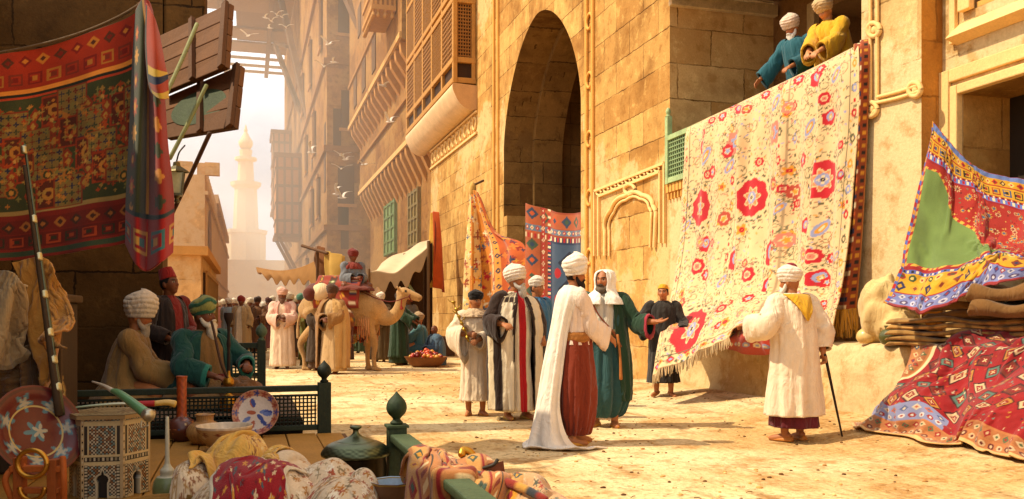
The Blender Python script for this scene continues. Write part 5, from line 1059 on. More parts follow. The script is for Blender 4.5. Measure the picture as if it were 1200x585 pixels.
mb = MB(); fringe(mb, C[-1, :140], (-.1, -.2, -1), hx('#c8a878'), 80, .13, .016, 1); under(mb.build('fringe', M_RUG), SUZ)
# gathered lower folds lying on the stone bench
C2 = sheet([[(846, 392, 6.2), (868, 383, 6.2), (888, 380, 6.2), (905, 384, 6.3)], [(838, 398, 6.1), (862, 394, 6.0), (886, 392, 6.05), (905, 398, 6.2)], [(834, 404, 6.12), (860, 404, 6.1), (886, 406, 6.1), (908, 408, 6.2)], [(832, 402, 6.5), (862, 412, 6.3), (890, 416, 6.25), (912, 414, 6.35)]], 50, 90, PX)
C2[..., 0] -= .05*np.sin(np.linspace(0, 16, 90))[None]*np.linspace(.2, 1, 50)[:, None]; U2, V2 = arclen(C2); p2 = Pat(U2, V2, hx('#a8331e')); p2.motifs(.10, .3, .22, [GOLD, IVORY, NAVY]); p2.motifs(.36, .52, .16, [LB, IVORY], kind='disc'); mb = MB(); mb.grid(C2, p2.wear(.2), flip=True); under(mb.build('gathered_hem', M_RUG, solid=.014), SUZ)
# narrow fringed carpet hanging at its right edge
C = sheet([[(1001, 62, 7.1), (1008, 58, 7.1), (1017, 54, 7.1)], [(1002, 54, 6.96), (1009, 50, 6.96), (1017, 46, 6.96)], [(1002, 80, 6.90), (1009, 77, 6.86), (1017, 74, 6.92)], [(999, 180, 6.90), (1006, 178, 6.84), (1014, 176, 6.92)], [(988, 290, 6.86), (998, 289, 6.78), (1008, 287, 6.90)], [(976, 362, 6.84), (988, 363, 6.74), (1003, 361, 6.88)]], 260, 40, PX)
C[..., 0] -= .03*np.sin(np.linspace(0, 12, 40))[None]; U, V = arclen(C); um = U.max(); pt = Pat(U, V, hx('#8a3a14')); pt.rect(0, um*.18, 0, 99, hx('#c07a2a')); pt.teeth(um*.3, um*.7, .10, [GOLD, NAVY, IVORY, RUST], 0, False, .55); pt.teeth(um*.76, um*.9, .08, [hx('#20140c'), GOLD], 0, False, .5); pt.rect(um*.93, um, 0, 99, hx('#b06a20'))
CR = empty('fringed_carpet', tuple(C[30, 20]), 0, 'narrow rust carpet with a long gold fringe at the right edge of the flowered rug', 'rug')
mb = MB(); mb.grid(C, pt.wear(.2, 8), flip=True); under(mb.build('carpet_cloth', M_RUG, solid=.014), CR); mb = MB()
for k in range(3): fringe(mb, C[-1]+np.array([.02*k-.02, 0, 0]), (0, 0, -1), hx('#c08a28'), 34, .30, .022, k)
under(mb.build('fringe', M_RUG), CR)

# ---------------------------------------------------------------- carpets at the portal
Zc = 22.0
C = sheet([[(616, 238, 21.5), (640, 245, 21.2), (662, 250, 20.8), (684, 249, 20.2)], [(616, 300, 21.3), (640, 303, 21.0), (662, 306, 20.6), (684, 306, 20.0)], [(615, 360, 21.2), (640, 362, 20.9), (662, 364, 20.5), (684, 364, 19.9)], [(614, 420, 21.2), (640, 420, 20.9), (662, 421, 20.5), (684, 422, 19.9)]], 200, 120, W)
C[..., 0] -= .05*np.sin(np.linspace(0, 14, 120))[None]; U, V = arclen(C); um = U.max(); pt = Pat(U, V, hx('#8c3a1c'))
pt.motifs(.05, .42, .36, [hx('#2c3a4c'), hx('#3c4a34'), RUST], ground=hx('#a0502a')); pt.motifs(0, .42, .36, [hx('#2c3a4c'), RUST, hx('#3c4a34')], False, ground=hx('#a0502a'))
pt.motifs(.45, .58, .14, [REDC, IVORY], ground=hx('#5a6a78')); pt.motifs(.45, .55, .14, [REDC, IVORY], False, ground=hx('#a33a2a')); pt.rect(.62, um, .64, 9, hx('#202a44')); pt.teeth(.62, .72, .09, [IVORY, REDC], 0, False, .5); pt.teeth(.64, .74, .09, [IVORY, REDC], 0, True, .5)
pt.rect(.78, um, .8, 9, hx('#38485c')); 
for k in range(5):
    pt.dia(.78+(um-.78)*.5, 1.25+k*.62, .34, .3, hx('#1c2030')); pt.dia(.78+(um-.78)*.5, 1.25+k*.62, .22, .18, hx('#7a8a94')); pt.disc(.78+(um-.78)*.5, 1.25+k*.62, .09, .09, REDC)
    pt.disc(1.0, 1.5+k*.62, .1, .12, REDC); pt.disc(um-.12, 1.5+k*.62, .1, .12, REDC)
mb = MB(); mb.grid(C, pt.wear(.22, 4), flip=True); tag(mb.build('hanging_carpet', M_RUG, solid=.015), 'red and navy bordered carpet hanging in the mouth of the portal', 'rug')
C = sheet([[(551, 226, 23.8), (553, 224, 23.6), (556, 223, 23.5), (559, 225, 23.4), (562, 231, 23.3)], [(549, 262, 23.6), (554, 258, 23.3), (562, 258, 23.4), (572, 264, 23.0), (580, 272, 22.8)], [(546, 300, 23.5), (555, 298, 23.0), (567, 296, 23.2), (586, 290, 22.5), (612, 288, 21.8)], [(544, 350, 23.5), (556, 350, 22.9), (568, 348, 23.1), (590, 340, 22.3), (613, 335, 21.7)], [(543, 408, 23.4), (556, 410, 22.8), (570, 410, 23.0), (592, 412, 22.2), (614, 415, 21.6)]], 200, 150, W)
su = np.linspace(0, 1, 150)[None]; C[..., 0] -= .10*np.sin(su*30)*np.linspace(.2, 1, 200)[:, None]; U, V = arclen(C); um = U.max(); pt = Pat(U, V, hx('#d0892f')); pt.c[:] = np.where((np.sin(su*20+np.linspace(0, 1, 200)[:, None]*1) > .1)[..., None], hx('#d8b06a'), hx('#c07424'))
R = np.random.default_rng(8)
for k in range(420):
    u, v = R.uniform(0, um), R.uniform(.1, V.max()); pt.petal(u, v, R.uniform(.04, .10), 4, [REDC, hx('#d8c49a'), hx('#4a5a6a'), hx('#8a3a1a'), OR][R.integers(0, 5)], .35)
pt.put(pt.U > um*.62, hx('#b5521e')); pt.motifs(um*.63, um*.70, .2, [NAVY, GOLD], False, ground=hx('#d08a3a'))
for k in range(90): pt.petal(R.uniform(um*.7, um), R.uniform(.2, V.max()), R.uniform(.05, .12), 4, [hx('#d0722a'), NAVY, hx('#8a2a1a'), GOLD][R.integers(0, 4)], .3)
YC = empty('yellow_hanging', tuple(C[0, 2]), 0, 'yellow and orange patterned cloth knotted to a peg and draped beside the portal', 'cloth')
mb = MB(); mb.grid(C, pt.wear(.2, 4), flip=True); under(mb.build('draped_cloth', M_RUG, solid=.015), YC)
mb = MB(); k0 = W(554, 222, 23.6); mb.ball(k0, (.1, .1, .2), hx('#c99a4a'), 14, 10, .25, 4); mb.tube([k0+[0, 0, .1], k0+[.3, 0, .25]], .03, 8, hx('#5a3a1c')); under(mb.build('knot', M_RUG), YC)
# banner by the awning
C = sheet([[(507, 250, 31), (510, 248, 31), (513, 250, 31)], [(504, 290, 30.8), (511, 288, 30.5), (519, 291, 31)], [(500, 338, 30.6), (510, 337, 30.2), (523, 343, 30.8)]], 80, 60, W); C[..., 0] -= .09*np.sin(np.linspace(0, 15, 60))[None]; U, V = arclen(C)
pt = Pat(U, V, hx('#c0541f')); pt.rect(0, U.max()*.35, 0, 9, hx('#cf9a34')); pt.rect(U.max()*.35, U.max()*.42, 0, 9, hx('#7a2a18')); pt.rect(U.max()*.8, 9, 0, 9, hx('#b4422a'))
mb = MB(); mb.grid(C, pt.wear(.2, 3), flip=True); tag(mb.build('banner', M_CLOTH, solid=.015), 'orange and yellow striped cloth hanging on the wall right of the pale awning', 'banner')

# ---------------------------------------------------------------- awnings over the stalls
AW = empty('stall_awning', tuple(W(470, 320, 27)), 0, 'pale sagging canvas awning on poles over the dark stall by the camel', 'awning')
C = sheet([[(447, 309, 29.5), (470, 296, 30), (488, 288, 30.5), (504, 279, 31)], [(440, 318, 27), (463, 312, 27.3), (482, 303, 27.6), (500, 290, 28)], [(430, 320, 24.5), (455, 319, 24.7), (476, 312, 24.8), (502, 287, 25)]], 60, 90, W); C[..., 2] += .05*np.sin(np.linspace(0, 11, 90))[None]
mb = MB(); mb.grid(C, hx('#e3cba6')); under(mb.build('canvas', M_TENT, solid=.012), AW)
D = np.stack([C[-1], C[-1]+np.array([0, 0, -.02])-np.stack([np.zeros(90), np.zeros(90), .42+.12*np.sin(np.linspace(0, 30, 90))+.12*np.sin(np.linspace(0, 11, 90))], -1)]); mb = MB(); mb.grid(net(D, 12, 90), hx('#c8a87c')); under(mb.build('valance', M_TENT, solid=.01), AW)
for (a, b) in (((432, 320), 24.5), ((502, 287), 25)):
    p = W(*a, b); mb = MB(); mb.tube([[p[0], p[1], 0], p+[0, 0, .1]], .045, 8, hx('#6a4a28')); under(mb.build('pole', M_WOOD), AW)
mb = MB(); mb.tube([W(470, 322, 25), W(492, 352, 25.2)], .04, 8, hx('#7d8a6a')); under(mb.build('strut', M_WOOD), AW)
ST_ = empty('market_stall', tuple(W(478, 400, 27)*[1, 1, 0]), 0, 'dark open stall with hanging brown cloths under the pale awning', 'stall')
mb = MB(); P = np.array([W(447, 312, 29), W(504, 284, 30.4)]); Q = P.copy(); Q[:, 2] = 0; C = net([P, Q], 20, 60); C[..., 0] += .12*np.sin(np.linspace(0, 34, 60))[None]; C[..., 1] += .1*np.cos(np.linspace(0, 21, 60))[None]; mb.grid(C, hx('#3a2412')); under(mb.build('back_cloth', M_CLOTH), ST_)
mb = MB(); a = W(508, 405, 26); mb.box(a[0]-1.6, a[0]+.6, a[1]-.2, a[1]+1.6, 0, .55, hx('#5a3a1e')); under(mb.build('counter', M_WOOD, bevel=.02), ST_)
BK = W(499, 412, 20.6); BK[2] = 0
o = empty('wares_basket', tuple(BK), 0, 'shallow basket heaped with red wares on the ground by the awning', 'basket', scale=.78)
mb = MB(); mb.lathe([(.001, .02), (.4, .02), (.62, .28), (.64, .3), (.6, .28), (.4, .1), (.001, .1)], (0, 0, 0), 30, hx('#7a4a24')); mb.build('basket_bowl', M_WOOD, o)
R = np.random.default_rng(4); mb = MB()
for k in range(60):
    a, r = R.uniform(0, 6.3), R.uniform(0, .5); mb.ball((r*math.cos(a), r*math.sin(a), .30+.22*(1-r/.5)*R.uniform(.4, 1)), R.uniform(.05, .085), [hx('#a8261a'), hx('#c24a1c'), hx('#7a1c14'), hx('#c8882a')][R.integers(0, 4)], 8, 6)
w = mb.build('red_wares', M_GLAZE, o); w['kind'] = 'stuff'
TC = empty('torn_awning', tuple(W(345, 312, 30)), 0, 'ragged brown awning on a leaning pole left of the camel rider', 'awning')
C = sheet([[(300, 313, 34), (325, 317, 32), (350, 314, 30), (378, 302, 28)], [(302, 320, 33.5), (326, 324, 31.5), (350, 324, 29.5), (378, 318, 27.6)], [(306, 322, 33.4), (328, 332, 31.4), (350, 330, 29.4), (376, 336, 27.5)]], 40, 80, W); C[..., 2] += .10*np.sin(np.linspace(0, 40, 80))[None]*np.linspace(0, 1, 40)[:, None]; mb = MB(); mb.grid(C, hx('#a8763e')); under(mb.build('canvas', M_TENT, solid=.012), TC)
mb = MB(); mb.tube([W(354, 288, 27), W(384, 297, 26)], .05, 8, hx('#5a3818')); p = W(372, 296, 26.6); mb.tube([[p[0], p[1], 0], p], .05, 8, hx('#6a4420')); under(mb.build('pole', M_WOOD, voxel=.02, paint=hx('#5a3818')), TC)
C = sheet([[(372, 288, 27), (378, 290, 27), (384, 297, 27)], [(368, 305, 27), (378, 310, 26.7), (382, 312, 27)], [(376, 330, 27), (380, 334, 26.7), (384, 330, 27)]], 40, 40, W); C[..., 0] += .06*np.sin(np.linspace(0, 15, 40))[None]; mb = MB(); mb.grid(C, hx('#7c4a20')); tag(mb.build('hanging_cloth', M_CLOTH, solid=.012), 'bunched brown cloth hanging from the leaning pole', 'cloth')
C = sheet([[(380, 294, 26.2), (393, 297, 26), (406, 300, 26)], [(380, 312, 26.2), (393, 313, 25.8), (406, 315, 26)], [(382, 330, 26.2), (394, 333, 25.7), (407, 333, 26)]], 50, 60, W); C[..., 0] += .08*np.sin(np.linspace(0, 12, 60))[None]; mb = MB(); mb.grid(C, hx('#d0a552')); tag(mb.build('yellow_sheet', M_TENT, solid=.012), 'plain yellow sheet hung out to the left of the camel rider', 'cloth')

# ---------------------------------------------------------------- camel and rider
cl = gpt(404, 434); CAM = empty('camel', tuple(cl), head_to(97), 'tan camel facing right with tasselled saddlebags and a rider on its back', 'camel')
FUR = hx('#b58a52'); mb = MB()
mb.tube([(0, -.95, 1.28), (0, -.7, 1.36), (0, -.2, 1.40), (0, .3, 1.36), (0, .68, 1.28), (0, .86, 1.24)], [.18, .33, .40, .40, .33, .2], 20, m=26)
mb.ball((0, -.12, 1.74), (.24, .42, .26), n=20, m=14); mb.tube([(0, .70, 1.28), (0, .95, 1.14), (0, 1.15, 1.24), (0, 1.25, 1.46), (0, 1.27, 1.62)], [.23, .17, .135, .115, .11], 16, m=26)
mb.tube([(0, 1.20, 1.66), (0, 1.32, 1.70), (0, 1.48, 1.655), (0, 1.62, 1.60), (0, 1.70, 1.57)], [.09, .115, .085, .075, .06], 14, m=20); mb.tube([(0, 1.4, 1.60), (0, 1.55, 1.56), (0, 1.66, 1.53)], [.05, .05, .04], 10)
for sx in (-1, 1):
    mb.tube([(sx*.07, 1.24, 1.74), (sx*.11, 1.21, 1.80), (sx*.12, 1.2, 1.85)], [.03, .03, .01], 8); mb.ball((sx*.08, 1.38, 1.725), .03, n=8, m=6)
    o_ = .12*sx; mb.tube([(sx*.2, .58, 1.3), (sx*.19, .62, .95), (sx*.17, .60+o_, .60), (sx*.17, .58+o_, .3), (sx*.17, .60+o_, .08)], [.16, .105, .075, .05, .055], 12, m=22); mb.ball((sx*.17, .58+o_, .60), (.08, .085, .09), n=10, m=8); mb.tube([(sx*.17, .56+o_, .05), (sx*.17, .72+o_, .035)], [.075, .07], 10, flat=.6)
    mb.tube([(sx*.2, -.68, 1.3), (sx*.2, -.58, 1.0), (sx*.18, -.80-o_, .62), (sx*.17, -.74-o_, .3), (sx*.17, -.72-o_, .08)], [.22, .15, .08, .05, .055], 12, m=22); mb.tube([(sx*.17, -.76-o_, .05), (sx*.17, -.60-o_, .035)], [.075, .07], 10, flat=.6)
mb.tube([(0, -.98, 1.3), (0, -1.06, 1.0), (0, -1.05, .7)], [.04, .03, .05], 8)
def cpaint(V):
    c = np.repeat(FUR[None], len(V), 0)*(.85+.3*fbm(V[:, 1]*5+20, V[:, 2]*5+V[:, 0]*3+20, 2)[:, None]); e = np.minimum(np.linalg.norm(V-[.1, 1.39, 1.725], axis=1), np.linalg.norm(V-[-.1, 1.39, 1.725], axis=1)); c[e < .028] = hx('#1a0e08'); c[(V[:, 1] > 1.66) & (V[:, 2] < 1.58)] *= .6; return c
mb.build('body', M_FUR, CAM, voxel=.022, paint=cpaint, smooth_it=3)
mb = MB(); n = 40; th = np.linspace(-1.75, 1.75, n)[None]; yy_ = np.linspace(-.55, .45, 40)[:, None]; rr = .45+.02*np.sin(th*9); P = np.stack([np.sin(th)*rr+0*yy_, yy_+0*th, 1.46+np.cos(th)*(rr+.14)+0*yy_], -1); UU = th*.45+0*yy_; pt = Pat(UU+1, yy_+.6+0*th, hx('#8a3018')); pt.motifs(.08, .22, .16, [GOLD, hx('#3a4a2c')]); pt.motifs(.34, .5, .2, [hx('#6a7a3a'), IVORY, RUST], ground=hx('#4a2814')); pt.motifs(.6, .74, .15, [GOLD, REDC]); pt.teeth(.84, .98, .07, [IVORY, NAVY, REDC]); mb.grid(P, pt.c); mb.build('saddle_blanket', M_RUG, CAM, solid=.02)
for sx in (-1, 1):
    mb = MB(); mb.ball((sx*.47, -.02, 1.08), (.14, .40, .33), hx('#7a4020'), 24, 16, .12, 3); V = mb.v[0]; pt = Pat(V[:, 1]+1, V[:, 2], hx('#7a4020')); pt.motifs(.85, .98, .12, [GOLD, REDC, IVORY]); pt.motifs(1.04, 1.18, .16, [hx('#3a4a2c'), RUST, GOLD]); pt.motifs(1.24, 1.34, .1, [IVORY, REDC]); mb.c[0] = pt.c; b_ = mb.build('saddlebag', M_RUG, CAM)
    mb = MB(); R = np.random.default_rng(3)
    for y in np.linspace(-.36, .34, 15): mb.tube([(sx*.52, y, .95), (sx*.55, y, .78), (sx*.54, y, .58+R.uniform(-.05, .05))], [.012, .012, .03], 6, [hx('#a8482a'), hx('#c08a3a'), hx('#5a2a1a')][R.integers(0, 3)], m=7)
    for y in np.linspace(.42, .66, 7): mb.tube([(sx*.40, y, 1.15), (sx*.42, y, .95), (sx*.40, y, .72+R.uniform(-.1, .1))], [.01, .01, .02], 6, hx('#b0703a'), m=7)
    mb.build('tassels', M_RUG, CAM)
mb = MB(); mb.tube([(.1, 1.46, 1.6), (.02, 1.5, 1.72), (-.1, 1.46, 1.6), (0, 1.5, 1.5), (.1, 1.46, 1.6)], .014, 6, hx('#6a2418')); mb.tube([(.1, 1.46, 1.6), (.22, 1.0, 1.5), (.1, .25, 1.78)], .012, 6, hx('#6a2418')); mb.tube([(.1, 1.3, 1.55), (.11, 1.29, 1.42), (.1, 1.3, 1.34)], [.012, .012, .04], 6, hx('#8a2418')); mb.build('halter', M_LEATHER, CAM)
bd = MB(); bp = np.array(CAM.location); rz = CAM.rotation_euler[2]
def cw(x, y, z): return np.array([math.cos(rz)*x-math.sin(rz)*y, math.sin(rz)*x+math.cos(rz)*y, z])+bp
o = empty('water_bundle', tuple(cw(.32, -.42, 1.60)), 0, 'round pale bundle tied to the saddle behind the camel rider', 'bundle'); mb = MB(); mb.ball((0, 0, .08), (.22, .24, .22), hx('#d8b88c'), 20, 14, .08, 2); mb.build('sack', M_CLOTH, o); mb = MB(); mb.tube([(-.2, 0, .1), (0, -.02, .31), (.2, 0, .1)], .015, 6, hx('#6a3a1c')); mb.build('cord', M_LEATHER, o)
o = tag(MB().build('x', M_CLOTH) if False else empty('saddle_roll', tuple(cw(.0, -.62, 1.62)), rz, 'dark red bedroll strapped across the camel behind the rider', 'bedroll'), None, None); mb = MB(); mb.tube([(-.5, 0, .02), (-.2, 0, .13), (.2, 0, .13), (.5, 0, .02)], .15, 16, hx('#5a2416')); mb.build('roll', M_RUG, o)
mb = MB(); mb.tube([(-.2, -.155, .13), (-.2, 0, .29), (-.2, .155, .13), (-.2, 0, -.03), (-.2, -.155, .13)], .012, 6, hx('#2a1810')); mb.build('strap', M_LEATHER, o)
p = Person(cw(0, .18, 1.72), 150, 'camel rider in a grey-blue robe with a dark red turban and covered face', 1.66, seated=True, yaw=-10, pitch=6, skin=SKD, hi=False)
p.arm(1, (.08, .30, .30), curl=.7); p.arm(-1, (-.06, .32, .32), curl=.7); p.legs(); p.body(); GB = hx('#6a6a6c')
p.lap(lambda th, z, P: np.where((z > .62)[..., None], hx('#6a2c1c'), GB), 401); p.loft([(1.5, .08, .075), (1.46, .15, .12), (1.40, .22, .16), (1.34, .24, .17)], hx('#7a2a1c'), 'scarf', .015, .8, seed=4, m=24); p.sleeve(1, GB, (.1, .12, .12), .05, .9); p.sleeve(-1, GB, (.1, .12, .12), .05, .9); p.turban(hx('#6e1f14'), (.125, .135, .10), .075, 5, 5)

# ---------------------------------------------------------------- gulls
def gull(px, py, Z, ang, up, sc, label, group=None):
    o = empty('gull', tuple(W(px, py, Z)), ang, label, 'bird', group, sc); WH = hx('#ded2c2')
    mb = MB(); mb.tube([(0, -.22, 0), (0, -.1, .0), (0, .08, .01), (0, .18, .02), (0, .24, .015)], [.02, .05, .055, .035, .012], 8, WH, m=14); mb.add([[-.05, -.32, 0], [.05, -.32, 0], [0, -.16, .01]], [[0, 1, 2]], WH); mb.build('body', M_CLOTH, o)
    for sx in (-1, 1):
        P = np.array([[(sx*.03, -.05, .01), (sx*.03, .08, .01)], [(sx*.25, -.04, .01+.2*up), (sx*.25, .10, .01+.2*up)], [(sx*.5, -.12, .01+.28*up), (sx*.5, .02, .01+.28*up)], [(sx*.68, -.2, .3*up), (sx*.68, -.18, .3*up)]]); mb = MB(); G_ = net(P, 12, 4); mb.grid(G_, np.where((np.abs(G_[..., 0]) > .6)[..., None], hx('#6a5a4a'), WH)); mb.build('wing', M_CLOTH, o, solid=.01)
GL = 'white gulls wheeling in the street'
for a in ((385, 52, 46, .6, 1.0, 1.0, 'white gull flying highest in front of the tall house wall'), (391, 73, 48, 1.4, .6, .8, 'small white gull just above another beneath the highest gull'), (380, 78, 48, .2, .9, .85, 'white gull gliding left of the small gull by the upper wall'), (450, 101, 42, 2.0, .5, .9, 'white gull alone near the small carved bay'), (457, 143, 40, .9, 1.3, .9, 'white gull flapping left of the carved bay underside'), (365, 179, 48, 1.2, 1.6, 1.0, 'white gull with raised wings at the far left of the flock'), (400, 182, 46, .4, .7, .85, 'upper gull of the close pair in the middle of the flock'), (405, 187, 46, .8, .9, .9, 'lower gull of the close pair in the middle of the flock'), (400, 198, 45, .1, .8, .9, 'white gull directly under the close pair'), (427, 193, 44, .7, .5, .9, 'white gull flying right of the close pair'), (395, 228, 42, 1.3, 1.7, .9, 'left gull of the lowest pair with wings straight up'), (401, 232, 42, .9, 1.2, 1.05, 'right gull of the lowest pair, largest of the flock'), (291, 42, 80, .5, .8, 1.5, 'gull seen against the sky below the slatted roof')): gull(*a, GL)
for a in ((311, 21, 80), (318, 25, 82), (324, 17, 80), (330, 20, 84), (335, 32, 78), (316, 33, 83)): gull(*a, random.random()*3, random.uniform(.4, 1.2), 1.1, 'tiny gull in the cluster under the slatted street roof', 'tiny gulls under the street roof')
# ================================================================ cloth settling
def settle(P, colliders, frames=45, pins=None, mass=.35, bend=.6, tension=18, selfc=True, gap=.012, quality=6, shrink=0.0, damp=6):
    """let a sheet (nu,nv,3) fall over collider builders; returns the settled sheet"""
    nu, nv = P.shape[:2]; tmp = []
    for cmb in colliders:
        me = cmb.mesh('rest'); o = bpy.data.objects.new('rest', me); COL.objects.link(o); m = o.modifiers.new('c', 'COLLISION'); o.collision.thickness_outer = .012; o.collision.cloth_friction = 25; o.collision.damping = .6; tmp.append((o, me))
    mb = MB(); mb.grid(P); me = mb.mesh('sheet'); o = bpy.data.objects.new('sheet', me); COL.objects.link(o)
    if pins is not None:
        g = o.vertex_groups.new(name='pin'); g.add([int(i*nv+j) for i, j in pins], 1.0, 'ADD')
    m = o.modifiers.new('cloth', 'CLOTH'); s = m.settings; s.quality = quality; s.mass = mass; s.tension_stiffness = tension; s.compression_stiffness = tension; s.shear_stiffness = tension*.4; s.bending_stiffness = bend; s.air_damping = 2; s.tension_damping = damp; s.shrink_min = shrink
    if pins is not None: s.vertex_group_mass = 'pin'
    cs = m.collision_settings; cs.use_collision = True; cs.distance_min = gap; cs.collision_quality = 3; cs.use_self_collision = selfc; cs.self_distance_min = gap; cs.self_friction = 8
    m.point_cache.frame_start = 1; m.point_cache.frame_end = frames+1; out = P.copy()
    try:
        for f in range(1, frames+1):
            scene.frame_set(f)
        dg = bpy.context.evaluated_depsgraph_get(); ev = o.evaluated_get(dg); V = np.zeros(nu*nv*3, np.float32); ev.data.vertices.foreach_get('co', V); out = V.reshape(nu, nv, 3).astype(float)
    except Exception as e: print('settle', e)
    scene.frame_set(1); bpy.data.objects.remove(o); bpy.data.meshes.remove(me)
    for a, b in tmp: bpy.data.objects.remove(a); bpy.data.meshes.remove(b)
    return out
def flat(x0, x1, y0, y1, wave=0, k=3, seed=0, step=.03):
    nu = int((x1-x0)/step)+1; nv = int((y1-y0)/step)+1; X, Y = np.meshgrid(np.linspace(x0, x1, nu), np.linspace(y0, y1, nv), indexing='ij'); return np.stack([X, Y, wave*(fbm(X*k+seed, Y*k+seed, seed, 2)-.45)*2], -1)
def box_c(*a): m = MB(); m.box(*a); return m
def ball_c(c, r, n=24, noise=.0, seed=0): m = MB(); m.ball(c, r, n=n, m=16, noise=noise, seed=seed); return m
# ================================================================ the open shop on the left
SHP = empty('shop_shell', (-3, 9.7, 0), 0, 'dark stone shop front enclosing the bench and the wares on the left', 'shop')
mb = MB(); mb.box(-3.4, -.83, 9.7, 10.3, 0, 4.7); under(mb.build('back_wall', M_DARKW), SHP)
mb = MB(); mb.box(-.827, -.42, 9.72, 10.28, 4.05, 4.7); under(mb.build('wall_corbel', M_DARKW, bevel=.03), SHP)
mb = MB(); mb.box(-3.7, -3.4, -4, 9.7, 0, 4.3); under(mb.build('shade_wall', M_DARKW), SHP)  # unseen wall left of the view, added to keep the shop in shade
mb = MB()
for k in range(5): mb.box(-3.4+k*.21, -3.4+k*.21+.2, -3, 9.68, 4.30, 4.34, hx('#4a3016', random.uniform(.7, 1.1)))
under(mb.build('shade_boards', M_WOOD), SHP)  # unseen roof boards, added and sized so their shadow covers the shop
# platform of planks
GB1, GB2 = hx('#222a1a'), hx('#161c10')
PL = empty('wooden_platform', (-1, 5, 0), 0, 'low plank platform carrying the pottery and cloth in front of the bench', 'platform'); PLW = hx('#a87830')
mb = MB(); x = -3.3
while x < .70:
    w = random.uniform(.17, .24); x1 = min(x+w, .71); mb.box(x, x1-.008, 1.6, 7.07, .255, .30+random.uniform(-.003, .003), PLW*random.uniform(.75, 1.15)); x = x1
under(mb.build('planks', M_WOOD, bevel=.006), PL)
mb = MB(); mb.box(.70, .735, 1.6, 7.07, -.02, .29, hx('#6a4420')); mb.box(-3.3, .70, 7.03, 7.07, -.02, .25, hx('#6a4420')); under(mb.build('skirt_board', M_WOOD), PL)
def finial(mb, x, y, z, col): mb.lathe([(.03, 0), (.034, .012), (.02, .03), (.046, .06), (.055, .09), (.045, .125), (.018, .155), (.002, .175)], (x, y, z), 20, col)
# front rail with turned lattice
RL = empty('lattice_railing', (-.6, 7.13, .3), 0, 'long dark green railing of turned lattice in front of the seated men', 'railing'); mb = MB()
mb.box(-2.9, .53, 7.09, 7.17, .625, .67, GB1); mb.box(-2.9, .53, 7.1, 7.16, .585, .60, GB2); mb.box(-2.9, .53, 7.1, 7.16, .32, .36, GB1); under(mb.build('rails', M_PAINTW, bevel=.006), RL)
mb = MB(); mb.box(.53, .63, 7.08, 7.18, -.02, .69, GB1); finial(mb, .58, 7.13, .69, GB2); under(mb.build('post', M_PAINTW, bevel=.006), RL)
mb = MB()
for x in np.arange(-2.88, .52, .030): mb.tube([(x, 7.13, .36), (x, 7.13, .585)], .0065, 5, GB2, m=3, cap=False)
for z in np.arange(.385, .58, .030): mb.tube([(-2.89, 7.13, z), (.52, 7.13, z)], .006, 5, GB2, m=3, cap=False)
under(mb.build('turned_lattice', M_PAINTW), RL)
# bench and its back rail
BN = empty('bench', (-.8, 8.1, 0), 0, 'broad wooden bench covered with a brown rug where the turbaned men sit', 'bench'); mb = MB(); mb.box(-3.2, .42, 7.2, 8.95, .34, .40, hx('#3c2814')); mb.box(-3.2, .42, 7.2, 7.26, 0, .34, hx('#2c1c0e')); under(mb.build('seat', M_WOOD, bevel=.008), BN)
xs = np.linspace(-3.1, .40, 60); ys_ = np.linspace(7.22, 8.92, 40); A_, B_ = np.meshgrid(xs, ys_, indexing='ij'); mb = MB(); mb.grid(np.stack([A_, B_, .408+.03*fbm(A_*3+9, B_*3+9, 3)], -1), hx('#5a3a1c')*(.7+.6*fbm(A_*4, B_*4, 5)[..., None])); under(mb.build('seat_rug', M_RUG), BN)
mb = MB(); mb.box(-.62, .10, 8.93, 9.0, .90, .95, GB1); mb.box(-.62, .10, 8.935, 8.995, .62, .66, GB1); mb.box(-.62, .10, 8.935, 8.995, .42, .46, GB1)
for x in np.arange(-.6, .1, .035): mb.tube([(x, 8.965, .45), (x, 8.965, .9)], .008, 5, GB2, m=3, cap=False)
for z in np.arange(.47, .9, .035): mb.tube([(-.61, 8.965, z), (.09, 8.965, z)], .007, 5, GB2, m=3, cap=False)
under(mb.build('back_rail', M_PAINTW), BN); mb = MB(); mb.box(.09, .17, 8.92, 9.01, 0, .97, GB1); finial(mb, .13, 8.965, .97, hx('#4a5a44')); under(mb.build('post', M_PAINTW, bevel=.006), BN)
c_ = W(283, 435, 7.6); o = empty('brown_cloak', (c_[0], c_[1], .43), 0, 'crumpled brown cloth heaped beside the water pipe on the bench', 'cloth'); mb = MB(); mb.ball((0, 0, .06), (.22, .2, .22), hx('#6a4420'), 40, 26, .4, 7); mb.build('heap', M_CLOTH, o)
# near post and rail
NR = empty('corner_railing', (.757, 4.68, 0), 0, 'worn green railing with a bulbous finial post beside the brass pot', 'railing'); GW = hx('#3c4a30'); mb = MB()
mb.box(.71, .805, 4.635, 4.73, -.02, .63, GW*.8); mb.box(.70, .815, 4.625, 4.74, .63, .645, GW); finial(mb, .757, 4.68, .645, hx('#26341f')); under(mb.build('post', M_PAINTW, bevel=.006), NR)
mb = MB(); mb.box(.715, .82, 1.9, 4.633, .56, .60, hx('#46563a')); mb.box(.74, .79, 1.9, 4.633, .52, .56, hx('#32402a')); mb.box(.735, .795, 1.9, 4.633, .1, .15, GW); under(mb.build('rail', M_PAINTW, bevel=.008), NR)
mb = MB()
for y in np.arange(2.0, 4.6, .10): mb.lathe([(.014, 0), (.02, .05), (.012, .1), (.024, .19), (.012, .28), (.02, .33), (.014, .37)], (.765, y, .15), 8, hx('#3a4a30'))
under(mb.build('balusters', M_PAINTW), NR)

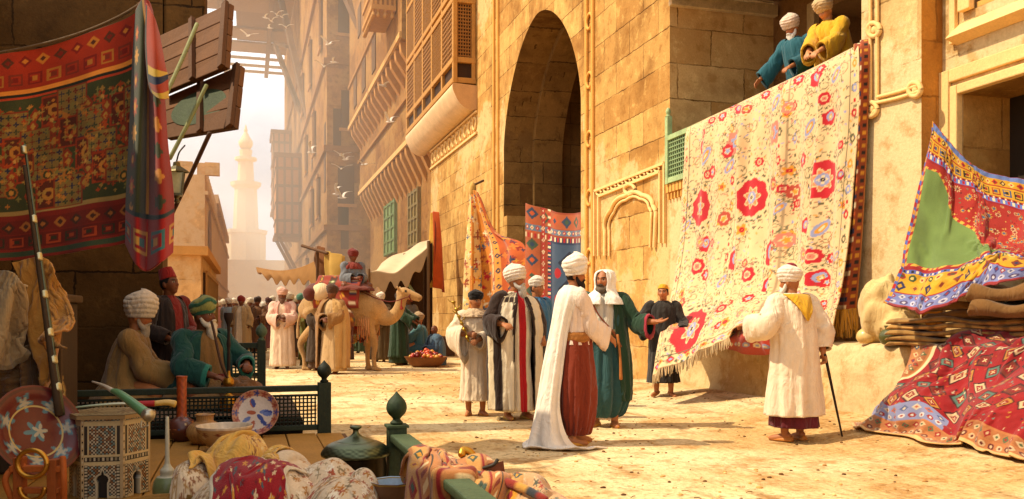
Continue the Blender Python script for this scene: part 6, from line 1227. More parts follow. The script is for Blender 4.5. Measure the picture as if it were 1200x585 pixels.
# ---------------------------------------------------------------- hanging carpet
HC_ = empty('green_carpet', tuple(W(90, 160, 6.5)), 0, 'dark green and red carpet with squares hung across the top of the shop', 'rug')
C = sheet([[(-110, 78, 6.0), (-50, 74, 6.1), (0, 64, 6.2), (50, 55, 6.35), (100, 40, 6.5), (140, 25, 6.6), (168, 8, 6.7)],
           [(-110, 140, 6.1), (-50, 140, 6.2), (0, 135, 6.25), (50, 126, 6.4), (100, 115, 6.5), (140, 103, 6.6), (168, 92, 6.65)],
           [(-110, 220, 6.2), (-50, 222, 6.25), (0, 220, 6.35), (50, 212, 6.45), (100, 205, 6.55), (140, 196, 6.6), (165, 190, 6.65)],
           [(-110, 310, 6.3), (-50, 310, 6.35), (0, 306, 6.4), (50, 301, 6.5), (100, 294, 6.55), (140, 286, 6.6), (162, 280, 6.65)]], 260, 300, W)
su = np.linspace(0, 1, 300)[None]; sv = np.linspace(0, 1, 260)[:, None]; C[..., 1] += .03*np.sin(su*15+sv)*(.4+sv)+.02*np.sin(su*31+2*sv)*sv; U, V = arclen(C); um, vm = U.max(), V.max()
GF = hx('#333c22'); pt = Pat(U, V, GF); pt.rect(0, um, 0, .30, hx('#8a2c14')); pt.rect(0, um, .28, .31, hx('#c88a3a')); pt.rect(0, um, .31, .335, hx('#1c241c')); pt.rect(0, um, .335, .35, hx('#a03c20')); pt.motifs(.03, .13, .12, [hx('#6a1c10'), hx('#a8702a'), hx('#4a2a18')], ground=hx('#8a2c14')); pt.motifs(.15, .27, .13, [hx('#6a1c10'), hx('#9a6a2a'), hx('#6a2a18')], kind='hook', ground=hx('#8a2c14'))
pt.rect(0, um, vm-.36, vm-.33, hx('#8a7a4a')); pt.rect(0, um, vm-.33, 9, hx('#6a2014')); pt.rect(0, um, vm-.06, vm-.02, hx('#2e4030')); pt.motifs(vm-.29, vm-.19, .12, [hx('#8a5a2a'), hx('#3a2418')], ground=hx('#5c1c10')); pt.motifs(vm-.18, vm-.08, .13, [hx('#2c2a1c'), hx('#8a3a1c')], kind='hook', ground=hx('#541a10'))
R = np.random.default_rng(12)
for i in range(13):
    for j in range(8):
        u, v = um*(.03+i*.08)+R.uniform(-.03, .03), .46+j*(vm-.92)/7.2+R.uniform(-.03, .03); k = (i*3+j*2) % 7
        if k == 0: pt.rect(u-.09, u+.09, v-.11, v+.11, hx('#7c3016')); pt.rect(u-.075, u+.075, v-.095, v+.095, hx('#4c2414')); pt.ring(u, v, .02, .045, hx('#9a7030')); pt.petal(u, v+.06, .02, 4, hx('#9a5a2a'))
        elif k == 3:
            pt.rect(u-.11, u+.11, v-.12, v+.12, hx('#6e3018')); pt.rect(u-.098, u+.098, v-.108, v+.108, hx('#6e6034'))
            for a in range(4):
                for b in range(4): pt.petal(u-.075+.05*a, v-.08+.053*b, .022, 4, [NAVY, hx('#2c3828'), hx('#5c1c14')][(a+b) % 3], .4)
        elif k in (1, 5): pt.ring(u, v, .0, .045, hx('#8a5a26')); pt.ring(u, v, .0, .034, hx('#343a20')); pt.ring(u, v, 0, .018, hx('#a8803a'))
        elif k == 2: pt.petal(u, v, .045, 5, hx('#8a3c1c'), .35); pt.ring(u, v, 0, .016, hx('#a88a4a'))
        else: pt.dia(u, v, .04, .055, hx('#743018')); pt.dia(u, v, .02, .028, hx('#8e7638'))
for k in range(500):
    u, v = R.uniform(0, um), R.uniform(.4, vm-.4); pt.petal(u, v, R.uniform(.010, .024), 4, [hx('#9a6a2c'), hx('#8a3c18'), hx('#6a6a3a'), hx('#8a743a')][R.integers(0, 4)], .3)
pt.c = pt.c*np.array([1.35, 1.05, .8]); mb = MB(); mb.grid(C, pt.wear(.42, 5), flip=True); under(mb.build('carpet_field', M_RUG, solid=.015), HC_)  # warm tint in the colours stands in for warm light in the shop's shade
C = sheet([[(160, 12, 6.65), (164, 4, 6.55), (169, -2, 6.5), (174, 2, 6.5), (178, 12, 6.6)], [(156, 70, 6.65), (165, 66, 6.45), (174, 66, 6.5), (182, 75, 6.4), (190, 90, 6.55)], [(152, 150, 6.65), (163, 150, 6.4), (174, 152, 6.55), (185, 158, 6.4), (196, 168, 6.5)], [(148, 230, 6.65), (160, 234, 6.4), (174, 236, 6.55), (188, 238, 6.35), (203, 232, 6.5)], [(147, 285, 6.65), (160, 310, 6.4), (172, 318, 6.5), (188, 308, 6.35), (202, 296, 6.5)]], 220, 120, W)
U, V = arclen(C); um, vm = U.max(), V.max(); pt = Pat(U, V, hx('#8a2414')); pt.rect(0, um*.5, 0, 99, hx('#3a3c20')); pt.rect(um*.5, um*.56, 0, 99, hx('#b07a30')); 
for k in range(11): v = .25+k*.19; pt.petal(um*.25, v, .075, 8, [hx('#b0481c'), hx('#c08a3a'), hx('#6a1c14')][k % 3], .2); pt.ring(um*.25, v, 0, .03, GOLD); pt.petal(um*.78, v+.08, .06, 5, [hx('#3a3c20'), hx('#c07a2c')][k % 2], .2)
pt.rect(0, um, vm-.36, vm-.33, hx('#1c3030')); pt.rect(0, um, vm-.33, 9, hx('#9a1c16')); pt.motifs(vm-.28, vm-.06, .22, [hx('#3a6a6a'), hx('#c08a3a')], kind='hook', ground=hx('#9a1c16'))
mb = MB(); mb.grid(C, pt.wear(.25, 4), flip=True); under(mb.build('gathered_corner', M_RUG, solid=.015), HC_)
C = sheet([[(172, 4, 6.35), (180, 20, 6.3), (186, 40, 6.35)], [(171, 50, 6.3), (182, 62, 6.2), (193, 78, 6.3)], [(174, 92, 6.3), (184, 96, 6.2), (196, 90, 6.3)], [(178, 108, 6.32), (188, 116, 6.22), (197, 116, 6.3)]], 90, 50, W); U, V = arclen(C); vm = V.max(); pt = Pat(U, V, hx('#a03a20')); pt.rect(0, 9, vm-.20, vm-.15, hx('#c8a23a')); pt.rect(0, 9, vm-.15, vm-.10, NAVY); pt.rect(0, 9, vm-.04, vm, hx('#c8a23a')); pt.rect(0, .03, 0, 9, hx('#2a4038')); mb = MB(); mb.grid(C, pt.wear(.2, 4), flip=True); under(mb.build('turned_edge', M_RUG, solid=.015), HC_)
mb = MB(); mb.tube([W(-130, 74, 6.0), W(0, 62, 6.2), W(100, 37, 6.5), W(167, 2, 6.7), W(176, -30, 6.9)], .012, 6, hx('#5a4020')); under(mb.build('rope', M_CLOTH), HC_)

# ---------------------------------------------------------------- raised shutters, props, lantern
def board(name, label, cs, col, planks=4, ell=None):
    o = empty(name, tuple(W(*cs[0])), 0, label, 'shutter'); A = np.array([W(*c) for c in cs]); mb = MB(); th = .05
    for k in range(planks):
        a, b = k/planks+.004, (k+1)/planks-.004; V = [A[0]*(1-a)+A[3]*a, A[1]*(1-a)+A[2]*a, A[1]*(1-b)+A[2]*b, A[0]*(1-b)+A[3]*b]; nn = nrm(np.cross(A[1]-A[0], A[3]-A[0])); mb.hexa([v-nn*th/2 for v in V]+[v+nn*th/2 for v in V], col*random.uniform(.8, 1.2))
    under(mb.build('planks', M_WOOD, bevel=.008), o); mb = MB(); nn = nrm(np.cross(A[1]-A[0], A[3]-A[0])); nn = nn*np.sign(np.dot(nn, np.array([0, 0, HC])-A.mean(0)))
    mb.beam(A[1]*.97+A[0]*.03+nn*.045, A[2]*.97+A[3]*.03+nn*.045, .06, .035, col*.7, up=nn); mb.beam(A[1]*.55+A[0]*.45+nn*.045, A[2]*.55+A[3]*.45+nn*.045, .05, .035, col*.7, up=nn); under(mb.build('batten', M_WOOD), o)
    if ell is not None:
        ctr = A.mean(0)+nn*.03; ex = (A[1]-A[0])*.33; ey = (A[3]-A[0])*.36; ring = [ctr+ex*math.cos(a)*r+ey*math.sin(a)*r for r in (0.02, .5, 1) for a in np.linspace(0, 2*PI, 36, endpoint=False)]
        mb = MB(); mb.grid(np.array(ring).reshape(3, 36, 3), ell, cv=True); under(mb.build('painted_patch', M_PAINTW), o)
    return o
BC = hx('#6c421c')
board('raised_shutter', 'upper dark wooden flap propped up over the street edge of the shop', [(183, 46, 8.4), (272, 5, 7.6), (267, 80, 7.2), (190, 112, 8.0)], BC)
board('raised_shutter', 'lower dark wooden flap with a faded green oval patch, propped up below another', [(190, 118, 8.2), (285, 78, 7.4), (277, 151, 7.0), (198, 164, 7.8)], BC*.9, 3, hx('#3a4424'))
for (a, b, r, c, l) in ((W(231, 28, 7.3), W(194, 112, 6.9), .016, '#8a8a5a', 'pale green prop stick holding the upper wooden flap'), (W(242, 100, 7.1), W(199, 186, 6.8), .016, '#7a7a4a', 'pale green prop stick crossing the lower wooden flap'), (W(246, 156, 7.15), W(194, 266, 7.6), .018, '#4a2c14', 'dark leaning pole behind the hanging lantern')):
    mb = MB(); mb.tube([a, (a+b)/2+[0, 0, -.01], b], r, 8, hx(c)); tag(mb.build('prop_stick', M_WOOD), l, 'stick')
lp = W(207, 214, 7.0); LT = empty('lantern', tuple(lp), 0, 'small glass street lantern hanging at the corner of the shop', 'lantern'); mb = MB()
for sx in (-1, 1):
    for sy in (-1, 1): mb.beam((sx*.055, sy*.055, .08), (sx*.038, sy*.038, -.09), .010, .010, hx('#6a6248'))
mb.lathe([(.10, .08), (.085, .095), (.03, .13), (.025, .16), (.001, .17)], (0, 0, 0), 4, hx('#7a7050'), sm=False); mb.box(-.045, .045, -.045, .045, -.105, -.088, hx('#6a6248')); mb.lathe([(.03, -.105), (.015, -.13), (.025, -.15), (.001, -.165)], (0, 0, 0), 10, hx('#6a6248')); mb.tube([(0, 0, .17), (.02, 0, .24), (.06, .02, .30)], .006, 6, hx('#3a3020')); mb.build('frame', M_METAL, LT)
mb = MB(); P = np.array([[(sx*.05*k, sy*.05*k, z) for sx, sy in ((-1, -1), (1, -1), (1, 1), (-1, 1))] for z, k in ((.075, 1), (-.085, .70))]); mb.grid(P, hx('#b8b48a'), cv=True, smooth=False); mb.build('glass', M_GLAZE, LT)

# ---------------------------------------------------------------- cupboard, coats, musket, dish, saddle frame
CB = empty('cupboard', (-1.7, 5.95, 0), 0, 'dark wooden cupboard behind the hanging coats', 'cupboard'); mb = MB(); mb.box(-3.2, -1.06, 5.75, 6.35, .305, 1.30, hx('#3a2814')); mb.box(-3.22, -1.03, 5.72, 6.37, 1.30, 1.35, hx('#4a341a')); under(mb.build('carcass', M_WOOD, bevel=.012), CB)
for x in (-1.12, -1.9): mb = MB(); mb.box(x, x+.08, 5.715, 5.748, .31, 1.295, hx('#4e381e')); under(mb.build('stile', M_WOOD, bevel=.006), CB)
def coat(name, label, rows, col, seed, ncols=90, mat=None, amp=.03, trim=None):
    C = sheet(rows, 130, ncols, W); su = np.linspace(0, 1, ncols)[None]; sv = np.linspace(0, 1, 130)[:, None]
    f = amp*(np.sin(su*17+2*np.sin(sv*4+seed)+seed)+.6*np.sin(su*29+3*sv+seed)+.5*np.sin(su*9-4*sv))*(.4+.6*sv)+.035*(fbm(su*4+seed, sv*6+seed, seed)-.47)*2+.03*(1-np.abs(2*fbm(su*3+sv*4+seed, sv*5-su*2+9, seed+3)-.95))
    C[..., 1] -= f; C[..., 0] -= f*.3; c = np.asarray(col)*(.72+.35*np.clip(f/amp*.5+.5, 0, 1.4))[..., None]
    if trim is not None: c[-9:-3] = trim; c[:, -5:-2] = trim
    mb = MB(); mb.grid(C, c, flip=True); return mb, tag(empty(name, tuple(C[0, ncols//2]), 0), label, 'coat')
mb, o = coat('brown_tunic', 'dark brown gold-trimmed tunic hanging below the pale jacket', [[(-30, 400, 5.1), (0, 405, 5.0), (25, 408, 4.95), (46, 400, 5.0)], [(-30, 440, 5.05), (0, 440, 4.95), (25, 440, 4.9), (50, 436, 5.0)], [(-30, 480, 5.05), (0, 480, 4.95), (28, 476, 4.9), (56, 470, 5.0)]], hx('#5c4020'), 9, trim=hx('#a07c34')); under(mb.build('cloth', M_CLOTH, solid=.012), o)
mb, o = coat('leather_apron', 'dark flap of gilt-edged leather hanging by the cupboard post', [[(50, 440, 5.2), (62, 445, 5.15), (76, 440, 5.25)], [(50, 480, 5.15), (62, 485, 5.1), (80, 480, 5.2)], [(52, 530, 5.15), (66, 536, 5.1), (84, 520, 5.2)]], hx('#6a4a20'), 11, 50, amp=.015, trim=hx('#9a7a3a')); under(mb.build('cloth', M_LEATHER, solid=.012), o)
a, b = W(29, 170, 4.55), W(73, 486, 4.45); MK = empty('musket', tuple(b), 0, 'long musket with silver bands leaning against the hanging coats', 'gun'); mb = MB(); mb.tube([a, a*.45+b*.55, b], [.007, .010, .014], 10, hx('#5a5c48')); under(mb.build('barrel', M_METAL), MK)
mb = MB(); off = np.array([-.012, -.015, 0]); mb.tube([a*.92+b*.08+off, a*.4+b*.6+off, b+off], [.009, .012, .02], 10, hx('#3c2a16')); under(mb.build('stock', M_WOOD), MK)
for t in (.02, .28, .42, .56, .70, .80, .90): c_ = a*(1-t)+b*t; d_ = nrm(b-a); mb = MB(); w = .010+.010*t; mb.tube([c_-d_*.016+off*.5, c_+d_*.016+off*.5], w+.004, 12, hx('#c0b48a'), m=4); under(mb.build('silver_band', M_METAL), MK)
def disc_obj(mb, prof, c, Rm, n=48, col=None):
    mb.lathe(prof, (0, 0, 0), n, col); V = mb.v[-1]; mb.v[-1] = V@np.asarray(Rm).T+np.asarray(c)
c_ = W(42, 506, 4.35); o = empty('red_dish', tuple(c_), 0, 'large red dish with blue and white flowers leaning at the lower left', 'dish')
def dishcol(th, t, P):
    u, v = P[..., 0], P[..., 1]; pt = Pat(u+1, v+1, hx('#5e140e')); R = np.random.default_rng(5)
    for k in range(7):
        a = k*.9; cx, cy = 1+.15*math.cos(a), 1+.15*math.sin(a); pt.petal(cx, cy, .048, 5, hx('#4a7078'), .3); pt.petal(cx, cy, .03, 5, hx('#a89a80'), .3)
    pt.petal(1, 1, .06, 6, hx('#4a7078'), .3); pt.petal(1.02, 1.0, .04, 5, hx('#a89a80'), .35); pt.ring(1, 1, .125, .133, hx('#b89a5a'), 0); pt.ring(1, 1, .205, .22, hx('#4a1410')); return pt.c
tq = Matrix.Rotation(-TH+1.0, 3, 'Z')@Matrix.Rotation(math.radians(68), 3, 'X')
mb = MB(); disc_obj(mb, spline([(.001, .0), (.09, .0), (.15, .012), (.19, .03), (.225, .035), (.22, .028), (.15, -.002), (.001, -.014)], 60), (0, 0, 0), np.array(tq), 90, dishcol); mb.build('plate', M_GLAZE, o)
c_ = W(42, 562, 3.95); SF = empty('camel_saddle', tuple(c_), -TH, 'orange carved wooden saddle frame with brass hoop at the bottom left corner', 'saddle'); OW = hx('#a8541c'); mb = MB()
mb.tube([(-.105, 0, -.09), (-.125, -.02, 0), (-.10, 0, .05), (-.05, .0, .06)], .014, 10, OW); mb.tube([(.125, 0, -.09), (.135, -.02, 0), (.12, 0, .10)], .014, 10, OW); mb.box(-.11, .12, -.02, .02, .035, .062, OW); mb.box(-.09, .11, -.02, .02, -.06, -.035, OW*.8); mb.box(-.09, -.05, -.025, .025, -.14, .10, OW*.7); mb.box(.06, .10, -.025, .025, -.14, .09, OW*.7); mb.build('wooden_frame', M_WOOD, SF, bevel=.004)
mb = MB(); mb.tube([(.065*math.cos(a), -.03, .075+.06*math.sin(a)) for a in np.linspace(0, 2*PI, 25)], .011, 10, hx('#c08a34'), cap=False); mb.tube([(.055*math.cos(a), -.03, -.03+.055*math.sin(a)) for a in np.linspace(PI, 2*PI, 17)], .010, 8, hx('#b07a2c')); mb.build('brass_hoop', M_METAL, SF)

# ---------------------------------------------------------------- inlaid table and the things on it
tc_ = W(129, 500, 4.62); TB = empty('inlaid_table', (tc_[0], tc_[1], .302), -TH+math.radians(12), 'hexagonal table inlaid with mother-of-pearl and pierced by small arches', 'table'); TR, THH = .205, .40
PEARL, EB = hx('#b8a888'), hx('#20140c'); mb = MB(); hexv = [np.array([math.cos(k*PI/3), math.sin(k*PI/3)]) for k in range(6)]
for k in range(6):
    A, B = hexv[k]*TR*.96, hexv[(k+1) % 6]*TR*.96; nu, nv = 90, 170; s_ = np.linspace(0, 1, nu)[:, None]; t_ = np.linspace(0, 1, nv)[None]; u = (s_-.5)*TR*.96+0*t_; z = t_*THH+0*s_; P = np.stack([A[0]*(1-s_)+B[0]*s_+0*t_, A[1]*(1-s_)+B[1]*s_+0*t_, z], -1)
    pt = Pat(u, z, hx('#3a2616')); chk = ((np.floor(u/.0085)+np.floor(z/.0085)) % 2) == 0; rnd = vn(np.floor(u/.0085)*3.7+k*9, np.floor(z/.0085)*5.1, 3)
    inl = np.where((rnd > .5)[..., None], PEARL, np.where((rnd > .33)[..., None], hx('#6a7f78'), hx('#8a5a34'))); pt.put(chk & (np.abs(u) < .092), inl)
    for b0, b1 in ((.0, .012), (.168, .186), (.21, .222), (.365, .39)): pt.rect(-9, 9, b0, b1, hx('#c0a878'))
    pt.rect(-9, 9, .186, .21, EB); pt.teeth(.19, .206, .02, [PEARL, hx('#8a7a5a')], 0, True, .5); pt.rect(-9, -.084, 0, 9, hx('#b09468')); pt.rect(.084, 9, 0, 9, hx('#b09468')); pt.teeth(-.096, -.088, .02, [EB, PEARL], 0, False, .5); pt.rect(-.084, -.066, .0, .17, EB); pt.rect(.066, .084, .0, .17, EB); pt.put((np.abs(np.abs(u)-.075) < .006) & (((z/.016) % 1) < .6) & (z < .168), PEARL)
    pt.put((np.abs(np.abs(u)-.066) < .003) & (z > .222) & (z < .365), hx('#c0a878')); pt.rect(-.084, -.069, .222, .365, EB); pt.rect(.069, .084, .222, .365, EB)
    arch = (((np.abs(u) < .022) & (z < .085)) | ((u/.028)**2+((z-.095)/.024)**2 < 1) | ((np.abs(u) < .013*(1-(z-.1)/.045)) & (z > .09) & (z < .14))); near = (((np.abs(u) < .032) & (z < .085)) | ((u/.037)**2+((z-.095)/.033)**2 < 1) | ((np.abs(u) < .02*(1-(z-.1)/.06)) & (z > .09) & (z < .158))); pt.put(near & ~arch, PEARL); pt.put(arch, hx('#0c0704')); nn = nrm(np.append((A+B)/2, 0)); P = P-nn*.03*arch[..., None]; mb.grid(P, pt.c)  # arch hollows coloured dark for the shade inside the openings
mb.build('side_panels', M_GLAZE, TB); mb = MB()
def hexslab(mb, r, z0, z1, col):
    V = [np.append(h*r, z0) for h in hexv]+[np.append(h*r, z1) for h in hexv]; mb.add(V, [[k, (k+1) % 6, 6+(k+1) % 6, 6+k] for k in range(6)], col, False); mb.add(V+[[0, 0, z1]], [[6+k, 6+(k+1) % 6, 12] for k in range(6)], col, False)
hexslab(mb, TR*1.10, THH, THH+.02, hx('#8a6c40')); g = np.linspace(-.21, .21, 120); A_, B_ = np.meshgrid(g, g, indexing='ij'); 
r_ = np.linspace(0.01, 1, 50)[:, None]; th_ = np.linspace(0, 2*PI, 180, endpoint=False)[None]; hr_ = math.cos(PI/6)/np.cos((th_ % (PI/3))-PI/6)*TR*1.09; P = np.stack([r_*hr_*np.cos(th_), r_*hr_*np.sin(th_), THH+.0225+0*r_*th_], -1); pt = Pat(r_+0*th_, th_/(PI/3)+0*r_, hx('#b09a6c')); pt.rect(.86, .92, -1, 9, EB); pt.put((pt.U > .87) & (pt.U < .91) & (((pt.V*12) % 1) < .5), PEARL); pt.rect(.3, .34, -1, 9, EB); pt.put((pt.U > .36) & (pt.U < .82) & (((pt.V*4+np.floor(pt.U*9)*.5) % 1) < .5), hx('#6a4a28')); mb.grid(P, pt.c, cv=True, flip=False); mb.build('table_top', M_GLAZE, TB)
ZT_ = .302+THH+.024
def onT(px, py): return W(px, py, FPX*(HC-ZT_)/(py-HY))
a_, b_ = W(66, 486, 4.5), W(205, 476, 4.72); a_[2] = ZT_+.02; b_[2] = ZT_+.03
SW = empty('sabre', tuple((a_+b_)/2), 0, 'sheathed sabre with red and ivory grip lying across the inlaid table', 'sword'); mid = (a_+b_)/2+np.array([0, 0, .012]); k_ = lambda t: a_*(1-t)+b_*t
mb = MB(); mb.tube([a_-[0, 0, .004], k_(.25)+[0, 0, .008], k_(.5)+[0, 0, .012], k_(.66)+[0, 0, .006]], [.006, .012, .015, .015], 10, np.stack([hx('#4f6a48')*(1-t)+hx('#c0b49a')*t for t in np.linspace(0, 1, 20)]), m=20, flat=.6); under(mb.build('scabbard', M_METAL), SW)
mb = MB(); mb.tube([k_(.66)+[0, 0, .006], k_(.82)+[0, 0, .004]], .016, 10, hx('#9a1a1c'), m=6); under(mb.build('red_collar', M_LEATHER), SW); mb = MB(); mb.tube([k_(.82)+[0, 0, .004], k_(.93)+[0, 0, .006], k_(1.0)+[0, 0, -.005]], [.015, .016, .02], 10, hx('#c8a048'), m=10); under(mb.build('grip', M_GLAZE), SW)
a_, b_ = onT(108, 484), onT(172, 494); a_[2] += .16; b_[2] += .035; m_ = a_*.45+b_*.55; m_[2] += .02
PHN = empty('powder_horn', tuple(b_), 0, 'curved green powder horn tipped with ivory on top of the sabre', 'horn'); mb = MB(); mb.tube([m_*.7+a_*.3, m_, b_], [.012, .019, .025], 14, hx('#5c8a5a'), m=14); under(mb.build('horn_body', M_GLAZE), PHN); mb = MB(); mb.tube([a_, a_*.6+m_*.4+[0, 0, .006], m_*.72+a_*.28], [.004, .008, .013], 12, hx('#b8a890'), m=12); under(mb.build('tip', M_GLAZE), PHN); mb = MB(); d_ = nrm(b_-m_); mb.tube([b_-d_*.005, b_+d_*.025], [.027, .031], 16, hx('#c0b8a0'), m=5); mb.tube([b_+[-.02, -.02, -.03], b_+[-.02, -.025, -.06], b_+[.01, -.03, -.05]], .004, 6, hx('#b0a890')); under(mb.build('silver_mount', M_METAL), PHN)

# ---------------------------------------------------------------- glass, pots, plate
def pot(name, label, cat, px, Z, prof, col, mat=M_GLAZE, z=.302, n=56, extra=None):
    p = W(px, 0, Z); o = empty(name, (p[0], p[1], z), 0, label, cat); mb = MB(); mb.lathe(prof, (0, 0, 0), n, col, m=len(prof)*14); mb.build('vessel', mat, o); return o
def swirl(base, cols, su_, sv_, seed):
    def f(th, t, P):
        pt = Pat(th, t*6, base); R = np.random.default_rng(seed)
        for k in range(110): pt.petal(R.uniform(0, 6.28), R.uniform(.3, 5.8), R.uniform(.08, .2), int(R.integers(3, 7)), cols[R.integers(0, len(cols))], .4)
        return pt.wear(.15, 4, seed)
    return f
o = pot('glass_bottle', 'long-necked greenish glass bottle standing right of the inlaid table', 'bottle', 196, 4.42, [(.001, 0), (.05, .003), (.068, .04), (.066, .085), (.05, .118), (.034, .125), (.034, .15), (.02, .17), (.012, .2), (.010, .32), (.008, .41), (.001, .41)], lambda th, t, P: np.where((P[..., 2] > .118)[..., None], hx('#b8b29a'), hx('#6f7c50')*(.75+.5*fbm(th*2, P[..., 2]*30, 3)[..., None])))
pot('long_necked_vase', 'rust and blue vase with a tall straight orange neck by the railing', 'vase', 213, 6.5, [(.001, 0), (.05, 0), (.09, .04), (.108, .09), (.09, .14), (.05, .17), (.036, .19), (.034, .3), (.036, .44), (.04, .47), (.034, .472), (.03, .46)], lambda th, t, P: np.where((P[..., 2] > .18)[..., None], hx('#a8481c')*(.7+.6*(np.sin(P[..., 2]*120+np.sin(th*4)*2) > 0)[..., None]*.5), swirl(hx('#5a2c1c'), [hx('#b06a3a'), hx('#3a4a6a'), hx('#c8a87a'), hx('#8a2a1a')], 0, 0, 5)(th, t, P)))
pot('ribbed_jar', 'squat ribbed tan jar with open mouth behind the painted bowl', 'jar', 240, 6.35, [(.001, 0), (.07, 0), (.11, .04), (.128, .085), (.11, .13), (.075, .155), (.06, .165), (.062, .2), (.07, .21), (.06, .212), (.052, .19), (.05, .15), (.001, .12)], lambda th, t, P: hx('#a87c48')*(.65+.5*np.abs(np.sin(th*14+P[..., 2]*25))[..., None]))
pot('painted_bowl', 'wide footed bowl painted with red and blue florals', 'bowl', 263, 6.02, [(.001, .012), (.06, .012), (.07, 0), (.075, .012), (.12, .05), (.165, .11), (.185, .165), (.178, .167), (.15, .105), (.1, .05), (.001, .035)], lambda th, t, P: np.where((t > .58)[..., None], hx('#d8c4a8')*(.9+.1*np.sin(th*20)[..., None]), swirl(hx('#b8905c'), [hx('#7a2c1c'), hx('#2c3a5a'), hx('#d8c09a'), hx('#8a4a2a')], 0, 0, 7)(th, t, P)))
c_ = W(300, 484, 6.72); o = empty('blue_plate', tuple(c_), 0, 'round blue and white painted plate leaning against the railing', 'plate')
def plcol(th, t, P):
    pt = Pat(P[..., 0]+1, P[..., 1]+1, hx('#c8b8a8')); R = np.random.default_rng(9); pt.ring(1, 1, .13, .18, hx('#b07a5a'))
    for k in range(16): a = k*.393; pt.petal(1+.148*math.cos(a), 1+.148*math.sin(a), .026, 5, [hx('#2c3a78'), hx('#8a3a2c')][k % 2], .35)
    for k in range(10): a, r = R.uniform(0, 6.28), R.uniform(.03, .1); pt.disc(1+r*math.cos(a), 1+r*math.sin(a), .035, .016, [hx('#2c3c80'), hx('#5a6aa0'), hx('#a0502c')][k % 3], a)
    return pt.c
tq = Matrix.Rotation(-TH+.1, 3, 'Z')@Matrix.Rotation(math.radians(72), 3, 'X'); mb = MB(); disc_obj(mb, spline([(.001, 0), (.09, 0), (.14, .012), (.17, .028), (.165, .018), (.09, -.012), (.001, -.012)], 60), (0, 0, 0), np.array(tq), 90, plcol); mb.build('plate_body', M_GLAZE, o)
p = W(417, 0, 4.62); o = empty('brass_pot', (p[0], p[1], .302), 0, 'dark round cooking pot with a broad embossed brass lid by the corner post', 'pot'); mb = MB(); mb.lathe([(.001, 0), (.12, 0), (.15, .03), (.158, .1), (.155, .19), (.15, .2), (.001, .2)], (0, 0, 0), 48, hx('#241c10')); mb.build('pot_body', M_METAL, o)
mb = MB(); mb.lathe([(.16, .19), (.178, .195), (.176, .215), (.15, .245), (.115, .262), (.10, .265), (.09, .27), (.05, .285), (.03, .295), (.016, .31), (.016, .325), (.03, .335), (.028, .345), (.001, .35)], (0, 0, 0), 64, lambda th, t, P: hx('#5e644a')*(.55+.6*((np.sin(th*40)*np.sin(P[..., 2]*300) > 0) | (P[..., 2] > .245))[..., None]), m=160); mb.build('lid', M_METAL, o)
p = W(461, 0, 4.05); o = empty('blue_bowl', (p[0], p[1], .302), 0, 'octagonal white and blue porcelain bowl between the pot and the saddle', 'bowl'); mb = MB(); mb.lathe([(.001, .01), (.05, .01), (.055, 0), (.06, .03), (.088, .10), (.11, .16), (.106, .162), (.082, .10), (.05, .04), (.001, .035)], (0, 0, 0), 8, lambda th, t, P: np.where((t > .6)[..., None], hx('#a8bccc'), hx('#7c5a40'))*(.85+.15*np.cos(th*8)[..., None]), sm=True); mb.build('bowl_body', M_GLAZE, o); mb = MB(); mb.lathe([(.112, .158), (.114, .164), (.106, .165), (.105, .158)], (0, 0, 0), 8, hx('#c0a860'), sm=False); mb.build('rim', M_METAL, o)
p = W(186, 0, 3.75); o = empty('wicker_tray', (p[0], p[1], .302), 0, 'flat coiled wicker tray at the bottom edge near the glass bottle', 'tray'); mb = MB(); mb.lathe([(.001, .09), (.1, .09), (.14, .12), (.15, .135), (.142, .14), (.13, .12), (.1, .10), (.001, .098)], (0, 0, 0), 50, lambda th, t, P: hx('#8a6228')*(.6+.5*np.abs(np.sin(th*30+t*60))[..., None])); mb.lathe([(.11, 0), (.12, .05), (.1, .09)], (0, 0, 0), 40, hx('#5a3c18')); mb.build('wicker', M_WOOD, o)
# water pipe held by the man in green
wp = W(268, 448, 7.35); WPI = empty('water_pipe', (wp[0], wp[1], .43), 0, 'brass water pipe with tall dark stem before the man in green', 'water pipe'); mb = MB(); mb.lathe([(.001, 0), (.06, 0), (.075, .05), (.06, .11), (.025, .14), (.02, .18), (.045, .22), (.04, .26), (.015, .29), (.012, .34)], (0, 0, 0), 26, hx('#b07c28')); mb.build('brass_base', M_METAL, WPI); mb = MB(); mb.lathe([(.014, .33), (.012, .5), (.018, .55), (.012, .6), (.014, .7), (.035, .76), (.038, .80), (.03, .81), (.001, .79)], (0, 0, 0), 16, hx('#2a1a10')); mb.build('stem', M_WOOD, WPI); mb = MB(); mb.tube([(0, -.02, .25), (-.06, -.03, .40), (-.12, .08, .66), (-.14, .1, .74)], .011, 8, hx('#4a2c18')); mb.build('pipe_tube', M_LEATHER, WPI)
# gilded stick in the boy's hand
a_, b_ = BOY.to_world((.17, .34, 1.06)), BOY.to_world((.36, .22, 1.62)); o = empty('gilded_stick', tuple((a_+b_)/2), 0, 'branching gilded stick carried upright by the boy in the cream robe', 'stick'); mb = MB(); k_ = lambda t: a_*(1-t)+b_*t
mb.tube([a_, k_(.3)+[.01, 0, 0], k_(.6)-[.01, 0, 0], b_], [.016, .012, .013, .008], 8, hx('#9a7428'))
for t in (.1, .3, .45, .62, .8, .98): mb.ball(k_(t), (.026, .026, .02), hx('#b8903a'), 10, 8)
for t, s in ((.5, 1), (.65, -1), (.8, 1), (.92, -1)): mb.tube([k_(t), k_(t+.05)+np.array([s*.05, -s*.02, .02]), k_(t+.16)+np.array([s*.07, -s*.03, .02])], [.009, .008, .004], 6, hx('#a8842e'))
under(mb.build('stick_body', M_METAL, voxel=.009, paint=hx('#a07a2c')), o)

